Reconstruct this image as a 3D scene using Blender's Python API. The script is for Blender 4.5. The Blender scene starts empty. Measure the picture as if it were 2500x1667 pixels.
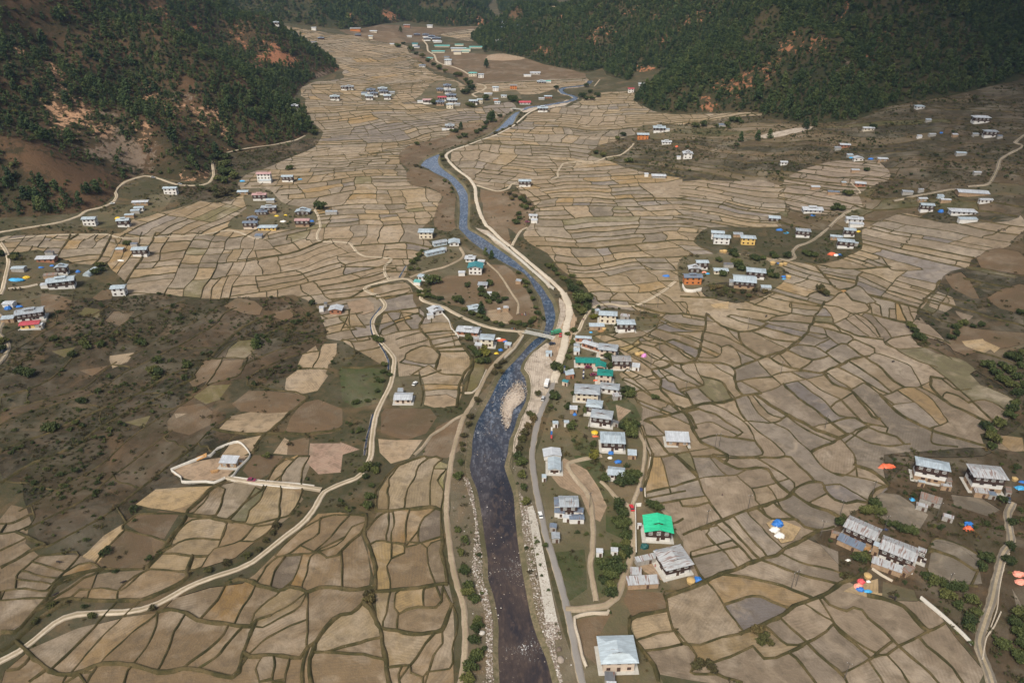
import bpy, bmesh, math, random
import numpy as np
from mathutils import Vector, Matrix
from mathutils.geometry import delaunay_2d_cdt

SC = bpy.context.scene
COL = SC.collection
R = math.radians
rng = np.random.default_rng(7)
random.seed(7)

# ------------------------------------------------------------------ camera, sky, sun
CAM_Z, PITCH, LENS = 218.0, 29.3, 26.0
FPX = 2500 * LENS / 36.0
cam_data = bpy.data.cameras.new("camera")
cam_data.lens = LENS
cam_data.sensor_width = 36.0
cam_data.clip_start = 1.0
cam_data.clip_end = 12000.0
cam = bpy.data.objects.new("camera", cam_data)
cam.location = (0, 0, CAM_Z)
cam.rotation_euler = (R(90 - PITCH), 0, 0)
COL.objects.link(cam)
SC.camera = cam

HAZE = 0.000045
SUN_EL, SUN_AZ = 52.0, 205.0          # azimuth clockwise from +Y (valley axis)
world = bpy.data.worlds.new("World")
SC.world = world
world.use_nodes = True
wn = world.node_tree
sky = wn.nodes.new("ShaderNodeTexSky")
sky.sky_type = 'NISHITA'
sky.sun_disc = False
sky.sun_elevation = R(SUN_EL)
sky.sun_rotation = R(SUN_AZ)
sky.air_density = 1.0
sky.dust_density = 3.0
sky.ozone_density = 1.0
bg = wn.nodes["Background"]
hs = wn.nodes.new("ShaderNodeHueSaturation")      # thin overcast: a paler blue than a clear sky
hs.inputs['Saturation'].default_value = 0.55
wn.links.new(sky.outputs[0], hs.inputs['Color'])
wn.links.new(hs.outputs[0], bg.inputs[0])
bg.inputs[1].default_value = 0.075
sun_d = bpy.data.lights.new("sun", 'SUN')
sun_d.energy = 2.4
sun_d.angle = R(18)
sun_d.color = (1.0, 0.92, 0.79)
sun = bpy.data.objects.new("sun", sun_d)
sun.location = (0, 0, 600)
az = R(SUN_AZ)
sd = Vector((math.sin(az) * math.cos(R(SUN_EL)), math.cos(az) * math.cos(R(SUN_EL)), math.sin(R(SUN_EL))))
sun.rotation_euler = sd.to_track_quat('Z', 'Y').to_euler()
COL.objects.link(sun)
SC.view_settings.view_transform = 'Standard'
SC.view_settings.look = 'None'
SC.view_settings.exposure = 0.95
SC.view_settings.gamma = 1.0
SC.cycles.max_bounces = 4
SC.cycles.diffuse_bounces = 2
SC.cycles.glossy_bounces = 2
SC.cycles.transmission_bounces = 2
SC.cycles.transparent_max_bounces = 4

# ------------------------------------------------------------------ noise
def _hash(ix, iy, s):
    h = (ix.astype(np.int64) * 374761393 + iy.astype(np.int64) * 668265263 + s * 974634533) & 0xFFFFFFFF
    h = ((h ^ (h >> 13)) * 1274126177) & 0xFFFFFFFF
    return ((h ^ (h >> 16)) & 0xFFFF) / 65535.0

def vnoise(x, y, s=0):
    x = np.asarray(x, float); y = np.asarray(y, float)
    ix = np.floor(x); iy = np.floor(y)
    fx = x - ix; fy = y - iy
    fx = fx * fx * (3 - 2 * fx); fy = fy * fy * (3 - 2 * fy)
    a = _hash(ix, iy, s); b = _hash(ix + 1, iy, s); c = _hash(ix, iy + 1, s); d = _hash(ix + 1, iy + 1, s)
    return (a * (1 - fx) + b * fx) * (1 - fy) + (c * (1 - fx) + d * fx) * fy * 1.0

def fbm(x, y, s=0, o=4):
    v = 0; a = 0.5; t = 0
    x = np.asarray(x, float); y = np.asarray(y, float)
    for i in range(o):
        v = v + a * vnoise(x, y, s + i * 17); t += a
        x = x * 2.03 + 11.3; y = y * 2.03 - 7.1; a *= 0.5
    return v / t

def sstep(a, b, x):
    t = np.clip((x - a) / (b - a), 0, 1)
    return t * t * (3 - 2 * t)

# ------------------------------------------------------------------ terrain
def softp(v, s):
    return s * np.logaddexp(0, v / s)

def T(x, y):
    x = np.asarray(x, float); y = np.asarray(y, float)
    t = 0.18 * softp(x - 260 + 0.25 * (np.minimum(y, 900) - 500), 25)
    t = t + 0.10 * softp(-x - 240, 20) * sstep(230, 420, y)
    return t + 1.2 * (fbm(x / 140, y / 140, 3, 2) - 0.5)

HX0, HY0, HS, HNX, HNY = -2400.0, 420.0, 7.0, 686, 500
HGRID = None
def bil(G, x, y):
    gx = np.clip((np.asarray(x, float) - HX0) / HS, 0, HNX - 1.001)
    gy = np.clip((np.asarray(y, float) - HY0) / HS, 0, HNY - 1.001)
    ix = gx.astype(int); iy = gy.astype(int); fx = gx - ix; fy = gy - iy
    return (G[iy, ix] * (1 - fx) + G[iy, ix + 1] * fx) * (1 - fy) + (G[iy + 1, ix] * (1 - fx) + G[iy + 1, ix + 1] * fx) * fy

def Z(x, y):
    t = T(x, y)
    if HGRID is not None:
        h = bil(HGRID, x, y)
        t = t + np.where(np.asarray(y) < HY0, 0, np.maximum(h, 0))
    return t

CT, ST = math.cos(R(PITCH)), math.sin(R(PITCH))
_tt = 60 * (5000 / 60.0) ** np.linspace(0, 1, 260)
def at(px, py, zfun=None, dz=0.0):
    """the point of the terrain that lies under a pixel of the 2500 x 1667 photograph"""
    zfun = zfun or Z
    px = np.atleast_1d(np.asarray(px, float)); py = np.atleast_1d(np.asarray(py, float))
    xc = (px - 1250) / FPX; yc = (833.5 - py) / FPX
    dx = xc; dy = CT + yc * ST; dd = -ST + yc * CT
    X = dx[:, None] * _tt; Y = dy[:, None] * _tt; H = CAM_Z + dd[:, None] * _tt
    below = H < zfun(X, Y) + dz
    k = np.argmax(below, axis=1); k = np.where(below.any(axis=1), np.maximum(k, 1), len(_tt) - 1)
    lo = _tt[k - 1]; hi = _tt[k]
    for _ in range(16):
        m = 0.5 * (lo + hi)
        b = CAM_Z + dd * m < zfun(dx * m, dy * m) + dz
        hi = np.where(b, m, hi); lo = np.where(b, lo, m)
    return np.stack([dx * hi, dy * hi], 1)

def project(x, y, z):
    ry, rz = y, z - CAM_Z
    zc = ry * CT - rz * ST
    yc = ry * ST + rz * CT
    return 1250 + FPX * x / zc, 833.5 - FPX * yc / zc, zc

TILE = dict(A=(0, 0), B=(833, 0), C=(1666, 0), D=(0, 556), E=(833, 556), F=(1666, 556), G=(0, 1111), H=(833, 1111), I=(1666, 1111), Q=(1380, 920), K=(1380, 720))
ZS = 834 / 2352.0
def P(s, zfun=None):
    """'G:0,1420 130,1350 E:190,1568' -> terrain points"""
    out = []; t = None
    for w in s.split():
        if ':' in w:
            t, w = w.split(':')
        a, b = w.split(',')
        k = 320 / 2352.0 if t in 'QK' else ZS
        out.append((TILE[t][0] + float(a) * k, TILE[t][1] + float(b) * k))
    o = np.array(out)
    return at(o[:, 0], o[:, 1], zfun)

def catmull(p, step=3.0, closed=False):
    p = np.asarray(p, float)
    if len(p) < 3 and not closed:
        n = max(2, int(np.linalg.norm(p[-1] - p[0]) / step) + 1)
        t = np.linspace(0, 1, n)[:, None]
        return p[0] * (1 - t) + p[-1] * t
    q = np.vstack([p[-1], p, p[0], p[1]]) if closed else np.vstack([2 * p[0] - p[1], p, 2 * p[-1] - p[-2]])
    out = []
    for i in range(1, len(q) - 2):
        a, b, c, d = q[i - 1], q[i], q[i + 1], q[i + 2]
        L = np.linalg.norm(c - b)
        n = max(1, int(round(L / step)))
        t = (np.arange(n) / n)[:, None]
        al = 0.42
        m1 = al * (c - a) * L / max(1e-6, 0.5 * (L + np.linalg.norm(b - a))) * 0.9
        m2 = al * (d - b) * L / max(1e-6, 0.5 * (L + np.linalg.norm(d - c))) * 0.9
        t2, t3 = t * t, t * t * t
        out.append((2 * t3 - 3 * t2 + 1) * b + (t3 - 2 * t2 + t) * m1 + (-2 * t3 + 3 * t2) * c + (t3 - t2) * m2)
    if not closed:
        out.append(p[-1][None])
    return np.vstack(out)

def inpoly(pts, poly):
    pts = np.atleast_2d(pts); x, y = pts[:, 0], pts[:, 1]
    ins = np.zeros(len(pts), bool)
    lo = poly.min(0); hi = poly.max(0)
    c = (x >= lo[0]) & (x <= hi[0]) & (y >= lo[1]) & (y <= hi[1])
    if not c.any():
        return ins
    xx, yy = x[c], y[c]; r = np.zeros(len(xx), bool)
    a = poly; b = np.roll(poly, -1, 0)
    for (x1, y1), (x2, y2) in zip(a, b):
        if y1 == y2: continue
        m = (y1 > yy) != (y2 > yy)
        r ^= m & (xx < (x2 - x1) * (yy - y1) / (y2 - y1) + x1)
    ins[c] = r
    return ins

def dpoly(pts, poly, closed=True):
    a = poly if closed else poly[:-1]
    b = np.roll(poly, -1, 0) if closed else poly[1:]
    best = np.full(len(pts), 1e18)
    for p, q in zip(a, b):
        d = q - p; L = (d * d).sum() + 1e-9
        t = np.clip(((pts - p) @ d) / L, 0, 1)
        e = pts - (p + t[:, None] * d)
        best = np.minimum(best, (e * e).sum(1))
    return np.sqrt(best)

# foot lines of the hills, drawn on the valley floor
foot_left = np.vstack([P("A:0,1500 300,1485 520,1470 720,1405 800,1330 850,1240 1000,1195 1250,1250 1420,1240 1470,1110 1560,1060 1850,1010 2100,935 2150,880 2120,800 2060,740 2010,690 2050,630 2120,560 2300,500 2335,470", T),
    [(-330, 1420), (-480, 1560), (-800, 1820), (-1250, 2000), (-2500, 2100), (-2500, 500), (-600, 520)]])
foot_right = np.vstack([[(60, 1990)], P("B:1180,205 1000,225 890,265 990,345 1250,395 1400,445 1600,485 1700,500 1800,470 1830,520 1990,560 2020,500 2250,480 2200,560 2100,610 2010,690 2150,765 2352,788 C:0,785 280,765 540,780 560,810 850,850 1180,830 1300,790 1400,740 1600,700 1900,650 2352,540", T),
    [(900, 760), (2500, 900), (2500, 3600), (260, 3600), (300, 2600), (170, 2200)]])
foot_far = np.vstack([P("A:1250,75 1550,105 2000,165 2352,205 B:100,205 300,165 450,148 700,185 950,182 1030,185 1065,130", T),
    [(-80, 2350), (-60, 2900), (-100, 3900), (-2500, 3900), (-2500, 2300)]])
foot_end = np.vstack([P("B:1085,90 1180,130 1262,158 1400,120 1440,70", T), [(150, 2700), (210, 3900), (-100, 3900), (-60, 2900)]])
_gx = HX0 + HS * np.arange(HNX); _gy = HY0 + HS * np.arange(HNY)
_GX, _GY = np.meshgrid(_gx, _gy)
_g = np.stack([_GX.ravel(), _GY.ravel()], 1)
_w = np.stack([(fbm(_g[:, 0] / 90, _g[:, 1] / 90, 41, 3) - .5) * 40, (fbm(_g[:, 0] / 90, _g[:, 1] / 90, 42, 3) - .5) * 40], 1)
HG = []
for poly, sl, cap in ((foot_left, 0.60, 420), (foot_right, 0.54, 520), (foot_far, 0.50, 520), (foot_end, 0.42, 420)):
    ins = inpoly(_g, poly)
    d = dpoly(_g, poly) * np.where(ins, 1, -1)
    d = np.where(d > -60, d, -60)
    dn = np.maximum(d, 0)
    h = cap * (1 - np.exp(-sl * dn / cap * 1.08))
    rid = 1 - np.abs(2 * fbm((_g[:, 0] + _w[:, 0]) / 150, (_g[:, 1] + _w[:, 1]) / 150, 61, 3) - 1) * 2
    amp = np.minimum(dn * 0.30, 46)
    h = h + amp * (rid - 0.62) + np.minimum(dn * .2, 9) * (fbm(_g[:, 0] / 45, _g[:, 1] / 45, 71, 3) - .5)
    h = np.where(d < 0, d * 0.5, np.maximum(h, dn * 0.06))
    HG.append(h.reshape(HNY, HNX))
HGRID = np.maximum.reduce(HG)

# ------------------------------------------------------------------ object helpers
def tag(o, label=None, cat=None, group=None, kind=None):
    if label: o['label'] = label
    if cat: o['category'] = cat
    if group: o['group'] = group
    if kind: o['kind'] = kind
    return o

def link(o, parent=None):
    COL.objects.link(o)
    if parent is not None: o.parent = parent
    return o

def np_mesh(name, V, F, mat, fcol=None, smooth=False, uv=None):
    """V (n,3); F (m,3) or (m,4) array; fcol per face colour (m,3)"""
    V = np.asarray(V, np.float32); F = np.asarray(F, np.int32)
    me = bpy.data.meshes.new(name)
    k = F.shape[1]
    me.vertices.add(len(V)); me.vertices.foreach_set("co", V.ravel())
    me.loops.add(F.size); me.loops.foreach_set("vertex_index", F.ravel())
    me.polygons.add(len(F)); me.polygons.foreach_set("loop_start", np.arange(0, F.size, k, dtype=np.int32))
    if smooth: me.polygons.foreach_set("use_smooth", np.ones(len(F), bool))
    me.update(calc_edges=True)
    if fcol is not None:
        a = me.attributes.new("Col", 'FLOAT_COLOR', 'CORNER')
        c = np.ones((F.size, 4), np.float32); c[:, :3] = np.repeat(fcol[:, :3], k, 0)
        if fcol.shape[1] > 3: c[:, 3] = np.repeat(fcol[:, 3], k, 0)
        a.data.foreach_set("color", c.ravel())
    if uv is not None:
        l = me.uv_layers.new(name="UVMap")
        l.data.foreach_set("uv", np.asarray(uv, np.float32).ravel())
    if mat: me.materials.append(mat)
    return me

class MB:
    """collects shapes into one mesh"""
    def __init__(s): s.v = []; s.f = []
    def add(s, vs, fs):
        o = len(s.v); s.v += [tuple(v) for v in vs]; s.f += [tuple(i + o for i in f) for f in fs]; return s
    def box(s, x0, x1, y0, y1, z0, z1):
        return s.add([(x0, y0, z0), (x1, y0, z0), (x1, y1, z0), (x0, y1, z0), (x0, y0, z1), (x1, y0, z1), (x1, y1, z1), (x0, y1, z1)],
                     [(0, 3, 2, 1), (4, 5, 6, 7), (0, 1, 5, 4), (1, 2, 6, 5), (2, 3, 7, 6), (3, 0, 4, 7)])
    def tube(s, a, b, r0, r1=None, n=8):
        r1 = r0 if r1 is None else r1
        a = Vector(a); b = Vector(b); d = (b - a).normalized()
        u = d.orthogonal().normalized(); w = d.cross(u)
        vs = []
        for c, r in ((a, r0), (b, r1)):
            for i in range(n):
                t = 2 * math.pi * i / n
                vs.append(c + (u * math.cos(t) + w * math.sin(t)) * r)
        fs = [(i, (i + 1) % n, n + (i + 1) % n, n + i) for i in range(n)] + [tuple(range(n - 1, -1, -1)), tuple(range(n, 2 * n))]
        return s.add(vs, fs)
    def lathe(s, prof, n=12, cx=0, cy=0, jit=0):
        vs = []; fs = []
        for (r, z) in prof:
            for i in range(n):
                t = 2 * math.pi * i / n
                q = 1 + jit * (random.random() - .5)
                vs.append((cx + r * q * math.cos(t), cy + r * q * math.sin(t), z))
        for j in range(len(prof) - 1):
            for i in range(n):
                fs.append((j * n + i, j * n + (i + 1) % n, (j + 1) * n + (i + 1) % n, (j + 1) * n + i))
        fs.append(tuple(range(n - 1, -1, -1))); fs.append(tuple(range((len(prof) - 1) * n, len(prof) * n)))
        return s.add(vs, fs)
    def mesh(s, name, mat, bevel=0, smooth=False):
        me = bpy.data.meshes.new(name); me.from_pydata(s.v, [], s.f)
        if bevel:
            bm = bmesh.new(); bm.from_mesh(me)
            bmesh.ops.bevel(bm, geom=bm.edges[:], offset=bevel, segments=1, affect='EDGES', clamp_overlap=True)
            bm.to_mesh(me); bm.free()
        if smooth:
            for p in me.polygons: p.use_smooth = True
        if mat: me.materials.append(mat)
        me.update(); return me
    def build(s, name, mat, parent=None, bevel=0, smooth=False, loc=None, rot=None):
        o = bpy.data.objects.new(name, s.mesh(name, mat, bevel, smooth))
        if loc is not None: o.location = loc
        if rot is not None: o.rotation_euler = rot
        return link(o, parent)

def empty(name, loc, rz=0):
    o = bpy.data.objects.new(name, None); o.empty_display_size = 1
    o.location = loc; o.rotation_euler = (0, 0, rz)
    return link(o)

def copy_tree(o, parent=None):
    c = o.copy(); COL.objects.link(c)
    if parent is not None: c.parent = parent
    for ch in [k for k in bpy.data.objects if k.parent is o]:
        copy_tree(ch, c)
    return c

# ------------------------------------------------------------------ materials
class NT:
    def __init__(s, name):
        s.m = bpy.data.materials.new(name); s.m.use_nodes = True
        s.t = s.m.node_tree; s.b = s.t.nodes["Principled BSDF"]
    def n(s, kind, **kw):
        x = s.t.nodes.new(kind)
        for k, v in kw.items():
            if k.startswith('i_'):
                key = k[2:]
                x.inputs[int(key) if key.isdigit() else key].default_value = v
            else: setattr(x, k, v)
        return x
    def l(s, a, b): s.t.links.new(a, b)
    def coord(s, kind='Object'):
        return s.n("ShaderNodeTexCoord").outputs[kind]
    def noise(s, scale, detail=4, vec=None, rough=.55, dist=0):
        x = s.n("ShaderNodeTexNoise", i_Scale=scale, i_Detail=detail, i_Roughness=rough, i_Distortion=dist)
        if vec is not None: s.l(vec, x.inputs['Vector'])
        return x.outputs['Fac']
    def ramp(s, fac, stops):
        x = s.n("ShaderNodeValToRGB"); e = x.color_ramp.elements
        while len(e) < len(stops): e.new(0.5)
        for i, (p, c) in enumerate(stops):
            e[i].position = p; e[i].color = (*c, 1) if len(c) == 3 else c
        s.l(fac, x.inputs[0]); return x.outputs[0]
    def mix(s, a, b, fac, mode='MIX'):
        x = s.n("ShaderNodeMix", data_type='RGBA', blend_type=mode)
        for v, i in ((fac, 0), (a, 6), (b, 7)):
            if hasattr(v, 'is_output'): s.l(v, x.inputs[i])
            else: x.inputs[i].default_value = v if i == 0 else ((*v, 1) if len(v) == 3 else v)
        return x.outputs[2]
    def math(s, op, a, b=0.0):
        x = s.n("ShaderNodeMath", operation=op)
        for v, i in ((a, 0), (b, 1)):
            if hasattr(v, 'is_output'): s.l(v, x.inputs[i])
            else: x.inputs[i].default_value = v
        return x.outputs[0]
    def mr(s, v, a, b, c, d):
        x = s.n("ShaderNodeMapRange", i_1=a, i_2=b, i_3=c, i_4=d); s.l(v, x.inputs[0]); return x.outputs[0]
    def bump(s, h, strength=.3, dist=.1):
        x = s.n("ShaderNodeBump", i_Strength=strength, i_Distance=dist); s.l(h, x.inputs['Height'])
        s.l(x.outputs[0], s.b.inputs['Normal'])
    def out(s, col=None, rough=.8, metal=0.0, spec=None):
        if col is not None:
            if hasattr(col, 'is_output'): s.l(col, s.b.inputs['Base Color'])
            else: s.b.inputs['Base Color'].default_value = (*col, 1)
        if hasattr(rough, 'is_output'): s.l(rough, s.b.inputs['Roughness'])
        else: s.b.inputs['Roughness'].default_value = rough
        s.b.inputs['Metallic'].default_value = metal
        if spec is not None: s.b.inputs['Specular IOR Level'].default_value = spec
        return s.m

def simple(name, col, rough=.8, var=.18, scale=2.0, metal=0.0):
    t = NT(name)
    n = t.noise(scale, 5, t.coord())
    c = t.mix(col, tuple(min(1, x * (1 - var * 1.6)) for x in col), t.mr(n, .35, .7, 0, 1))
    n2 = t.noise(scale * 9, 3, t.coord())
    c = t.mix(c, tuple(min(1, x * (1 + var)) for x in col), t.mr(n2, .5, .75, 0, .8))
    return t.out(c, rough, metal)

def attr_mat(name, rough=.95, kind='GEOMETRY'):
    """soil and stubble: the colour attribute of each parcel plus grain; alpha tells how wild the cover is"""
    t = NT(name)
    a = t.n("ShaderNodeAttribute", attribute_name="Col", attribute_type=kind)
    co = t.coord()
    n1 = t.noise(.035, 6, co, .62, .6)
    n2 = t.noise(.22, 6, co, .65, .4)
    n3 = t.noise(1.6, 4, co, .7)
    wild = a.outputs['Alpha']
    base = a.outputs['Color']
    # tame: blotches of pale stubble, dark damp soil, furrows
    n4 = t.noise(.085, 5, co, .6, .8)
    tame = t.mix(base, (.39, .325, .25), t.mr(n1, .50, .68, 0, .55))
    tame = t.mix(tame, (.33, .262, .185), t.mr(n4, .52, .70, 0, .5))
    tame = t.mix(tame, (.088, .068, .046), t.mr(n2, .46, .70, 0, .62))
    uv = t.n("ShaderNodeUVMap", uv_map="UVMap").outputs[0]
    w = t.n("ShaderNodeTexWave", wave_type='BANDS', bands_direction='X', wave_profile='SIN', i_Scale=.26, i_Distortion=2.2, i_Detail=2.0)
    w.inputs['Detail Scale'].default_value = .3
    t.l(uv, w.inputs['Vector'])
    wv = t.math('MULTIPLY', t.mr(w.outputs['Fac'], .40, 1, 0, .36), t.mr(n4, .35, .6, 1, .1))
    tame = t.mix(tame, (.105, .082, .056), wv)
    # wild: patches of dead grass, bracken, green and dark scrub
    n5 = t.noise(.030, 5, co, .62, 1.2)
    wc = t.ramp(n2, [(.30, (.014, .016, .009)), (.44, (.027, .026, .013)), (.54, (.052, .039, .021)), (.66, (.100, .064, .034)), (.78, (.040, .046, .018))])
    wl = t.mix(base, wc, .55)
    wl = t.mix(wl, (.036, .042, .016), t.mr(n5, .52, .62, 0, .5))
    wl = t.mix(wl, (.16, .098, .050), t.mr(n5, .47, .37, 0, .60))
    wl = t.mix(wl, (.018, .019, .011), t.mr(n4, .54, .66, 0, .75))
    wl = t.mix(wl, (.020, .022, .011), t.mr(n3, .52, .66, 0, .7))
    c = t.mix(tame, wl, wild)
    c = t.mix(c, t.mix(c, (.5, .45, .38), .35), t.mr(n3, .58, .8, 0, .5))
    t.bump(t.math('ADD', n3, t.math('MULTIPLY', n2, 2.0)), .5, .5)
    return t.out(c, rough, 0, .2)

M = {}
M['ground'] = attr_mat("ground_soil")
def bund_mat():
    t = NT("bund_grass"); co = t.coord()
    n = t.noise(.12, 5, co, .6); n2 = t.noise(1.3, 4, co, .7)
    c = t.ramp(n, [(.3, (.030, .029, .013)), (.47, (.058, .049, .021)), (.6, (.105, .078, .038)), (.75, (.056, .056, .021))])
    c = t.mix(c, (.02, .022, .01), t.mr(n2, .5, .72, 0, .7))
    c = t.mix(c, (.40, .36, .29), t.mr(t.noise(2.4, 2, co), .72, .76, 0, .7))
    return t.out(c, .95, 0, .15)
M['bund'] = bund_mat()
def dirt_mat(name, a, b, dark, sc=.5):
    t = NT(name); co = t.coord()
    n = t.noise(sc, 5, co, .65); n2 = t.noise(3.0, 4, co, .7); nl = t.noise(.06, 4, co, .6)
    a = t.mix(a, b, t.mr(nl, .42, .62, 0, .9))
    c = t.mix(a, b, t.mr(n, .38, .66, 0, 1))
    c = t.mix(c, dark, t.mr(n2, .56, .75, 0, .55))
    t.bump(n2, .4, .15)
    return t.out(c, .95, 0, .2)
M['dirt'] = dirt_mat("dirt_road", (.52, .44, .335), (.40, .33, .245), (.22, .17, .12))
M['gravelroad'] = dirt_mat("pale_gravel_road", (.53, .465, .375), (.42, .36, .28), (.30, .25, .19))
M['track'] = dirt_mat("earth_track", (.36, .285, .205), (.25, .19, .13), (.11, .09, .06))
M['greytrack'] = dirt_mat("grey_earth_track", (.20, .175, .14), (.14, .12, .095), (.07, .06, .045))
M['asphalt'] = dirt_mat("worn_asphalt", (.235, .215, .195), (.20, .185, .17), (.15, .135, .12), .2)
M['shoulder'] = dirt_mat("road_shoulder", (.34, .28, .21), (.22, .18, .125), (.10, .09, .05))
M['verge'] = dirt_mat("grassy_middle_strip", (.36, .29, .205), (.24, .195, .125), (.12, .105, .055), .9)
M['bank'] = dirt_mat("overgrown_bank", (.19, .15, .095), (.085, .078, .040), (.05, .048, .026), .7)
M['stone'] = dirt_mat("pale_stone", (.48, .45, .40), (.36, .33, .28), (.14, .125, .10), 1.2)
M['concrete'] = dirt_mat("concrete", (.46, .44, .40), (.38, .36, .32), (.25, .23, .2), 1.0)
# ------------------------------------------------------------------ roads, river: centre lines traced on the valley floor
RB = {}
RIV_L = P("B:1230,758 1190,770 1130,820 1080,870 1010,920 940,955 830,995 720,1035 640,1060 570,1090 530,1140 580,1155 640,1190 720,1230 770,1290 795,1350 800,1450 795,1568 E:812,20 880,90 960,150 1040,200 1130,250 1230,300 1270,340 1310,410 1350,470 1375,560 1385,640 1360,720 1310,750 1260,800 1180,890 1100,970 1060,1030 1010,1130 960,1220 900,1330 870,1450 865,1540 H:850,60 860,130 900,230 930,400 950,560 970,700 975,850 1010,960 1030,1060 1045,1180 1040,1330 1050,1568 1052,1800", T)
RIV_R = P("B:1245,762 1215,800 1190,850 1130,880 1060,912 960,958 860,983 760,1018 700,1048 680,1090 690,1130 720,1160 790,1210 850,1270 885,1330 890,1430 890,1568 E:940,30 1020,80 1120,150 1220,220 1320,310 1400,390 1440,450 1480,510 1500,600 1480,690 1440,750 1410,780 1330,850 1280,910 1260,970 1290,1010 1305,1080 1300,1180 1250,1280 1220,1380 1190,1450 1180,1540 H:1158,60 1180,130 1220,250 1235,420 1255,600 1280,760 1310,920 1345,1100 1390,1240 1450,1380 1500,1568 1560,1800", T)
riv_l = catmull(RIV_L, 4); riv_r = catmull(RIV_R, 4)
RIVER = np.vstack([riv_l, riv_r[::-1]])
BAR = catmull(P("E:1100,1200 1120,1140 1170,1080 1220,1035 1270,1075 1282,1140 1250,1190 1190,1240 1170,1330 1140,1395 1108,1340 1093,1260", T), 3, True)
UP_C = catmull(P("B:1236,762 1300,742 1400,730 1500,712 1580,698 1612,680 1590,662 1540,650 1512,628 1530,610 1600,600 1680,590 1720,560", T), 4)

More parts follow.
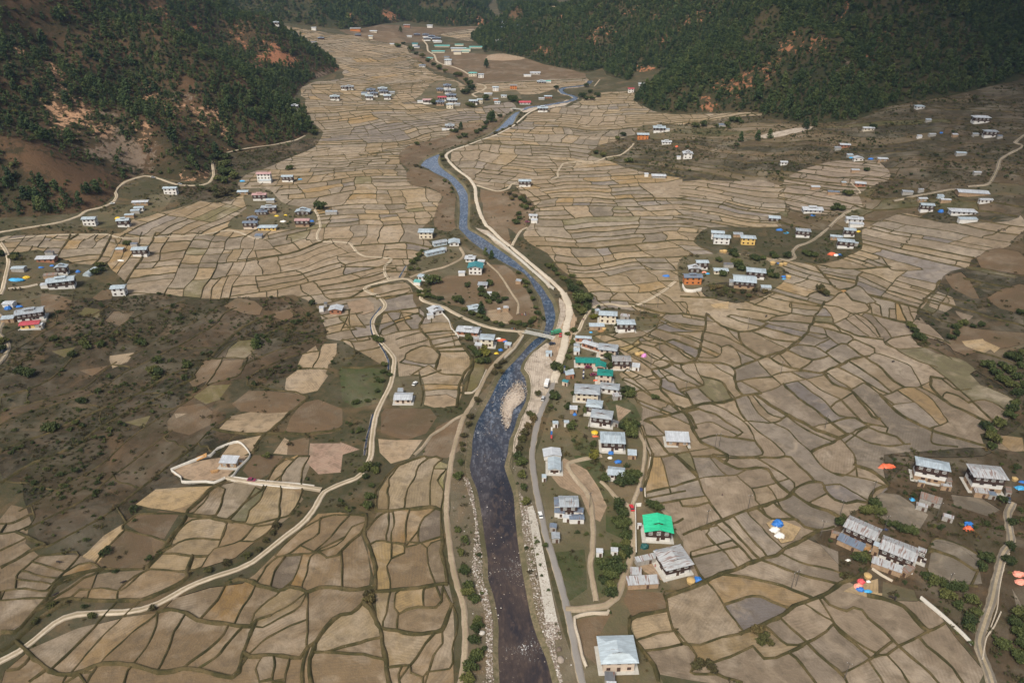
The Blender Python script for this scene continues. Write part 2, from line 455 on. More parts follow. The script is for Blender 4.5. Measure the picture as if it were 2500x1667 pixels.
# (name, material, width, height, traced line)
ROADS = [
 ('dirt_road', 'dirt', 4.2, "G:-260,1560 -130,1490 0,1420 130,1350 250,1260 370,1160 440,1120 530,1095 700,1085 900,1075 1030,1045 1150,990 1300,905 1480,835 1640,785 1740,735 1850,650 1950,570 2080,470 2150,390 2190,320 2230,255 2352,195 H:100,160 160,110 190,40 205,0 E:215,1440 240,1290 290,1180 340,1080 360,980 365,900 330,850 280,795 235,730 215,660 235,610 290,565 305,530 265,480 180,440 160,420 200,395 300,372 420,352 460,355 520,400 560,440 550,490 590,515 700,545 800,600 960,668 1080,700 1200,712 1268,716"),
 ('dirt_road', 'dirt', 3.2, "E:335,367 302,320 300,270 345,215 270,205 170,200 110,170 60,110 0,100 D:2200,92 2183,50 2205,0 A:2195,1500 2165,1440"),
 ('asphalt_road', 'asphalt', 4.4, "H:1720,1790 1690,1680 1660,1568 1640,1480 1610,1330 1575,1150 1540,1000 1500,850 1450,680 1410,560 1380,420 1345,250 1325,130 1315,0 E:1330,1440 1360,1310 1400,1210 1440,1130 1470,1040"),
 ('gravel_road', 'gravelroad', 7.5, "E:1462,1070 1490,960 1520,870 1540,790 1545,700 1570,600 1568,540 1530,450"),
 ('gravel_road', 'gravelroad', 5.2, "E:1545,480 1530,450 1450,370 1330,270 1200,160 1100,80 1020,0 B:1000,1555 960,1480 930,1380 920,1290 880,1230 800,1170 740,1110 722,1070 765,1038 850,1008"),
 ('gravel_road', 'gravelroad', 3.8, "B:850,1010 960,967 1060,933 1180,872 1230,830 1290,780 1350,750 1420,732 1500,716"),
 ('riverside_track', 'track', 3.4, "H:815,1780 820,1660 825,1568 850,1400 855,1200 840,1020 800,900 760,720 740,560 725,400 730,250 750,100 765,0 E:800,1430 840,1310 900,1210 950,1110 1000,1010 1080,910 1180,820 1245,745 1225,722"),
 ('dirt_road', 'dirt', 3.4, "E:2300,372 2200,450 2100,505 2030,535 1950,540 1850,525 1770,535 1720,560 1690,600 1660,650 1640,700 1600,740"),
 ('dirt_road', 'dirt', 4.0, "A:-200,1640 0,1600 250,1560 420,1530 540,1490 600,1450 700,1430 780,1392 805,1350 790,1318 830,1278 860,1255 920,1232 1000,1213 1080,1227 1160,1255 1240,1276 1380,1278 1440,1258 1470,1210 1458,1110"),
 ('dirt_road', 'dirt', 3.0, "A:1560,1052 1650,1030 1850,1003 1950,985 2040,965 2100,935"),
 ('dirt_road', 'dirt', 2.6, "D:-200,105 0,90 200,65 400,50 600,48 740,48 850,75 1100,65 1400,50 1560,20 1640,30 1700,55 1760,78 1800,75"),
 ('dirt_road', 'dirt', 4.0, "D:0,465 20,420 40,330 60,230 40,160 0,100"),
 ('dirt_road', 'greytrack', 4.0, "D:-60,560 0,600 20,640 -10,720 40,780 55,830 30,890 -20,950 -80,980"),
 ('valley_road', 'dirt', 5.0, "B:560,275 590,310 600,355 640,380 660,425 700,445 770,462 830,485 880,515"),
 ('valley_road', 'dirt', 4.5, "B:935,578 985,590 995,608 960,632 905,650 935,672"),
 ('farm_track', 'dirt', 3.0, "B:935,1278 1000,1300 1080,1318 1150,1300 1170,1275 1200,1262"),
 ('farm_track', 'dirt', 2.8, "B:1440,1240 1490,1222 1490,1190 1520,1140 1540,1125 1650,1115 1750,1115 1830,1085 1920,1070 1990,1020 2015,990"),
 ('farm_track', 'dirt', 2.8, "E:1175,128 1200,80 1240,20 1280,0"),
 ('farm_track', 'greytrack', 4.2, "C:1010,1568 1060,1515 1120,1470 1190,1440 1245,1430"),
 ('farm_track', 'greytrack', 3.6, "C:1010,1568 F:960,40 900,85 850,110 790,130 760,165 775,205 730,225 650,215 590,235"),
 ('farm_track', 'greytrack', 4.0, "C:1450,1390 1540,1365 1600,1350 1720,1330 1820,1310 1900,1300"),
 ('farm_track', 'greytrack', 4.0, "C:1960,1290 2100,1270 2130,1240 2170,1160 2190,1100 2260,1055 2330,1020 2340,1000 2290,985 2400,900"),
 ('farm_track', 'greytrack', 4.4, "I:2275,330 2240,400 2250,500 2262,600 2205,680 2180,780 2150,900 2130,1000 2090,1120 2055,1230 2040,1290 2060,1380 2110,1500 2130,1568 2170,1720"),
 ('farm_track', 'track', 2.8, "E:1790,1568 H:1560,60 1620,170 1690,250 1720,330 1730,450 1735,560 1730,660 1715,760 1740,900 1755,1010"),
 ('farm_track', 'track', 3.6, "H:1545,1060 1620,1062 1720,1050 1820,1035 1890,980 1930,880 1990,720 2010,600 2005,460 2000,360"),
 ('footpath', 'track', 2.4, "H:2000,360 1900,300 1850,240 1790,180"),
 ('footpath', 'track', 1.9, "H:2000,350 2040,250 2070,130 2090,0 E:2085,1480 2040,1400"),
 ('footpath', 'track', 1.6, "E:1000,240 1080,310 1130,380 1180,460 1220,520 1215,600"),
 ('footpath', 'track', 1.5, "E:500,1568 560,1510 620,1430 700,1380 780,1320 840,1290"),
 ('farm_track', 'track', 2.6, "E:470,345 600,300 720,270 820,220 845,190 820,140"),
 ('driveway', 'dirt', 3.6, "G:1560,160 1700,185 1900,200 2100,222 2215,240"),
 ('farm_track', 'track', 2.6, "B:1740,600 1760,575 1780,550"),
 ('footpath', 'dirt', 1.6, "C:1160,1260 1200,1300 1225,1330 1190,1345"),
]
road_lines = []
for nm, mt, w, s in ROADS:
    road_lines.append((nm, mt, w, catmull(P(s), 3.0)))

# ------------------------------------------------------------------ land cover: (class, traced outline); later ones lie on top
LC = [
 ('paddy', "A:1560,110 2352,240 B:330,215 480,370 600,480 860,590 830,625 640,570 560,690 840,750 1170,700 1195,760 1120,800 1000,870 700,950 500,1000 390,1085 450,1190 480,1280 560,1290 690,1335 680,1400 690,1440 640,1500 560,1568 E:520,60 620,105 560,190 480,230 440,330 420,350 300,372 200,395 170,425 270,485 305,535 230,610 215,660 235,735 270,800 330,870 300,960 D:2330,760 2250,760 2230,650 2180,560 2100,500 1980,450 1900,490 1620,490 1380,490 1100,450 900,470 870,380 740,250 760,200 790,80 0,100 0,60 820,40 A:950,1490 1200,1440 1440,1370 1650,1320 1640,1270 1700,1200 1850,1150 2180,1000 2215,900 2080,810 2110,720 2070,610 2200,560 2352,540 2352,470 2100,290 1900,180"),
 ('paddy', "E:560,620 700,585 760,640 800,740 840,830 890,900 890,980 830,1060 800,1230 560,1240 400,1030 370,900 290,790 250,720 270,640 310,540 200,440 240,400 420,365 480,420 500,520 560,590"),
 ('paddy', "B:745,1100 770,1040 960,975 1200,870 1350,765 1580,720 1780,640 2000,630 2010,690 2150,770 C:0,790 550,770 540,800 20,850 B:2352,870 2050,920 1850,980 1700,1060 1850,1110 2050,1180 2352,1230 C:0,1250 200,1240 680,1270 690,1330 700,1400 720,1450 620,1480 680,1540 C:700,1568 F:180,0 80,100 220,180 300,170 560,210 760,230 940,250 1240,150 1230,0 C:1260,1568 1500,1470 1850,1540 2352,1480 F:2352,0 2250,130 2000,200 1980,270 1800,320 1750,420 1650,540 1570,680 1600,740 1700,800 1850,880 1950,920 2050,1000 2280,1130 2300,1250 2240,1340 2160,1400 2120,1568 I:1400,0 1600,0 1500,80 1380,240 1250,340 1100,500 850,580 1080,680 1090,830 1200,870 1350,980 1500,960 1640,960 1800,1130 2000,1350 2120,1568 160,1568 H:2180,1500 2010,1260 1980,1120 2240,1070 2240,930 2352,800 2352,600 2300,540 2200,400 2100,300 2110,60 E:2040,1330 2070,1250 2000,1120 1900,1010 1990,930 1910,830 1780,780 1740,740 2000,700 2200,640 2210,600 1850,545 1760,540 1700,590 1720,500 1640,370 1500,270 1420,180 1250,60 B:1340,1460 1220,1330 1200,1270 1080,1310 940,1280 800,1150"),
 ('grass', "E:380,920 320,1000 310,1120 260,1200 180,1250 0,1230 D:2180,1180 2260,980 2300,860 E:0,830 100,960 300,960"),
 ('paddy', "G:0,1230 100,1215 250,1070 340,980 430,860 720,790 640,730 560,690 540,670 280,690 170,560 250,410 180,340 100,330 0,450"),
 ('paddy', "G:480,1000 420,1020 360,990 450,880 640,815 1290,795 1290,850 1150,930 950,1000"),
 ('paddy', "G:930,350 1080,250 1450,210 1560,170 2080,235 2090,300 2000,430 1880,490 1740,640 1500,755 1000,790 1180,620 1280,440 1270,400 970,375"),
 ('paddy', "G:1830,180 1960,20 2140,10 2085,185"),
 ('paddy', "G:210,1350 660,1160 1090,1090 1150,1060 1200,980 1560,885 1760,870 1780,740 1900,690 2200,420 2352,400 H:160,420 140,480 200,690 210,900 160,1030 240,1130 330,1568 500,1800 G:0,1800 0,1568 40,1490"),
 ('paddy', "H:240,380 245,250 300,160 400,60 570,5 700,0 735,60 690,380 720,890 760,1020 800,1120 800,1200 770,1330 775,1430 750,1568 760,1800 335,1800 325,1420 230,1080 235,930 180,500"),
 ('scrub', "D:0,930 60,830 50,760 20,690 130,680 300,640 500,500 780,470 930,490 1100,460 1380,500 1640,480 1990,480 2060,560 2190,610 2270,740 2200,820 2060,900 2050,980 1960,1000 1880,1080 1640,1030 1480,1230 1600,1300 1520,1390 1700,1440 1500,1568 G:1180,100 1260,200 1480,200 1080,250 930,360 960,380 830,480 560,680 320,640 200,400 150,200 0,110"),
 ('scrub', "A:1200,1250 1440,1290 1460,1150 1560,1070 1860,1020 2110,950 2200,960 2180,1010 1840,1150 1640,1190 1640,1290 1500,1400 1230,1350"),
 ('brown', "E:600,420 740,330 870,330 1000,250 1130,260 1290,430 1360,600 1340,690 1180,690 960,650 830,590 700,520"),
 ('yard', "E:470,350 560,190 640,130 830,130 1000,210 1000,250 870,330 740,330 620,350"),
 ('grass', "E:560,430 700,520 830,590 960,650 1180,700 1350,690 1290,640 1150,670 990,600 960,540 780,540 640,470"),
 ('paddy_dry', "E:980,570 1130,560 1175,620 1165,670 1080,660 1000,610"),
 ('brown', "B:390,1085 480,1000 700,950 850,850 1000,840 1120,790 1130,820 1010,920 830,995 640,1060 530,1140 480,1170 420,1130"),
 ('brown', "B:700,1360 690,1335 600,1290 480,1280 450,1190 520,1150 700,1220 770,1300 790,1400 780,1568 E:800,20 700,30 640,0 B:640,1500"),
 ('brown', "B:950,1300 1080,1320 1180,1310 1320,1380 1330,1470 1250,1568 E:1180,130 1090,70 B:1010,1540"),
 ('brown', "B:480,370 760,360 1270,400 1450,450 1660,500 1680,560 1300,560 960,580 870,590 760,510 620,470"),
 ('paddy', "B:940,580 1680,540 1660,600 1450,620 1350,650 960,640"),
 ('bare', "B:1020,380 1120,370 1270,405 1150,420 1000,410"),
 ('grass', "B:590,290 620,250 900,290 980,340 760,350 620,370"),
 ('brown', "B:0,215 300,170 700,190 950,185 1000,240 880,280 700,240 600,280 340,300"),
 ('paddy', "B:680,240 950,195 1000,240 900,285 760,260"),
 ('brown', "B:1050,130 1270,165 1420,110 1480,60 1440,40 1330,190 1150,215 960,225 1000,180"),
 ('yard', "B:520,700 560,640 640,560 780,560 860,660 960,650 1200,620 1230,690 1020,700 830,750 640,750"),
 ('yard', "B:140,680 160,610 300,580 380,640 320,700"),
 ('gravel', "B:1240,760 1360,725 1460,720 1560,690 1600,700 1500,735 1400,745 1350,745 1280,775"),
 ('fan', "B:1690,1060 1850,980 2050,920 2200,850 2352,860 C:200,830 540,800 850,850 1180,830 1400,740 1900,650 2352,540 2352,1480 1850,1540 1500,1470 1260,1568 700,1568 620,1480 720,1450 690,1330 680,1270 200,1240 0,1250 B:2352,1230 2050,1180 1850,1110"),
 ('paddy_fan', "C:700,1240 850,1160 1050,1110 1330,1110 1420,1230 1230,1330 1240,1420 1000,1480 740,1430 690,1330"),
 ('paddy_fan', "C:200,1260 540,1240 660,1270 560,1300 300,1290"),
 ('gravel', "C:520,935 600,915 680,905 760,885 850,880 915,868 900,885 800,912 720,930 620,948 560,952"), ('shore', "C:250,1000 330,970 420,955 520,935 480,960 400,985 320,1005"),
 ('fan', "F:2352,0 2250,130 2000,200 1980,270 1800,320 1750,420 1650,540 1570,680 1600,740 1700,800 1850,880 1950,920 2050,1000 2280,1130 2300,1250 2240,1340 2352,1300"),
 ('scrub', "F:2352,820 2250,860 2150,930 2000,960 1990,1010 2120,1120 2290,1150 2240,1340 2160,1390 2080,1380 2060,1420 2110,1568 2180,1568 2190,1420 2352,1380"),
 ('scrub', "F:1560,660 1640,620 1720,720 1850,820 1900,900 1760,870 1600,790"), ('brown', "F:1870,660 2050,700 2352,720 2352,800 2000,860 1900,880 1840,800"),
 ('brown', "F:2020,210 2120,140 2352,180 2352,330 2250,320 2060,270"),
 ('brown', "F:1800,330 1920,310 2000,420 2030,500 1850,420"),
 ('brown', "F:2100,480 2352,380 2352,600 2200,560"),
 ('straw', "F:1930,780 2060,765 2150,870 2010,850"), ('straw', "F:2055,770 2170,790 2210,870 2150,868"),
 ('paddy', "F:1690,540 1760,440 1850,480 1870,560 1800,580"), ('paddy', "F:1870,570 1980,590 2030,640 1960,660"),
 ('paddy', "F:1590,650 1660,640 1830,790 1700,760 1590,690"),
 ('paddy', "F:2180,1420 2240,1380 2352,1450 2352,1568 2200,1500"),
 ('scrub', "I:1400,0 2352,0 2352,1568 2140,1568 2060,1400 2000,1290 1640,960 1500,950 1350,980 1200,870 1100,850 1090,690 850,580 1050,510 1100,440 1240,350 1400,230"),
 ('paddy_dark', "I:1240,350 1420,230 1560,340 1700,420 1690,500 1600,540 1430,500 1400,420"),
 ('paddy_dark', "I:1740,590 1800,565 2050,690 2040,800 2030,920 1860,890 1680,800 1690,690"),
 ('paddy_dark', "I:1860,270 2170,320 2170,420 2000,400 1870,350"), ('paddy_dark', "I:2260,900 2352,1000 2352,1160 2290,1040"),
 ('yard', "I:1360,860 1450,870 1660,960 1600,1000 1350,980"), ('straw', "I:1180,885 1250,800 1330,840 1370,930 1330,975 1250,985 1120,920"),
 ('straw', "I:690,620 640,560 580,480 560,440 640,440 720,460 830,510 850,570"),
 ('yard', "I:0,800 100,820 150,870 0,940 H:2352,930 2230,930 2220,860"),
 ('yard', "C:1750,1320 1960,1290 2130,1260 2352,1270 2352,1340 2150,1350 1900,1380 1780,1370"),
 ('yard', "F:0,200 330,180 600,230 700,260 700,360 610,450 400,480 300,400 100,420 0,440"),
 ('scrub', "F:130,420 300,370 420,440 600,410 620,450 490,500 380,520 200,490"),
 ('straw', "F:200,530 330,510 360,545 270,570"),
 ('yard', "E:1620,700 1700,580 1850,560 2000,600 2200,640 2170,690 1990,720 1740,740 1900,830 1990,930 1900,1010 2000,1120 2070,1250 2040,1330 2110,1568 H:2100,160 2080,340 2200,400 2352,600 2352,930 2230,930 2240,1060 1980,1120 1985,1190 2080,1350 2180,1500 2250,1800 1720,1800 1640,1430 1560,1060 1440,640 1370,250 1340,0 E:1380,1440 1450,1200 1500,1060 1560,900 1590,760"),
 ('green', "H:1480,660 1690,640 1690,840 1700,1010 1560,1030 1500,860"), ('green', "H:1760,660 1990,640 1960,780 1880,980 1780,990 1740,800"),
 ('green', "H:1580,0 1760,0 1850,220 1960,420 1990,600 1840,580 1800,300 1680,120"), ('green', "E:1560,1340 1660,1400 1760,1568 1620,1568"),
 ('green', "E:1800,1180 1900,1130 2010,1220 2060,1320 1900,1340"), ('bare', "E:1880,1220 1960,1210 1990,1310 1900,1330"),
 ('bare', "H:1530,20 1640,60 1760,220 1830,420 1700,470 1680,330 1600,230 1420,200 1440,130"),
 ('brown', "H:1960,930 2230,920 2240,1060 2000,1110 1950,1080"), ('brown', "H:1600,1120 1850,1080 1900,1200 1780,1220 1800,1470 1700,1460 1640,1300"),
 ('bare', "H:2000,700 2180,720 2240,860 2080,800"),
 ('gravel', "E:1320,850 1410,790 1470,780 1500,960 1470,1070 1400,1210 1330,1330 1250,1400 1200,1500 1180,1568 1150,1568 1190,1450 1230,1370 1300,1180 1310,1080 1290,1000 1260,970"),
 ('bare', "E:1480,700 1600,560 1610,640 1570,800 1480,960 1420,880 1440,780"),
 ('gravel', "E:1500,480 1540,500 1530,620 1500,700 1450,760 1500,600"),
 ('gravel', "E:920,0 1000,20 1180,160 1320,280 1440,380 1460,430 1400,390 1320,310 1220,220 1120,150 1020,80"),
 ('grass', "E:1140,0 1300,120 1440,230 1560,320 1680,400 1720,500 1690,590 1600,620 1570,540 1530,440 1350,270 1200,140"),
 ('shore', "H:770,100 870,150 930,380 955,560 975,800 1030,1060 1050,1200 1050,1800 840,1800 870,1400 870,1150 850,1000 780,760 760,560"),
 ('shore', "H:1200,0 1290,0 1330,250 1390,560 1440,760 1500,1000 1560,1300 1660,1568 1700,1800 1540,1800 1480,1500 1390,1230 1330,1020 1280,740 1250,560 1235,380 1180,120"),
 ('shore', "E:1060,1030 1110,970 1180,900 1130,960 1050,1080 990,1200 920,1320 850,1568 790,1568 850,1330 950,1150"),
 ('grass', "H:0,200 140,160 200,60 300,80 380,60 290,160 240,260 240,380 170,440 130,410 0,400"),
 ('olive', "E:905,900 980,910 1000,980 940,1060 910,1140 845,1145 880,1040"),
 ('brown', "E:290,1240 660,1270 620,1370 540,1460 340,1450 290,1400"), ('paddy_dry', "E:270,1440 310,1425 380,1455 560,1460 520,1530 400,1640 290,1590"),
 ('brown', "E:660,1380 840,1290 780,1568 560,1568 600,1460"),
 ('paddy_dry', "E:560,1170 800,1160 790,1230 620,1250"), ('yard', "E:360,1030 540,1010 560,1240 350,1230 330,1130"),
 ('green', "E:0,970 260,980 300,1080 250,1200 170,1240 30,1220"),
 ('bare', "E:30,510 160,480 240,540 200,600 60,570"),
 ('tan', "D:2060,940 2080,870 2170,810 2215,830 2200,880 2130,968"), ('tan', "D:2140,970 2215,850 2215,800 2300,770 2322,830 2310,900 2250,975"),
 ('tan', "D:1950,1110 2000,1000 2060,972 2260,985 2230,1080 2130,1150"), ('brown', "D:1410,905 1540,900 1400,1090 1280,1100 1340,1010"), ('brown', "D:1555,900 1690,905 1640,1010 1420,1085"),
 ('olive', "D:1555,890 1600,800 1700,755 1780,770 1690,900"), ('tan', "D:1590,1300 1690,1260 1970,1270 1930,1320 1580,1325"), ('tan', "D:1575,1335 1920,1330 1800,1415 1520,1390"),
 ('brown', "D:1610,1210 1700,1120 1900,1125 2130,1160 2000,1260 1600,1250"), ('tan', "D:1510,1568 1600,1470 1800,1420 1740,1568"),
 ('olive', "D:1340,1160 1450,1090 1590,1080 1490,1210"), ('brown', "D:1150,1330 1300,1200 1480,1220 1420,1400 1200,1430"), ('tan', "D:1210,1280 1300,1240 1290,1310 1220,1310"), ('tan', "D:750,880 920,865 860,960 780,970"), ('brown', "D:540,980 740,950 640,1020"),
 ('brown', "D:190,480 300,450 510,500 430,570 300,600"), ('brown', "D:720,640 790,570 940,570 820,680"), ('olive', "D:530,600 590,550 690,560 690,620"), ('brown', "D:640,480 740,410 790,460 740,520"),
 ('olive', "D:860,1340 960,1280 1040,1290 990,1370"), ('olive', "D:350,850 520,820 550,850 450,890"), ('brown', "D:1540,540 1640,480 1800,520 1780,600"), ('brown', "D:1890,580 1990,560 2000,640 1900,640"),
 ('paddy_dry', "D:1880,1568 1950,1440 2010,1430 1985,1568"), ('brown', "D:1985,1568 2010,1430 2130,1440 2140,1490 2130,1568"), ('pink', "D:2140,1568 2140,1490 2352,1480 2352,1568"), ('pink', "E:0,1470 120,1475 110,1568 0,1568"),
 ('pink', "G:2140,0 2352,0 2352,110 2200,125 2110,95"), ('brown', "G:1690,100 1760,10 1960,10 1880,110 1840,175 1700,160"),
 ('brown', "D:1960,1400 2130,1180 2352,1240 2352,1390 2130,1430"),
 ('bare', "G:1190,105 1380,30 1520,10 1720,10 1650,90 1560,155 1470,185 1260,180"),
 ('straw', "G:560,690 580,640 700,550 780,485 830,480 860,510 780,580 720,650 660,740 600,720"), ('brown', "G:850,480 960,400 1100,400 1260,400 1230,470 1140,570 1080,570 950,530"), ('brown', "G:860,515 1050,565 1120,595 1060,680 970,770 720,775 665,740 780,590"),
 ('straw', "G:935,350 1000,285 1080,250 1260,225 1445,212 1385,290 1280,380 1100,385 970,365"),
 ('yard', "A:820,1440 1000,1350 1180,1330 1220,1290 1120,1440 980,1500 700,1568 560,1568 600,1470"),
 ('paddy', "D:0,110 780,85 760,200 740,250 660,260 480,230 400,195 270,150 100,180 0,160"), ('yard', "D:40,215 110,195 270,160 370,240 470,245 640,290 640,340 560,390 300,430 280,600 100,640 0,700 0,330"),
 ('yard', "A:1560,1568 1700,1420 1660,1300 1850,1300 1950,1400 2100,1430 2180,1470 2150,1568"), ('scrub', "A:1460,1320 1640,1270 1660,1330 1560,1390"),
 ('yard', "B:2020,900 2120,860 2280,880 2250,960 2100,950"),
]
lc_polys = []
for c, s in LC:
    p = catmull(P(s, T), 6.0, True)
    k = 2.6 * (1 + np.clip((p[:, 1:] - 500) / 500, 0, 2))
    p = p + k * np.stack([fbm(p[:, 0] / 20, p[:, 1] / 20, 5, 4) - .5, fbm(p[:, 0] / 20, p[:, 1] / 20, 6, 4) - .5], 1) * 2
    lc_polys.append((c, p))
CLS = ['grass', 'paddy', 'scrub', 'brown', 'yard', 'paddy_dry', 'bare', 'gravel', 'fan', 'paddy_fan', 'straw', 'paddy_dark', 'green', 'shore', 'olive', 'tan', 'pink']
CID = {c: i for i, c in enumerate(CLS)}
def cover(pts):
    r = np.zeros(len(pts), int)
    for c, p in lc_polys:
        r[inpoly(pts, p)] = CID[c]
    return r
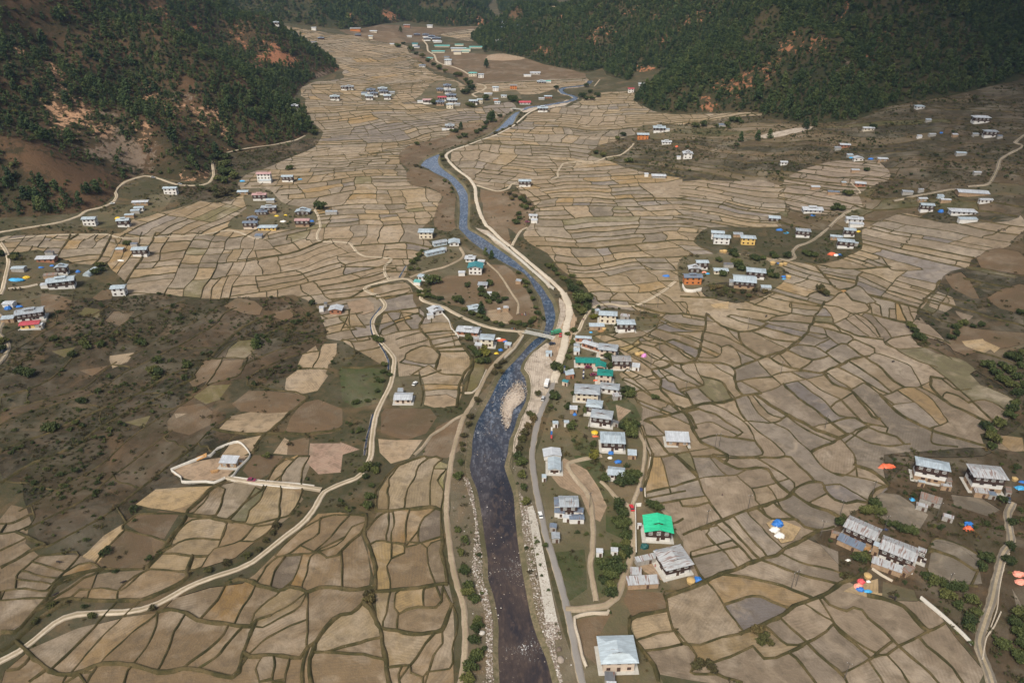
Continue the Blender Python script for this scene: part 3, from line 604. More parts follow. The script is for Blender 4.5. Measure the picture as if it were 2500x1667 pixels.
# ------------------------------------------------------------------ field banks traced one by one (| separates, * marks a broad bank)
BUNDS = """
*G:210,1350 240,1400 320,1450 420,1490 520,1490 640,1440 700,1430 920,1440 1100,1480 1270,1470 1400,1490 1500,1520 1590,1530 1630,1490 1645,1430 1670,1360 1720,1230 1740,1190|G:385,1450 500,1330 665,1155|G:510,1470 700,1240 832,1115|G:685,1425 720,1390 870,1260 960,1190 1075,1105|G:925,1440 1010,1300 1060,1190 1080,1105|G:1085,1475 1150,1340 1210,1210 1260,1125|G:1265,1470 1400,1360 1540,1240 1575,1175|G:1350,1485 1480,1390 1600,1260 1670,1190
*G:1080,1090 1180,1075 1280,1090 1370,1130 1460,1155 1560,1165 1640,1185 1720,1190 1750,1150|G:40,1490 130,1470 210,1390|G:200,1568 330,1480|G:440,1568 550,1485|G:600,1568 610,1510 640,1470|G:860,1568 890,1480 930,1440
*G:1680,1350 1720,1370 1900,1390 2060,1390 2110,1320 2180,1280 2260,1180 2352,1100 H:80,1090 160,1020 180,960 230,930|G:1700,1365 1800,1290 1950,1210 2115,1125|G:2110,1315 2120,1180 2110,1050 2120,955|G:1740,1195 1800,1200 1900,1140 2060,1030 2115,955|G:1725,1165 1850,1120 1950,1050 2110,955|G:1720,1170 1750,1100 1850,1010 1900,970 1940,925|G:1380,1130 1440,1060 1500,1000 1555,890|G:1620,1160 1680,1050 1730,960 1765,875
*G:1560,890 1640,860 1740,860 1780,890 1850,910 1920,930 2010,915 2080,930 2120,950 2200,920 2352,905 H:100,920 190,900|G:1770,850 1830,760 1900,700 1960,690 2170,670 2200,640|G:1855,900 1900,800 1955,690|G:1995,915 2050,780 2070,685|G:2085,930 2110,800 2130,700 2165,670|G:2160,660 2210,670 2260,700 2340,680 H:10,680|G:1960,690 2060,620 2190,530 2200,450 2220,420|G:1885,685 2000,570 2100,500 2200,440|G:2180,640 2260,560 2352,480 H:70,410|G:2170,665 2270,640 2352,580 H:70,500 140,470|G:2200,430 2300,415 2352,415 H:140,415
G:1590,1530 1650,1440 1700,1375|G:1780,1568 1760,1470 1805,1385|G:1870,1568 1890,1470 1880,1395|G:1960,1568 2000,1395|*G:2090,1650 2085,1568 2090,1400 2115,1330|*G:2150,1650 2140,1568 2130,1400 2160,1330|G:2150,1352 2250,1362 2352,1330 H:120,1290 270,1250|H:0,1370 150,1380 290,1395
*G:0,1210 100,1212 160,1170 260,1060 330,990 380,900 440,850 560,820 700,790 720,780|G:0,1000 200,995 335,985|G:0,940 120,925 260,935 350,930 400,895|G:100,860 230,870 375,890|G:90,900 105,840 130,810 190,760 280,700 400,680 520,670 540,700 480,770 420,840 370,890|G:150,800 290,820 400,850|G:230,740 350,760 430,785|G:370,885 450,810 540,750 620,740 700,790
*G:0,785 100,730 200,670 315,620 250,590 170,560|G:0,670 80,620 170,570|G:0,540 120,520 200,490 240,430 215,395|G:0,475 100,460 200,410|G:380,990 480,920 580,850 640,830|G:410,1000 480,990 540,930 620,930 700,925 850,930 960,820|G:595,1000 600,950 620,930|G:800,1000 830,930 930,830 990,800
*G:1290,800 1290,840 1200,900 1050,970 960,1000 850,1000 600,1000 480,1000 400,1050 250,1150 100,1280 0,1350|G:700,790 800,785 990,785 1150,800 1290,800
*G:1000,780 1100,660 1200,540 1270,430 1290,380 1380,310 1460,230 1560,165|G:1310,400 1340,390 1410,330 1440,270 1500,215|G:1340,400 1480,412 1545,230|G:1480,420 1560,440 1680,330 1760,220|G:1570,455 1700,310 1835,220|G:1570,460 1690,460 1720,380 1790,310 1835,225|G:1685,470 1770,490 1880,470 1920,430 1930,225|G:1920,430 2000,410 2060,330 2085,240
*G:1285,405 1400,420 1570,455|G:1180,615 1250,490 1320,440 1480,435 1560,470 1540,550 1520,580 1400,575 1290,575 1190,625|G:1150,680 1300,685 1440,690|G:1520,580 1560,480|G:1395,765 1440,690 1480,640 1560,620 1660,590 1740,490|G:1660,597 1740,600 1840,540 1890,480|G:850,480 960,400 1100,400 1265,400|G:850,500 950,530 1080,570 1130,590|G:660,740 720,650 780,580 860,510
G:1830,180 1880,110 1965,15|G:1920,180 1980,90 2055,5|G:2080,180 2090,90 2130,5|D:1340,1010 1410,905 1540,900 1690,903|D:1540,895 1480,1000 1410,1090|D:1500,890 1590,800 1700,755|D:1290,1160 1420,1085 1640,1015 1700,890|*D:1500,1390 1600,1410 1740,1420 1800,1418|*D:1740,1568 1800,1440 1900,1360 2000,1270 2130,1170|*D:1820,1420 2000,1415 2130,1420 2352,1380|D:2120,1160 2000,1130 1870,1110 1700,1080|D:2150,970 2210,850|D:2060,965 2130,970 2260,978
*H:170,410 160,520 200,620 240,780 240,930|*H:170,1010 210,1060 240,1130 280,1190 290,1300 320,1420 330,1568 350,1800|H:0,655 60,590 130,540 150,490|H:5,920 10,680|*H:230,935 340,940 520,915 640,890 700,885 725,890|*H:235,385 320,385 480,375 620,350 690,380|H:245,375 245,250 290,170 360,90 450,50 570,8|H:310,385 325,230 340,150 370,95|H:445,372 460,230 510,140 530,80 600,20 650,5|H:615,350 620,200 640,80 690,25|H:690,380 700,260 660,180 690,140 728,100
H:180,500 230,430 310,388|H:205,620 250,600 300,595 340,605 430,617 440,640 510,612 540,600|H:320,595 320,388|H:350,608 355,385|H:435,620 440,450 480,375|H:530,595 530,500 570,430 650,372|H:540,600 590,632 610,600 690,580|H:690,585 690,380|H:440,640 440,680 350,720 310,770 340,880 345,935|H:590,630 595,740 640,890|*H:690,580 700,700 722,885
*H:225,1080 280,1190 400,1200 560,1225 650,1220 690,1205 720,1130 750,1040|H:295,1192 320,1050 345,940|H:390,1200 400,1090 450,1060 530,1040 640,1045 680,1000 690,888|H:400,1080 370,1050 380,960 410,935|H:565,1040 560,930 575,908|H:690,900 750,1020 790,1090 800,1180 770,1330 770,1430 750,1470|H:480,1440 510,1380 640,1225|H:330,1455 480,1440 490,1490 570,1520 600,1480 750,1470|H:610,1480 650,1380 700,1300 690,1208|H:400,1620 405,1500 430,1448|H:570,1650 570,1520
*H:1975,1125 2060,1090 2240,1070|H:2240,1070 2230,960 2240,935|*H:1985,1110 1985,1190 2010,1280 2100,1380 2150,1450 2180,1568|H:2010,1282 2150,1240 2300,1212 2320,1200|H:2240,1070 2300,1212 2352,1290|H:2080,1352 2200,1330 2352,1300 I:0,1300|H:2090,255 2200,230 2300,210 I:0,190|H:2095,332 2200,330 2352,305|H:2200,400 2280,470 2352,440|*H:2130,20 2110,140 2088,250 2100,360
*I:150,870 250,830 350,790 440,740 560,715 640,690 700,640 780,600 840,570|*I:0,930 70,910 150,880|I:155,880 230,950 280,1030 340,1110 400,1190 430,1215|I:0,1300 110,1300 230,1270 430,1220|*I:430,1218 550,1170 650,1120 740,1060 840,1020 930,970 1010,930 1090,880 1180,850 1280,780|I:310,830 430,830 560,870 700,900 820,940 910,978|I:280,1030 390,990 470,960 530,965 620,1000 750,1050|I:570,735 700,780 850,820 960,850 1085,888|I:690,680 800,730 930,760 1070,810|I:550,1175 640,1240 720,1300 850,1280|I:675,1110 750,1190 850,1280 930,1360 1000,1430 1100,1520 1130,1568 1180,1680
I:850,1025 940,1090 1040,1140 1100,1200 1190,1280 1300,1350 1340,1370|I:975,975 1030,1030 1140,1070 1190,1050 1250,1070 1280,1120 1370,1200 1480,1300 1590,1400 1700,1500 1790,1600|I:1045,1130 1100,1220 1180,1290 1290,1395|I:850,1280 940,1240 1030,1180|*I:1260,960 1360,980 1480,1030 1560,1090 1660,1190 1700,1215|I:1480,1030 1600,1110 1690,1200|I:1500,1310 1640,1250 1690,1210 1790,1150|I:1640,1250 1700,1320 1810,1420 1930,1580|I:1360,1385 1410,1380 1500,1310|I:1410,1380 1500,1480 1580,1600|I:1290,1410 1340,1370|I:1285,1420 1370,1568 1400,1620|I:1100,1490 1200,1450 1290,1400|I:720,1350 820,1430 940,1590|I:240,1420 360,1360 480,1310 550,1390 640,1390 720,1350|I:850,1280 780,1320 720,1350
I:0,1255 60,1320 100,1380 90,1420 70,1490 100,1500 240,1500 300,1530 420,1560|I:0,60 110,170 150,250 200,330 275,435|I:0,195 110,165 300,150 360,150 415,110|I:200,20 300,150|I:0,355 60,350 180,320|I:0,545 100,510 160,510|*I:150,500 270,440 420,390 540,350 650,310 740,280 770,250|I:370,150 470,230 500,310 550,350|*I:220,0 300,60 380,95 500,85 590,100 620,150 680,220 750,275|I:600,70 700,130 780,200 770,255|*I:770,270 900,350 1000,390 1120,450|*I:780,240 850,200 960,190 990,240 1050,310 1120,330 1200,320 1290,330|I:990,200 1080,200 1170,250 1280,315|I:890,325 990,270|I:740,10 830,90 925,185|I:930,40 1010,110 1100,150 1200,80 1190,55|*I:1180,70 1300,110 1410,200 1330,240 1280,320|I:1110,140 1260,170 1400,215
I:470,230 580,210 665,180|I:580,210 655,310|I:550,380 620,440 760,430 790,435 840,490 950,520 1040,490|I:640,330 700,380 800,450|I:240,480 360,600 480,725|I:300,470 420,600 525,710|I:360,430 470,560 580,695|I:450,395 580,530 690,645|I:190,530 170,550 230,620 300,680 370,775|I:60,665 230,620|I:70,700 270,650|I:120,860 80,760 60,690|I:1690,680 1750,580 1900,620 2050,700 2040,800|I:1740,660 1880,710 2010,790|I:1680,790 1700,820 1850,890 2030,915
*F:960,540 900,640 860,720 790,790 700,850 570,890 520,910 440,940 355,970|*F:190,620 300,690 400,720 470,720 560,680|*F:160,590 160,640 150,720 130,820 90,910 0,940|*F:90,930 200,935 300,945 350,970 360,1040 390,1130 430,1160 500,1150|*F:580,890 700,950 830,980 930,1000 1030,970 1140,920 1245,890|*F:960,1005 1040,1080 1170,1130 1230,1210 1300,1300 1350,1320|*F:510,1150 590,1210 700,1280 830,1340 940,1400 1085,1450|F:330,600 430,620 560,640 620,620 740,590 750,550|F:310,610 420,650 560,690|F:490,530 600,560 680,580|F:370,560 520,580 660,605|F:600,480 740,510 900,540 955,545|F:740,515 740,550 920,575|F:670,580 830,600 925,612|F:600,640 740,650 890,660|F:560,650 700,690 875,720|F:550,680 690,720 835,755|F:470,715 600,760 790,790|F:480,720 600,780 720,835
*F:395,730 410,800 470,850 545,892|F:300,690 350,740 400,790|F:0,620 80,630 160,645|F:0,665 150,680|F:0,720 80,720 150,710|F:10,750 140,795|F:0,790 140,850|F:0,850 100,905|F:160,720 270,740 385,795|F:150,770 280,830 240,890 110,890|F:280,825 330,810 380,870 410,935|F:140,820 250,872|F:330,820 500,905|F:80,950 130,1030 140,1080 60,1110 0,1130|F:130,1020 270,1060 340,1175|F:210,945 352,1030|F:270,1060 365,1180|*F:30,1240 150,1210 300,1190 420,1160 500,1150|F:90,1095 210,1200|F:20,1125 80,1225|F:100,1240 230,1290 330,1360 410,1410 350,1442|F:140,1450 230,1430 350,1442|F:80,1360 180,1340 310,1400|F:200,1215 370,1300 470,1390 500,1460 540,1568 I:190,0|F:360,1185 430,1320 520,1400 600,1460 700,1568 I:240,20|F:435,1330 600,1350 650,1340 700,1310|F:460,1170 520,1280 620,1345|F:490,1160 600,1280 690,1310
F:640,1350 740,1400 800,1470 880,1550|F:730,1305 830,1380 1000,1465|*F:880,1550 980,1500 1085,1450|F:1080,1450 1150,1520 1190,1568 I:1200,80|F:1085,1435 1250,1370 1290,1350|F:520,915 600,1000 660,1060 680,1080 610,1120 530,1150|F:375,1060 470,1040 605,1030|F:440,1070 540,1135|F:605,1030 700,990 830,985|F:680,1080 830,1050 965,1010|F:745,990 850,1045|*F:700,1085 800,1180 920,1260 1010,1340|F:800,1070 900,1130 1000,1220 1090,1300 1190,1310|F:850,1050 960,1120 1110,1190|F:1020,1230 1110,1180 1185,1140|F:920,1375 1010,1340 1190,1310 1260,1355|F:1110,1190 1180,1280 1250,1345|F:1185,1140 1260,1220 1350,1315|F:970,990 1060,1050 1170,1115|F:1070,960 1170,1010 1350,1120 1400,1140|F:1170,935 1290,1010 1420,1115|F:1170,1115 1240,1070 1375,1160|*F:1255,895 1380,980 1450,1060 1525,1100|F:1370,1160 1450,1130 1520,1100 1620,1100 1700,1065|F:1260,890 1330,870 1440,900 1570,960 1600,1010 1650,1095
*F:1370,1160 1470,1270 1600,1340 1730,1400 1900,1450 2080,1500|F:1480,1120 1580,1190 1670,1260 1765,1350|F:1440,1225 1560,1205|F:1610,1110 1720,1180 1800,1290 1830,1330 1730,1375|F:1640,1100 1760,1160 1800,1190|*F:1710,1030 1710,1090 1760,1150 1850,1220 2000,1290 2130,1355|F:1790,1180 1810,1130 1900,1160 1975,1210|F:1780,1040 1880,1110 1990,1110|F:1780,1010 1900,1110 2050,1240 2165,1345|F:2000,1200 2080,1190 2180,1230 2260,1290|F:2100,1100 2200,1140 2300,1195|F:1190,1420 1270,1370 1340,1400 1485,1440|F:1190,1425 1300,1480 1420,1500 1570,1480|F:1420,1380 1300,1350|F:1730,1400 1720,1480 1900,1510
F:1020,500 1060,460 1120,440 1180,500 1260,520 1290,560 1260,585|F:1010,540 1080,550 1170,590 1260,580|*F:920,650 1040,670 1180,740 1295,760|F:980,560 1030,600 1050,660 1085,705|F:1130,625 1150,590 1190,590|F:1050,660 1150,610|F:1130,630 1200,690 1280,745|F:1180,600 1250,660 1340,755|F:1220,600 1300,650 1360,755|F:1310,600 1390,690 1440,755|*F:1260,585 1400,620 1530,655|F:1130,430 1200,400 1330,510 1290,520|*F:1360,480 1500,520 1625,560|F:1290,520 1310,590|F:1360,540 1380,615|F:1420,560 1430,625|F:1470,560 1480,635|F:1520,570 1540,645|F:1570,580 1590,650|F:1360,485 1420,410 1490,340 1540,305|F:1370,490 1600,555|F:1400,450 1640,535|F:1420,430 1665,505|F:1440,400 1695,465|F:1480,370 1715,435|*F:1620,565 1680,480 1740,420 1770,370
F:880,670 970,690 1000,750 1070,805|F:970,690 1120,730 1180,760 1130,800 1070,805|F:805,795 860,740 960,770 1000,760|F:905,820 980,790|*F:1000,850 1090,800 1130,805 1240,890|F:1130,800 1190,770 1320,835|F:720,845 800,810 920,820 1000,870 1085,935|F:640,885 720,845 830,890 900,910 1000,880|F:825,960 900,910|F:600,885 650,860 745,950|F:1220,300 1340,340 1435,380|F:1220,335 1400,415|F:1210,370 1390,435|F:980,300 1210,340|F:980,320 1200,365|F:1000,345 1190,380|*F:960,310 1040,400 1080,430 1170,410 1220,320|F:1400,240 1440,290 1510,300 1660,290|*F:930,260 1060,280 1200,285 1400,270|F:500,525 560,490 620,460|F:1390,760 1400,800 1470,830 1600,830|F:1390,790 1450,760 1560,740|*F:1590,690 1640,770 1700,800|F:1470,830 1580,900 1750,960|F:1660,810 1760,850 1860,910
E:0,205 40,200 100,205|E:20,270 150,270 300,275|E:0,380 100,360 200,320 290,300|*E:140,440 60,480 0,490|E:200,420 320,390 440,380|E:240,470 360,440 470,420|E:290,495 400,470 480,440|E:0,690 30,640 50,585|E:50,585 60,680 100,700|E:0,690 100,680 180,690|E:100,590 130,640 180,690|E:0,770 80,790 190,770|E:60,790 100,850 70,900 0,905|*E:0,960 130,965 270,950|E:280,600 350,580 470,590|E:280,665 380,640 480,600|E:280,700 400,650 490,625|*E:570,620 540,690 600,760 650,840 680,870 660,950|E:285,745 420,710 560,700|E:380,770 480,740 570,720|E:400,830 500,800 600,770|E:440,870 560,810 640,830|E:350,630 390,690|E:430,620 470,680|E:620,720 760,710|E:635,770 790,740|E:650,810 820,770|E:690,855 860,850|*E:870,850 900,930 850,1000 810,1080 790,1240|E:430,910 570,940 670,940|E:480,1020 600,950 690,1000 830,1020|E:545,1030 690,975|E:540,1020 560,1120 550,1230|E:560,1080 690,1080 810,1085|E:560,1120 800,1120|E:400,930 560,960|*E:900,890 900,960 870,1040 840,1140
K:820,150 800,60 880,0|*K:1210,195 1300,220 1500,270 1700,320 1900,360 2100,350 2352,380|K:1750,0 1850,50 1950,150 2050,220 2120,345|K:2010,140 2150,150 2200,220 2170,340|K:1260,410 1500,410 1720,400 1780,370|K:1420,540 1600,520 1660,510|K:1770,380 1680,460 1640,560 1560,650 1450,740 1330,800 1200,890 1050,940 960,950|K:500,745 700,690 930,690|K:780,830 1000,800 1350,770|K:1450,740 1600,790 1800,840 1950,790 2050,820 2200,900 2352,950|K:1600,600 1800,650 2080,720 2200,740 2352,790|K:1690,470 1900,560 2150,630 2340,650|K:1740,420 1900,490 2100,560 2352,600|K:1400,770 1550,850 1700,870 1800,880|K:1590,925 1700,880 1800,870 1900,940 2050,1010 2150,1090 2250,1150 2352,1120|K:1330,805 1400,870 1500,900 1600,930 1700,1010 1900,1170|K:1120,1010 1390,865|K:1150,1090 1270,1050|K:1470,1050 1560,1130 1650,1170 1800,1170 1940,1222|*K:2352,1215 2050,1230 1940,1225 1800,1290 1700,1330 1560,1345|K:1160,1090 1400,1230 1560,1365|*K:1560,1365 1650,1480 1720,1544 Q:1700,200 1800,330 1950,500 2050,610 2180,660 2240,720 2300,850 2352,930|K:1680,1345 1780,1440 1850,1544 Q:1950,100 2000,190 2100,270 2170,330 2300,525|K:2060,1240 2100,1350 2250,1460 2352,1544|K:1030,1400 1150,1470 1270,1530 1400,1490 1500,1470
Q:1270,60 1400,180 1480,250 1600,350 1750,420 1900,520 2040,615|Q:1230,290 1340,240 1470,240|Q:1250,400 1450,480 1650,560 1910,650|*Q:1420,780 1600,740 1800,710 2000,640 2180,600|Q:2060,220 2200,190 2352,210|Q:2190,590 2352,530|Q:1380,870 1430,1050 1600,1080 1780,1060|Q:1560,850 1650,930 1780,1040|*Q:1400,1080 1600,1110 1700,1230 1850,1380 1940,1390 2050,1470 2130,1544 2300,1700|Q:1450,1130 1520,1300 1560,1440 1750,1420 1930,1390|Q:1940,1390 2100,1350 2352,1310|E:2050,1350 2080,1450 2110,1568|*F:0,1250 40,1330 80,1400 140,1480 220,1520 320,1568 I:300,55|F:0,1420 40,1520 60,1568 I:110,165
"""
ZONES = [  # outline, a segment that shows which way the strips run, strip width, parcel length, waviness
 ("A:1560,110 2352,240 B:330,215 480,370 600,480 480,560 330,580 0,590 A:2330,560 2300,470 1900,180", "B:0,470 300,440", 12, 28, 14),
 ("B:480,370 600,480 860,590 830,625 640,570 560,690 840,750 1170,700 1195,760 1120,800 1000,870 700,950 500,1000 390,1085 0,1060 A:2180,1000 2215,900 2080,810 2110,720 2070,610 2300,540 B:0,590 330,580 480,560", "B:100,900 500,870", 12, 24, 15),
 ("B:0,1060 390,1085 450,1190 480,1280 560,1290 690,1335 680,1400 690,1440 640,1500 560,1568 E:520,60 620,105 560,190 480,230 440,330 420,350 330,370 330,200 0,100 D:2200,90 1790,80 A:2150,1440 1850,1300 1640,1270 1700,1200 1850,1150 2180,1000", "B:100,1420 500,1390", 12.5, 24, 13),
 ("A:1640,1270 1850,1300 2150,1440 D:1790,80 1640,30 0,100 0,60 820,40 A:950,1490 1200,1440 1440,1370", "A:1100,1560 1250,1480", 12, 22, 4),
 ("D:0,60 820,40 1560,20 1790,80 1760,200 1740,260 1700,310 1640,490 1380,490 1100,450 900,470 870,380 740,250 400,300 100,200 0,150", "D:1240,330 1330,130", 9, 30, 5),
 ("D:1790,80 2200,90 2352,110 E:330,205 330,370 150,440 250,470 310,540 200,640 240,740 270,800 330,870 300,960 D:2330,760 2250,760 2230,650 2180,560 2100,500 1980,450 1900,490 1640,490 1700,310 1750,250", "D:1850,250 2300,170", 12, 26, 12),
 ("E:170,430 300,372 440,360 520,400 560,440 500,520 560,590 280,610 310,540", "E:280,450 470,420", 13, 30, 3),
 ("E:560,590 700,560 760,640 800,740 840,830 870,850 690,860 620,760 560,680", "E:620,720 760,710", 13, 30, 3),
 ("B:745,1100 770,1040 960,975 1200,870 1350,765 1580,720 1780,640 2000,630 2010,690 2150,770 2352,790 C:270,770 540,770 540,800 20,850 B:2352,870 2050,920 1850,980 1700,1060 1850,1110 1550,1130 1480,1240 1180,1270 1080,1310 940,1280 800,1150", "B:1100,1000 1500,1010", 12, 22, 15),
 ("B:1180,1270 1480,1240 1550,1130 1850,1110 2050,1180 2352,1230 C:0,1250 80,1568 F:80,100 220,180 300,170 280,400 0,430 0,540 E:2250,360 2200,640 2210,600 1850,545 1760,540 1700,590 1720,500 1640,370 1500,270 1420,180 1250,60 B:1340,1460 1220,1330", "B:1500,1400 2100,1380", 12, 26, 13),
 ("C:0,1250 200,1240 680,1270 690,1330 700,1400 720,1450 620,1480 680,1568 F:180,0 150,60 0,0 C:0,1568", "C:300,1300 600,1320", 9, 50, 9),
 ("F:220,180 300,170 560,210 760,230 940,250 970,310 1050,440 960,540 740,520 600,480 420,540 280,400", "F:640,330 900,400", 11, 40, 4),
 ("C:1260,1568 1500,1470 1850,1540 2352,1480 F:2352,0 2250,130 2000,200 1980,270 1400,270 940,250 1240,150 1230,0", "F:1500,60 2000,150", 10, 60, 5),
 ("C:700,1240 850,1160 1050,1110 1330,1110 1420,1230 1230,1330 1240,1420 1000,1480 740,1430 690,1330", "C:900,1230 1200,1270", 11, 45, 5),
 ("F:1540,305 1800,320 1750,420 1690,530 1620,560", "F:1480,370 1710,430", 11, 40, 4),
 ("F:1980,270 2250,330 2300,420 2200,460 2050,560 1870,570 1760,380 1850,300", "F:1980,380 2200,430", 12, 40, 4),
 ("H:2110,60 2300,0 2352,0 2352,540 2280,470 2180,400 2100,330", "H:2100,240 2300,210", 22, 45, 3),
 ("F:0,400 0,620 160,590 190,620 330,600 420,540 500,520 380,520 200,490 130,430", "F:0,560 300,580", 13, 34, 6),
 ("E:1690,590 1850,545 2210,600 2300,640 2352,560 2352,1040 2352,1400 2070,1330 2050,1150 1900,1010 1990,930 1910,830 1780,780 1740,740 2000,700 2200,640 1990,600", "E:2000,1130 2280,1260", 14, 40, 6),
 ("B:940,580 1680,540 1660,600 1450,620 1350,650 960,640", "B:1000,620 1400,600", 16, 50, 6),
 ("B:1690,1060 1850,980 2050,920 2200,850 2352,860 C:200,830 540,800 850,850 1180,830 1400,740 1900,650 2352,540 2352,1480 1850,1540 1500,1470 1260,1568 700,1568 620,1480 720,1450 690,1330 700,1240 200,1240 0,1250 B:2352,1230 2050,1180 1850,1110", "C:600,1050 1100,1080", 17, 60, 14),
 ("F:2352,0 2250,130 2000,200 1980,270 1800,320 1750,420 1650,540 1570,680 1600,740 1700,800 1850,880 1950,920 2050,1000 2280,1130 2352,1200", "F:1980,380 2200,430", 18, 50, 10),
 ("D:0,930 60,830 130,680 500,500 930,490 1380,500 1990,480 2190,610 2270,740 2060,900 1880,1080 1640,1030 1480,1230 1600,1300 1700,1440 1500,1568 G:1180,100 1080,250 930,360 560,680 320,640 200,400 0,110", "D:900,1300 1300,1100", 19, 48, 14),
 ("B:680,240 950,195 1000,240 900,285 760,260", "B:700,240 900,220", 18, 50, 6),
]
lines = []                         # (points, half width, height)
n_traced = 0
for row in BUNDS.strip().splitlines():
    for s in row.split('|'):
        big = s.startswith('*'); s = s.lstrip('*')
        if not s.strip(): continue
        p = catmull(P(s, T), 3.0)
        p = p + 1.2 * np.stack([fbm(p[:, 0] / 9, p[:, 1] / 9, 91, 2) - .5, fbm(p[:, 0] / 9, p[:, 1] / 9, 92, 2) - .5], 1) * 2
        lines.append((p, .78 if big else 0.42, 0.95 if big else 0.58)); n_traced += 1

FIELD = {CID[c] for c in ('paddy', 'paddy_fan', 'paddy_dark', 'fan', 'scrub')}
def clip_runs(p, zone):
    ok = inpoly(p, zone)
    c = cover(p)
    ok &= np.isin(c, list(FIELD)) & ~inpoly(p, RIVER)
    out = []; cur = []
    for i, k in enumerate(ok):
        if k: cur.append(i)
        elif cur: out.append(cur); cur = []
    if cur: out.append(cur)
    return [p[max(0, r[0] - 1):r[-1] + 2] for r in out if len(r) >= 3]

for zi, (zs, ds, w, l, amp) in enumerate(ZONES):
    zone = P(zs, T)
    d2 = P(ds, T); d = d2[1] - d2[0]; d = d / np.linalg.norm(d); nrm = np.array([-d[1], d[0]])
    u = zone @ d; v = zone @ nrm
    r = np.random.default_rng(100 + zi)
    vs = [v.min() - 20]
    while vs[-1] < v.max() + 20: vs.append(vs[-1] + w * r.uniform(.55, 1.5))
    us = np.arange(u.min() - 20, u.max() + 20, 4.0)
    def curve(uu, v0):
        uu = np.asarray(uu, float)
        off = amp * 2.6 * (fbm(uu / 120 + 3 * zi, np.full_like(uu, v0 / 150.0), 200 + zi, 2) - .5) + amp * .9 * (fbm(uu / 34, np.full_like(uu, v0 / 60.0), 230 + zi, 2) - .5)
        return v0 + off * 1.6
    if l < 38:
        # plots in blocks: broad curved bands cut into blocks, each block divided its own way
        vs = [v.min() - 20]
        while vs[-1] < v.max() + 20: vs.append(vs[-1] + w * 2.7 * r.uniform(.6, 1.45))
    cur = [curve(us, a) for a in vs]
    for a, c in zip(vs, cur):
        p = us[:, None] * d + c[:, None] * nrm
        big = r.random() < (.3 if l < 38 else .16)
        for q in clip_runs(p, zone):
            lines.append((q, .80 if big else .42, .85 if big else .52))
    def put(uu, a, b, t):
        p = uu[:, None] * d + (a * (1 - t) + b * t)[:, None] * nrm
        for q in clip_runs(p, zone): lines.append((q, .38, .48))
    for i in range(len(vs) - 1):
        x = us[0] + r.uniform(0, l); px_, psk = us[0], 0.0
        while x < us[-1]:
            sk = r.uniform(-.5, .5) * (vs[i + 1] - vs[i]) * (.7 if l < 38 else 1)
            t = np.linspace(0, 1, 6 if l >= 38 else 12)
            wob = r.normal(0, .7, len(t)) if l >= 38 else 5.0 * (fbm(t * 3 + x, np.full_like(t, i), 260 + zi, 2) - .5)
            uu = x + sk * t + wob
            put(uu, curve(uu, vs[i]), curve(uu, vs[i + 1]), t)
            if l < 38:
                mode = r.random(); Lb = x - px_; Wb = vs[i + 1] - vs[i]
                def sub_t(t0, s0, s1):
                    ss = np.linspace(s0, s1, max(6, int(Lb * (s1 - s0) / 3)))
                    tt = t0 + .16 * (fbm(ss * 2.5 + x, np.full_like(ss, t0 * 3), 270 + zi, 2) - .5) + r.uniform(-.05, .05) * (ss - .5)
                    u_ = px_ + Lb * ss + (psk * (1 - ss) + sk * ss) * tt
                    put(u_, curve(u_, vs[i]), curve(u_, vs[i + 1]), tt)
                def sub_s(s0, t0, t1):
                    tt = np.linspace(t0, t1, max(6, int(Wb * (t1 - t0) / 3)))
                    ss = s0 + .14 * (fbm(tt * 2.5 + x, np.full_like(tt, s0 * 3), 280 + zi, 2) - .5)
                    u_ = px_ + Lb * ss + (psk * (1 - ss) + sk * ss) * tt
                    put(u_, curve(u_, vs[i]), curve(u_, vs[i + 1]), tt)
                if mode < .50:
                    n_ = max(1, int(round(Wb / w * r.uniform(.8, 1.25))) - 1)
                    for k_ in range(n_):
                        sub_t((k_ + 1) / (n_ + 1) + r.uniform(-.06, .06), 0, 1)
                    if r.random() < .6: sub_s(r.uniform(.3, .7), 0, 1 / (n_ + 1)); sub_s(r.uniform(.3, .7), 1 - 1 / (n_ + 1), 1)
                elif mode < .82:
                    n_ = max(1, int(round(Lb / w * r.uniform(.55, .95))) - 1)
                    for k_ in range(n_): sub_s((k_ + 1) / (n_ + 1) + r.uniform(-.06, .06), 0, 1)
                    if r.random() < .5: sub_t(r.uniform(.35, .65), 0, 1)
                else:
                    m_ = r.uniform(.4, .6); sub_s(m_, 0, 1)
                    for k_ in (1, 2): sub_t(k_ / 3, 0, m_)
                    sub_t(r.uniform(.4, .6), m_, 1)
                px_, psk = x, sk
                x += l * 1.75 * r.uniform(.6, 1.5)
            else: x += l * r.uniform(.45, 1.7)

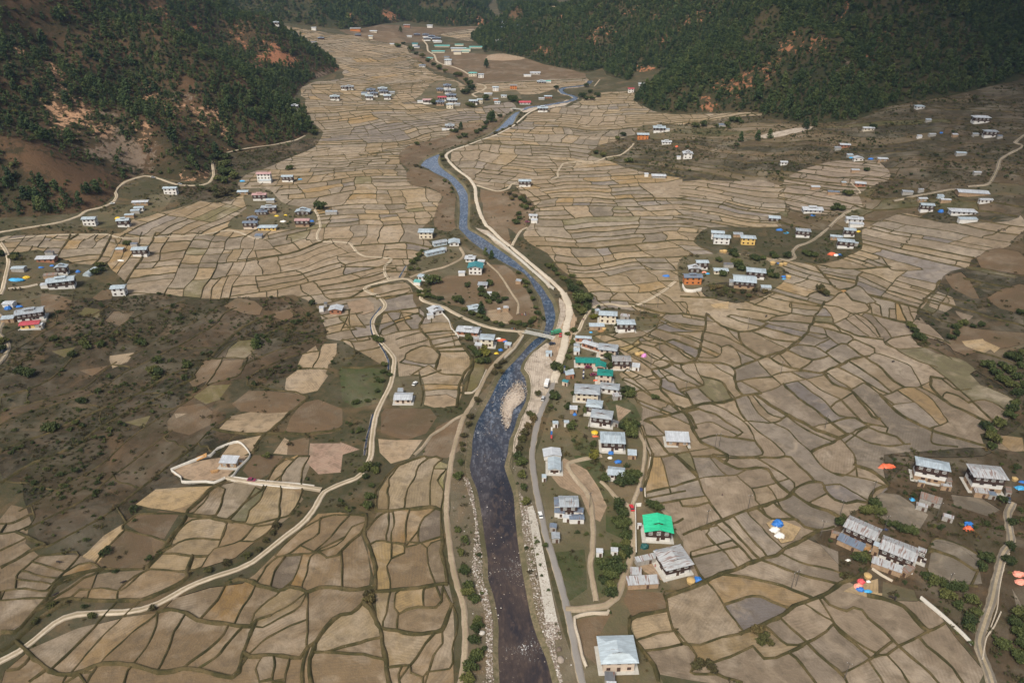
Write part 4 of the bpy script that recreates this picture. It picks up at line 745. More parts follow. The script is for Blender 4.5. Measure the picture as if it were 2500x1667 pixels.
# loose ends run on until they meet another bank
_seg_a = np.vstack([p[:-1] for p, _, _ in lines]); _seg_b = np.vstack([p[1:] for p, _, _ in lines])
_seg_o = np.concatenate([np.full(len(p) - 1, i) for i, (p, _, _) in enumerate(lines)])
_cell = {}
for i_, m_ in enumerate((_seg_a + _seg_b) / 2): _cell.setdefault((int(m_[0] // 15), int(m_[1] // 15)), []).append(i_)
def reach(e, d, own_, lim):
    kx, ky = int(e[0] // 15), int(e[1] // 15)
    ids = [j for dx in (-1, 0, 1) for dy in (-1, 0, 1) for j in _cell.get((kx + dx, ky + dy), ()) if _seg_o[j] != own_]
    if not ids: return None
    a = _seg_a[ids]; b = _seg_b[ids]; u = b - a
    best = None
    den = d[0] * u[:, 1] - d[1] * u[:, 0]; den = np.where(np.abs(den) < 1e-9, 1e-9, den)
    w = a - e
    t = (w[:, 0] * u[:, 1] - w[:, 1] * u[:, 0]) / den; s_ = (w[:, 0] * d[1] - w[:, 1] * d[0]) / den
    ok = (t > 0) & (t < lim) & (s_ >= -.05) & (s_ <= 1.05)
    if ok.any(): return e + d * (t[ok].min() + .15)
    L = (u * u).sum(1) + 1e-9; f = np.clip(((e - a) * u).sum(1) / L, 0, 1); q = a + f[:, None] * u; dd = np.linalg.norm(q - e, axis=1)
    k = dd.argmin()
    if dd[k] < lim * .6: return q[k] + (q[k] - e) / (dd[k] + 1e-6) * .1
    return None
_new = []
for i_, (p, hw, h) in enumerate(lines):
    lim = 11.0 if i_ < n_traced else 7.0
    q = p
    for end in (0, -1):
        e = q[end]; nb = q[min(2, len(q) - 1)] if end == 0 else q[max(-3, -len(q))]
        d = e - nb; ln_ = np.linalg.norm(d)
        if ln_ < 1e-6: continue
        x = reach(e, d / ln_, i_, lim)
        if x is not None and np.linalg.norm(x - e) > .05: q = np.vstack([x[None], q]) if end == 0 else np.vstack([q, x[None]])
    _new.append((q, hw, h))
lines = _new

# ------------------------------------------------------------------ one ground sheet, cut along banks, cover outlines and river edges
cv = []; ce = []
def add_line(p, closed=False):
    o = len(cv); cv.extend(map(tuple, p))
    n = len(p)
    ce.extend((o + i, o + i + 1) for i in range(n - 1))
    if closed: ce.append((o + n - 1, o))
def frame_keep(p):
    return (p[:, 1] > 80) & (np.abs(p[:, 0]) < 0.80 * p[:, 1] + 90) & (p[:, 1] < 2700)
for p, hw, h in lines:
    k = frame_keep(p)
    if k.all(): add_line(p[::2] if len(p) > 6 and p[:, 1].min() > 700 else p)
for c, p in lc_polys:
    if frame_keep(p).all(): add_line(p[::2], True)
add_line(riv_l[frame_keep(riv_l)]); add_line(riv_r[frame_keep(riv_r)])
gxs = np.arange(-2300, 2301, 26.0); gys = np.arange(70, 2760, 26.0)
g = np.stack(np.meshgrid(gxs, gys), -1).reshape(-1, 2) + rng.uniform(-4, 4, (len(gxs) * len(gys), 2))
g = g[(np.abs(g[:, 0]) < .82 * g[:, 1] + 120)]
cv.extend(map(tuple, g))
ov, oe, of, vo, eo, fo = delaunay_2d_cdt([Vector(p) for p in cv], ce, [], 0, 0.02, True)
gv = np.array([tuple(v) for v in ov]); gf = np.array([tuple(f) for f in of], int)
con = set()
for e, orig in zip(oe, eo):
    if orig: con.add((min(e), max(e)))
# flood: triangles joined across unconstrained edges make one parcel
em = {}
par = list(range(len(gf)))
def find(a):
    while par[a] != a:
        par[a] = par[par[a]]; a = par[a]
    return a
for i, f in enumerate(gf):
    for a, b in ((f[0], f[1]), (f[1], f[2]), (f[2], f[0])):
        k = (a, b) if a < b else (b, a)
        if k in con: continue
        if k in em:
            ra, rb = find(em[k]), find(i)
            if ra != rb: par[ra] = rb
        else: em[k] = i
root = np.array([find(i) for i in range(len(gf))])
tri = gv[gf]; cen = tri.mean(1)
area = 0.5 * np.abs((tri[:, 1, 0] - tri[:, 0, 0]) * (tri[:, 2, 1] - tri[:, 0, 1]) - (tri[:, 2, 0] - tri[:, 0, 0]) * (tri[:, 1, 1] - tri[:, 0, 1]))
uniq, inv = np.unique(root, return_inverse=True)
nc = len(uniq)
carea = np.bincount(inv, area, nc)
ccx = np.bincount(inv, area * cen[:, 0], nc) / np.maximum(carea, 1e-9)
ccy = np.bincount(inv, area * cen[:, 1], nc) / np.maximum(carea, 1e-9)
fcl = cover(cen)
ccl = np.zeros(nc, int)
for k in range(len(CLS)):
    pass
votes = np.zeros((nc, len(CLS))); np.add.at(votes, (inv, fcl), area); ccl = votes.argmax(1)
PAL = dict(paddy=[(.278, .213, .142), (.252, .200, .142), (.238, .198, .150), (.29, .217, .132), (.212, .175, .130), (.265, .20, .122)],
           paddy_dry=[(.30, .22, .14)], paddy_fan=[(.25, .195, .145), (.22, .175, .13)], paddy_dark=[(.13, .11, .085)],
           grass=[(.060, .056, .025)], scrub=[(.020, .017, .010), (.028, .022, .012), (.044, .031, .017), (.033, .031, .014), (.072, .047, .026), (.019, .018, .010), (.050, .038, .020)], brown=[(.145, .095, .055), (.165, .108, .062)], yard=[(.125, .108, .058)],
           bare=[(.33, .235, .155)], gravel=[(.44, .37, .30)], fan=[(.060, .048, .026), (.105, .074, .040), (.046, .042, .022), (.085, .080, .032), (.15, .112, .065), (.036, .032, .018), (.075, .054, .030)], straw=[(.33, .235, .125)],
           green=[(.060, .080, .026)], shore=[(.17, .14, .092)], olive=[(.135, .115, .045)], tan=[(.29, .215, .135)], pink=[(.30, .20, .145)])
WILD = dict(paddy=0, paddy_dry=.05, paddy_fan=.05, paddy_dark=.1, grass=.75, scrub=.62, brown=.48, yard=.62, bare=.12, gravel=.10, fan=.45, straw=.03, green=.7, shore=.62, olive=.3, tan=.03, pink=.03)
cr = np.random.default_rng(5)
ccol = np.zeros((nc, 4)); czo = np.zeros(nc); cang = np.zeros(nc)
TINT = [("H:225,600 430,610 440,680 330,760 345,930 235,930", (.25, .175, .080)), ("H:345,930 560,915 565,1040 380,1080", (.25, .175, .085)), ("H:280,1190 690,1200 640,1225 490,1430 330,1455", (.27, .195, .105)), ("H:240,380 310,385 340,150 250,240", (.25, .18, .095)), ("H:615,345 690,380 730,40 690,25", (.25, .19, .11)), ("H:310,385 615,345 680,10 360,90", (.255, .195, .12)),
 ("H:660,120 735,100 720,230 690,250", (.20, .18, .065)), ("G:1000,780 1180,640 1280,590 1520,580 1560,470 1330,440 1250,500 1740,600 1930,430 2085,240 1930,230 1690,470 1500,750", (.27, .20, .115)), ("G:1690,470 1930,430 1930,230 1830,230", (.27, .20, .11)), ("G:1480,420 1560,440 1760,220 1545,225", (.19, .15, .10)), ("G:1565,450 1690,460 1835,230 1760,220", (.14, .13, .07)), ("G:1740,1165 2115,955 1940,925 1850,1010", (.21, .155, .085)), ("G:1960,690 2190,530 2200,640", (.25, .165, .085)),
 ("H:0,1130 80,1100 200,1030 270,1250 0,1330", (.24, .18, .105)), ("H:330,960 220,960 280,1190 320,1050", (.23, .17, .09)), ("K:960,950 1330,810 1610,940 1560,980 1150,1090", (.26, .19, .085)), ("K:1270,420 1420,430 1420,550 1270,540", (.29, .20, .10)), ("E:400,830 800,770 840,850 690,855", (.26, .20, .125)), ("I:75,1310 430,1225 500,1300 240,1420 100,1400", (.22, .155, .075))]
tin = {tp: inpoly(np.stack([ccx, ccy], 1), P(tp, T)) for tp, _ in TINT}
reg = fbm(ccx / 130, ccy / 130, 301, 3)
for k in range(nc):
    c = CLS[ccl[k]]; pal = PAL[c]
    if c == 'paddy':
        i = int(np.clip((reg[k] - .5) * 2.2 * len(pal) + cr.uniform(0, len(pal)), 0, len(pal) - .01)) % len(pal)
        b = np.array(pal[i]) * cr.uniform(.72, 1.07)
        rr = cr.random()
        if rr < .05: b = np.array((.19, .165, .145)) * cr.uniform(.8, 1.1)
        elif rr < .085: b = np.array((.27, .185, .09))
        elif rr < .095: b = np.array((.155, .135, .07))
        # fields nearest on the left: browner, with vignette and shade from clouds painted in
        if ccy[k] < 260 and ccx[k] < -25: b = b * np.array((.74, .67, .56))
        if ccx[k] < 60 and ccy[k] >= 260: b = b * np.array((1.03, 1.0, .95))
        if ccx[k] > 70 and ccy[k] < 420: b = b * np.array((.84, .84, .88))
    else:
        b = np.array(pal[cr.integers(len(pal))]) * cr.uniform(.85, 1.15)
    for tp, tc in TINT:
        if c in ('paddy', 'olive') and tin[tp][k]: b = np.array(tc) * cr.uniform(.82, 1.12)
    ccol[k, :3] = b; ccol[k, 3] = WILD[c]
    if ccl[k] in FIELD and carea[k] > 30: czo[k] = cr.uniform(-.3, .3)
    cang[k] = cr.uniform(0, math.pi)
# field rows run along the parcel
sxx = np.bincount(inv, area * (cen[:, 0] - ccx[inv]) ** 2, nc); syy = np.bincount(inv, area * (cen[:, 1] - ccy[inv]) ** 2, nc); sxy = np.bincount(inv, area * (cen[:, 0] - ccx[inv]) * (cen[:, 1] - ccy[inv]), nc)
cang = np.where(carea > 60, .5 * np.arctan2(2 * sxy, sxx - syy) + math.pi / 2 + cr.normal(0, .12, nc), cang)
inriver = inpoly(cen, RIVER)
hid = bil(HGRID, cen[:, 0], cen[:, 1]); hid = np.where(cen[:, 1] < HY0, -5, hid)
keep = (~inriver) & (hid < 10)
# vertices are split per parcel so that each one keeps its own terrace level
key = gf[keep].astype(np.int64) * (nc + 1) + inv[keep][:, None]
ku, ki = np.unique(key.ravel(), return_inverse=True)
vid = ku // (nc + 1); cid = ku % (nc + 1)
gz = T(gv[vid, 0], gv[vid, 1]) + czo[cid]
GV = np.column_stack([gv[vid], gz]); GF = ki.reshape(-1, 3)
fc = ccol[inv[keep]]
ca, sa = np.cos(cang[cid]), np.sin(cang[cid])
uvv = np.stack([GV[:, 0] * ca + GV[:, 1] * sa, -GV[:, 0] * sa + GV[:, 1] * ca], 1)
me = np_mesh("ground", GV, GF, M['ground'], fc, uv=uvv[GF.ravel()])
ground = link(bpy.data.objects.new("ground", me)); tag(ground, kind='structure')

# banks between the parcels: ridges with sloping sides
def ridge(paths, name, mat, zf=T, kind='structure'):
    V = []; F = []; o = 0
    r = np.random.default_rng(11)
    for p, hw, h in paths:
        n = len(p)
        if n < 2: continue
        t = np.gradient(p, axis=0); t /= np.linalg.norm(t, axis=1)[:, None] + 1e-9
        nn = np.stack([-t[:, 1], t[:, 0]], 1)
        wj = hw * (1 + .55 * (r.random(n) - .5)); hj = h * (1 + .5 * (r.random(n) - .5)) + r.uniform(0, .05)
        z = zf(p[:, 0], p[:, 1])
        for off, dz in ((-1.25, -.35), (-.5, 1), (.45, .93), (1.25, -.35)):
            q = p + nn * (off * wj)[:, None]
            V.append(np.column_stack([q, z + (hj * dz if dz > 0 else dz)]))
        for a in range(3):
            i = np.arange(n - 1)
            F.append(np.stack([o + a * n + i, o + a * n + i + 1, o + (a + 1) * n + i + 1, o + (a + 1) * n + i], 1)[:, ::-1])
        o += 4 * n
    me = np_mesh(name, np.vstack(V), np.vstack(F), mat)
    ob = link(bpy.data.objects.new(name, me)); tag(ob, kind=kind)
    return ob
def ok_bund(p):
    return frame_keep(p) & ~inpoly(p, RIVER)
bl = []
road_pts = np.vstack([q[::2] for _, _, _, q in road_lines])
for p, hw, h in lines:
    k = ok_bund(p)
    if k.all(): bl.append((p, hw * (1 - .12 * float(np.clip((p[:, 1].mean() - 330) / 450, 0, 1))), h))
ridge(bl, "field_banks", M['bund'])

# ------------------------------------------------------------------ roads and tracks
def strip(name, mat, p, w, lift=.34, jit=.17, zf=Z):
    n = len(p)
    t = np.gradient(p, axis=0); t /= np.linalg.norm(t, axis=1)[:, None] + 1e-9
    nn = np.stack([-t[:, 1], t[:, 0]], 1)
    r = np.random.default_rng(abs(hash(name)) % 1000 + n)
    V = []; F = []
    zc = zf(p[:, 0], p[:, 1])
    k = np.ones(9) / 9
    zs = np.convolve(np.pad(zc, 4, mode='edge'), k, mode='valid')
    for off, dz in ((-.5 - .4 / w, -.6), (-.5, 0), (-.2, .06), (0, .03), (.2, .06), (.5, 0), (.5 + .4 / w, -.6)):
        jj = 1 + (jit * (r.random(n) - .5) * 2 if abs(off) > .4 else 0)
        V.append(np.column_stack([p + nn * (off * w * jj)[:, None] if np.ndim(jj) else p + nn * (off * w), zs + lift + dz]))
    for a in range(6):
        i = np.arange(n - 1)
        F.append(np.stack([a * n + i, (a + 1) * n + i, (a + 1) * n + i + 1, a * n + i + 1], 1))
    me = np_mesh(name, np.vstack(V), np.vstack(F), mat)
    F0 = len(F[0])
    me.materials.append(M['shoulder'])
    mi = np.zeros(len(me.polygons), np.int32); mi[:F0] = 1; mi[5 * F0:] = 1
    if mat in (M['dirt'], M['track'], M['greytrack']):
        me.materials.append(M['verge']); mi[2 * F0:4 * F0] = 2
    me.polygons.foreach_set("material_index", mi)
    o = link(bpy.data.objects.new(name, me)); tag(o, kind='structure'); return o
for i, (nm, mt, w, p) in enumerate(road_lines):
    strip(nm, M[mt], p, w * .57, .30 + .013 * i)

# ------------------------------------------------------------------ river
def water_mat():
    t = NT("river_water"); co = t.coord()
    mp = t.n("ShaderNodeMapping"); mp.inputs['Scale'].default_value = (1, .45, 1); t.l(co, mp.inputs[0]); v = mp.outputs[0]
    n1 = t.noise(.05, 5, v, .6, .5); n2 = t.noise(.55, 6, v, .7); n3 = t.noise(2.2, 4, v, .75)
    # brown stony shallows downstream; upstream the sky's reflection is painted as blue-grey
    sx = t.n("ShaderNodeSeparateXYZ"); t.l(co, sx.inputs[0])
    deep = t.mr(t.math('ADD', sx.outputs[1], t.math('MULTIPLY', t.math('SUBTRACT', n1, .5), 160.0)), 225, 330, 0, 1)  # blends upstream into the painted sky reflection
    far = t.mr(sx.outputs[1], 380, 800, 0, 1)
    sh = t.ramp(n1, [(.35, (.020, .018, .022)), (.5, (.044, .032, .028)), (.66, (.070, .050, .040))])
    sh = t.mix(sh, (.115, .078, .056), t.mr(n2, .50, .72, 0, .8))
    skyref = t.mix((.012, .032, .062), (.050, .048, .055), t.mr(n1, .42, .62, 0, .8))
    skyref = t.mix(skyref, (.075, .098, .145), far)
    skyref = t.mix(skyref, (.24, .28, .35), t.mr(n2, .50, .68, 0, .6))  # ripple glints put into the colour as paler blue
    c = t.mix(sh, skyref, deep)
    c = t.mix(c, (.014, .013, .014), t.mr(n3, .50, .66, 0, .5))
    c = t.mix(c, (.26, .21, .17), t.math('MULTIPLY', t.mr(t.noise(1.3, 3, co, .6), .62, .68, 0, .8), t.mr(n1, .5, .62, 0, 1)))
    foam = t.math('MULTIPLY', t.mr(n3, .58, .66, 0, 1), t.mr(t.noise(.045, 3, co, .6), .58, .68, 0, 1))
    c = t.mix(c, (.75, .75, .74), foam)
    t.bump(t.math('ADD', t.math('MULTIPLY', n3, .6), n2), .38, .35)
    return t.out(c, .13, 0, .5)
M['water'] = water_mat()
def sheet_between(L, Rr, name, mat, z, n=240, ext=2.5, m=7):
    def res(p):
        s = np.concatenate([[0], np.cumsum(np.linalg.norm(np.diff(p, axis=0), axis=1))]); u = np.linspace(0, s[-1], n)
        return np.stack([np.interp(u, s, p[:, 0]), np.interp(u, s, p[:, 1])], 1)
    a, b = res(L), res(Rr)
    d = b - a; ln = np.linalg.norm(d, axis=1)[:, None]; a = a - d / ln * ext; b = b + d / ln * ext
    V = np.vstack([np.column_stack([a * (1 - k / m) + b * (k / m), np.full(n, z)]) for k in range(m + 1)])
    i = np.arange(n - 1); F = np.vstack([np.stack([k * n + i, (k + 1) * n + i, (k + 1) * n + i + 1, k * n + i + 1], 1) for k in range(m)])
    o = link(bpy.data.objects.new(name, np_mesh(name, V, F, mat))); tag(o, kind='structure'); return o
# the water lies 0.9 m below the banks; matched stretch by stretch
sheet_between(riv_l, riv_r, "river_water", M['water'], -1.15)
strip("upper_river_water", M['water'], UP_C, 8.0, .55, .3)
def bank_skirt(p, name, side):
    t = np.gradient(p, axis=0); t /= np.linalg.norm(t, axis=1)[:, None] + 1e-9
    nn = np.stack([-t[:, 1], t[:, 0]], 1) * side
    zt = T(p[:, 0], p[:, 1])
    rows = [np.column_stack([p - nn * .8, zt + .05]), np.column_stack([p + nn * .9, zt - .35]), np.column_stack([p + nn * 2.6, np.full(len(p), -1.35)]), np.column_stack([p + nn * 5, np.full(len(p), -2.6)])]
    n = len(p); i = np.arange(n - 1)
    F = np.vstack([np.stack([k * n + i, k * n + i + 1, (k + 1) * n + i + 1, (k + 1) * n + i], 1)[:, ::int(side)] for k in range(3)])
    o = link(bpy.data.objects.new(name, np_mesh(name, np.vstack(rows), F, M['bank']))); tag(o, kind='structure')
bank_skirt(riv_l, "river_bank", 1); bank_skirt(riv_r, "river_bank", -1)
# gravel bar: a low mound standing out of the water
def mound(outline, name, mat, z0, top, rings=6):
    c = outline.mean(0); V = []; F = []; n = len(outline)
    for k in range(rings):
        f = 1 - k / rings
        q = c + (outline - c) * f
        V.append(np.column_stack([q, np.full(n, z0) + (top - z0) * (1 - (f ** 2.2)) + .25 * (fbm(q[:, 0] / 4, q[:, 1] / 4, 77, 3) - .5) * (k > 0)]))
    V.append(np.array([[c[0], c[1], top]]))
    i = np.arange(n); j = (i + 1) % n
    for k in range(rings - 1): F += list(zip(k * n + i, k * n + j, (k + 1) * n + j, (k + 1) * n + i))
    F += [(a, b, rings * n, rings * n) for a, b in zip((rings - 1) * n + i, (rings - 1) * n + j)]
    me = bpy.data.meshes.new(name); me.from_pydata([tuple(v) for v in np.vstack(V)], [], [tuple(dict.fromkeys(map(int, f))) for f in F])
    me.materials.append(mat); o = link(bpy.data.objects.new(name, me)); tag(o, kind='structure'); return o
M['gravel'] = dirt_mat("river_gravel", (.46, .385, .31), (.36, .29, .23), (.20, .155, .125), 1.0)
mound(BAR, "gravel_bar", M['gravel'], -1.5, -.35)

# ------------------------------------------------------------------ hills
BARE = []   # (kind, outline) on the hill sides
for kind, s in [('scar', "A:300,430 340,420 420,490 440,560 425,680 400,620 385,540 310,470"), ('scar', "A:60,340 180,360 290,430 280,450 200,400 90,370"),
   ('rock', "A:550,1040 700,950 800,890 880,930 960,970 1040,1020 1030,1100 970,1200 900,1150 840,1180 760,1110 620,1080"),
   ('rock', "A:720,760 790,790 770,830 730,800"), ('brown', "A:60,990 200,985 360,1040 520,1110 700,1160 850,1230 800,1320 760,1390 640,1440 500,1400 300,1250 120,1130 20,1060"),
   ('scar', "A:1000,590 1050,640 1060,720 1010,690"), ('scar', "A:1100,700 1150,720 1190,760 1140,750"), ('scar', "A:1240,670 1330,700 1360,800 1300,770"), ('scar', "A:1400,770 1480,740 1500,780 1460,860 1400,830"),
   ('scar', "A:960,850 1010,850 1020,930 990,960"), ('scar', "A:1500,870 1570,900 1590,970 1540,930"), ('scar', "A:1250,1250 1300,1220 1420,1240 1440,1180 1470,1220 1430,1265 1300,1275"),
   ('red', "A:1760,380 1880,330 2000,380 2060,430 1960,470 1850,440 1760,440"), ('red', "A:1640,260 1700,300 1690,330 1630,300"), ('red', "A:1800,280 1860,290 1950,340 1900,350"), ('red', "A:1120,70 1160,90 1190,110 1170,140 1130,120"), ('red', "A:1310,150 1370,190 1350,200 1300,170"), ('red', "A:1680,430 1780,440 1800,490 1720,470"), ('red', "A:1590,170 1620,190 1610,220"),
   ('rock', "A:2130,500 2260,485 2300,520 2180,545"), ('red', "A:2300,460 2340,480 2340,530 2310,520"), ('scar', "A:640,840 740,870 720,940 650,900"), ('scar', "A:340,740 560,700 620,780 560,860 400,900"), ('rock', "A:1180,650 1380,660 1300,720 1200,690"), ('brown', "A:1210,540 1400,590 1390,630 1240,590"), ('brown', "A:730,50 900,120 920,160 800,110"), ('brown', "A:420,20 520,60 480,90"),
   ('red', "C:310,640 340,560 420,570 480,600 430,630"), ('red', "C:390,510 440,500 480,600 450,610"), ('red', "C:540,470 620,460 640,440 600,500 570,540"), ('red', "C:710,290 740,280 760,320 800,330 740,370 720,340"), ('red', "C:930,210 970,220 990,290 960,270"), ('red', "C:1070,90 1110,60 1100,100"), ('red', "C:100,90 150,75 110,110"), ('red', "C:0,170 70,120 60,170"), ('red', "C:90,160 160,120 130,170"),
   ('red', "C:130,700 220,680 210,760 180,785 150,740"), ('red', "C:880,290 910,280 900,320"), ('red', "C:1390,220 1420,210 1420,250"), ('red', "C:1320,280 1350,330 1330,340"), ('red', "C:1250,390 1290,380 1270,410"), ('rock', "C:1120,430 1150,430 1150,500 1120,490"), ('red', "C:240,560 300,540 250,620 210,640"),
   ('red', "B:2020,490 2150,450 2170,470 2050,510"), ('red', "B:1740,210 1800,200 1780,240"), ('red', "B:1700,260 1760,260 1740,300"), ('red', "B:1600,40 1660,30 1640,60"), ('red', "B:1320,315 1380,330 1450,375 1400,370"), ('red', "B:1840,230 1870,220 1850,250"), ('red', "B:2120,150 2190,130 2140,160"), ('red', "B:2200,250 2240,230 2210,290"), ('red', "B:2330,170 2352,160 2352,220"), ('rock', "B:1860,430 1890,430 1880,465"), ('red', "B:1500,110 1530,105 1520,130"), ('red', "B:1980,70 2020,60 2000,90"),
   ('red', "B:30,90 70,100 80,170 55,150"), ('red', "B:270,80 390,100 340,140 280,120"), ('red', "B:870,70 910,70 890,95"), ('red', "B:940,110 970,130 990,190 950,170"), ('red', "B:990,150 1020,160 1040,190"), ('red', "B:730,130 760,125 765,150"), ('brown', "B:1060,110 1110,90 1260,155 1150,150"), ('straw', "B:1420,50 1500,50 1490,75 1430,80")]:
    BARE.append((kind, P(s)))
def hill_mat(name, stops):
    t = NT(name)
    a = t.n("ShaderNodeAttribute", attribute_name="Col")
    co = t.coord(); n = t.noise(.030, 6, co, .65, .5); n2 = t.noise(.16, 6, co, .7, .4)
    c = t.ramp(n, stops)
    c = t.mix(c, (.022, .024, .013), t.mr(n2, .50, .66, 0, .7))
    bare = t.mr(t.math('ADD', a.outputs['Alpha'], t.math('MULTIPLY', t.math('SUBTRACT', n2, .5), 2.6)), .50, .66, 0, .92)
    bc = t.mix(a.outputs['Color'], t.mix(a.outputs['Color'], (.10, .055, .03), .6), t.mr(t.noise(.35, 4, co), .45, .7, 0, .8))
    c = t.mix(c, bc, bare)
    t.bump(n2, .7, 1.5)
    return t.out(c, 1.0, 0, .1)
M['hill'] = hill_mat("hill_soil", [(.30, (.030, .030, .015)), (.45, (.046, .036, .020)), (.58, (.080, .049, .028)), (.72, (.054, .043, .022))])
M['hillwood'] = hill_mat("forest_floor", [(.30, (.022, .028, .014)), (.45, (.036, .038, .019)), (.60, (.060, .046, .025)), (.72, (.034, .038, .018))])
HC = dict(scar=(.36, .215, .13), rock=(.155, .118, .088), brown=(.095, .058, .033), red=(.28, .125, .068), straw=(.40, .32, .2))
def bare_at(p):
    q = p + 10 * np.stack([fbm(p[:, 0] / 16, p[:, 1] / 16, 15, 3) - .5, fbm(p[:, 0] / 16, p[:, 1] / 16, 16, 3) - .5], 1)
    r = np.full(len(p), -1)
    for i, (k, poly) in enumerate(BARE): r[inpoly(q, poly)] = i
    return r
def bare_soft(p):
    """nearest bare patch and how deep inside (positive) or outside it each point lies, in metres"""
    best = np.full(len(p), -99.0); which = np.zeros(len(p), int)
    for i, (k, poly) in enumerate(BARE):
        lo = poly.min(0) - 25; hi = poly.max(0) + 25
        m = ((p >= lo) & (p <= hi)).all(1)
        if not m.any(): continue
        d = dpoly(p[m], poly) * np.where(inpoly(p[m], poly), 1, -1)
        j = np.nonzero(m)[0]; g = d > best[j]
        best[j[g]] = d[g]; which[j[g]] = i
    return which, best
HTZ = T(_GX, _GY) + HGRID
own = np.argmax(np.stack(HG), 0)
_wh, _bd = bare_soft(_g)
HCOL = np.array([HC[k] for k, _ in BARE])
for k, nm in enumerate(("near_hillside", "wooded_hillside", "far_hillside", "end_hillside")):
    msk = (HGRID[:-1, :-1] > -4) & (own[:-1, :-1] == k) & (np.abs(_GX[:-1, :-1]) < .80 * _GY[:-1, :-1] + 130)
    jj, ii = np.nonzero(msk)
    F = np.stack([jj * HNX + ii, jj * HNX + ii + 1, (jj + 1) * HNX + ii + 1, (jj + 1) * HNX + ii], 1)
    vu, vi = np.unique(F.ravel(), return_inverse=True)
    V = np.column_stack([_GX.ravel()[vu], _GY.ravel()[vu], HTZ.ravel()[vu]])
    me = np_mesh(nm, V, vi.reshape(-1, 4), M['hill'] if k == 0 else M['hillwood'], smooth=True)
    for an, rgb, al in (("Col", HCOL[_wh[vu]], np.clip(.5 + _bd[vu] / 40, 0, 1)),):
        a = me.attributes.new(an, 'FLOAT_COLOR', 'POINT')
        a.data.foreach_set("color", np.column_stack([rgb, al]).astype(np.float32).ravel())
    o = link(bpy.data.objects.new(nm, me)); tag(o, kind='structure')
# ------------------------------------------------------------------ vegetation
def leaf_mat(name, stops, rough=.9):
    t = NT(name); oi = t.n("ShaderNodeObjectInfo")
    c = t.ramp(oi.outputs['Random'], stops)
    n = t.noise(.55, 3, t.coord())
    c = t.mix(c, t.mix(c, (.30, .30, .10), .35), t.mr(n, .45, .75, 0, .7))
    g = t.n("ShaderNodeNewGeometry")
    c = t.mix(c, (.012, .016, .009), t.mr(g.outputs['Random Per Island'], .6, 1.0, 0, .6))
    return t.out(c, rough, 0, .12)
M['pine'] = leaf_mat("pine_needles", [(0, (.034, .056, .026)), (.35, (.048, .076, .030)), (.7, (.068, .098, .037)), (1, (.100, .122, .042))])
M['leaf'] = leaf_mat("broad_leaves", [(0, (.030, .043, .019)), (.4, (.046, .062, .023)), (.75, (.068, .082, .029)), (1, (.105, .105, .036))])
M['dryleaf'] = leaf_mat("dry_bush_leaves", [(0, (.045, .036, .020)), (.4, (.060, .052, .026)), (.75, (.060, .066, .024)), (1, (.105, .072, .034))])
M['gold'] = leaf_mat("autumn_leaves", [(0, (.12, .12, .025)), (1, (.18, .15, .035))])
M['bark'] = simple("bark", (.09, .065, .045), .95)

def clump_quads(V, F, c, r, n, gen, flat=.6):
    for _ in range(n):
        d = gen.normal(0, 1, 3); d /= np.linalg.norm(d)
        p = c + d * r * gen.uniform(.35, 1.0)
        a = gen.normal(0, 1, 3); a[2] *= flat; a /= np.linalg.norm(a)
        b = np.cross(a, d); b /= (np.linalg.norm(b) + 1e-6)
        s = r * gen.uniform(.38, .75)
        o = len(V)
        V += [p - a * s, p + b * s * .7, p + a * s, p - b * s * .7]
        F.append((o, o + 1, o + 2, o + 3))
def crown_pine(seed, nt=46, nq=7):
    """open pine crown of unit height, radius ~.26, ragged outline"""
    g = np.random.default_rng(seed); V = []; F = []
    for i in range(nt):
        h = g.uniform(.12, 1.0) ** .85
        rad = .36 * (1.05 - h) ** .7 * g.uniform(.35, 1.08)
        t = g.uniform(0, 2 * math.pi)
        c = np.array([rad * math.cos(t), rad * math.sin(t), h - .04])
        clump_quads(V, F, c, .085 * g.uniform(.7, 1.35), nq, g, .5)
    return np.array(V), np.array(F)
def crown_leaf(seed, nt=42, nq=9, lobes=5, squash=.8):
    """broad crown of unit radius made of several uneven lobes"""
    g = np.random.default_rng(seed); V = []; F = []
    L = [(np.array([g.uniform(-.5, .5), g.uniform(-.5, .5), g.uniform(.45, 1.0)]), g.uniform(.38, .62)) for _ in range(lobes)]
    for i in range(nt):
        c0, r0 = L[i % lobes]
        d = g.normal(0, 1, 3); d /= np.linalg.norm(d); d[2] = abs(d[2]) * .9 - .15
        c = c0 + d * r0 * g.uniform(.5, 1.0); c[2] = max(.12, c[2] * squash)
        clump_quads(V, F, c, .21 * g.uniform(.65, 1.25), nq, g, .8)
    return np.array(V), np.array(F)
PINE_ME = [np_mesh("pine_crown", *crown_pine(s), M['pine']) for s in (1, 2, 3)]
PINEB_ME = [np_mesh("pine_crown_dense", *crown_pine(s, 110, 8), M['pine']) for s in (11, 12)]
LEAF_ME = [np_mesh("leaf_crown", *crown_leaf(s), M['leaf']) for s in (4, 5)]
LEAFB_ME = [np_mesh("leaf_crown_dense", *crown_leaf(s, 120, 10, 7), M['leaf']) for s in (14, 15, 16)]
BUSH_ME = [np_mesh("bush_crown", *crown_leaf(s, 20, 7, 4, .62), M['dryleaf']) for s in (6, 7)]
GOLD_ME = [np_mesh("gold_crown", *crown_leaf(17, 110, 10, 6), M['gold'])]
DRYB_ME = [np_mesh("dry_crown", *crown_leaf(18, 90, 9, 6), M['dryleaf'])]
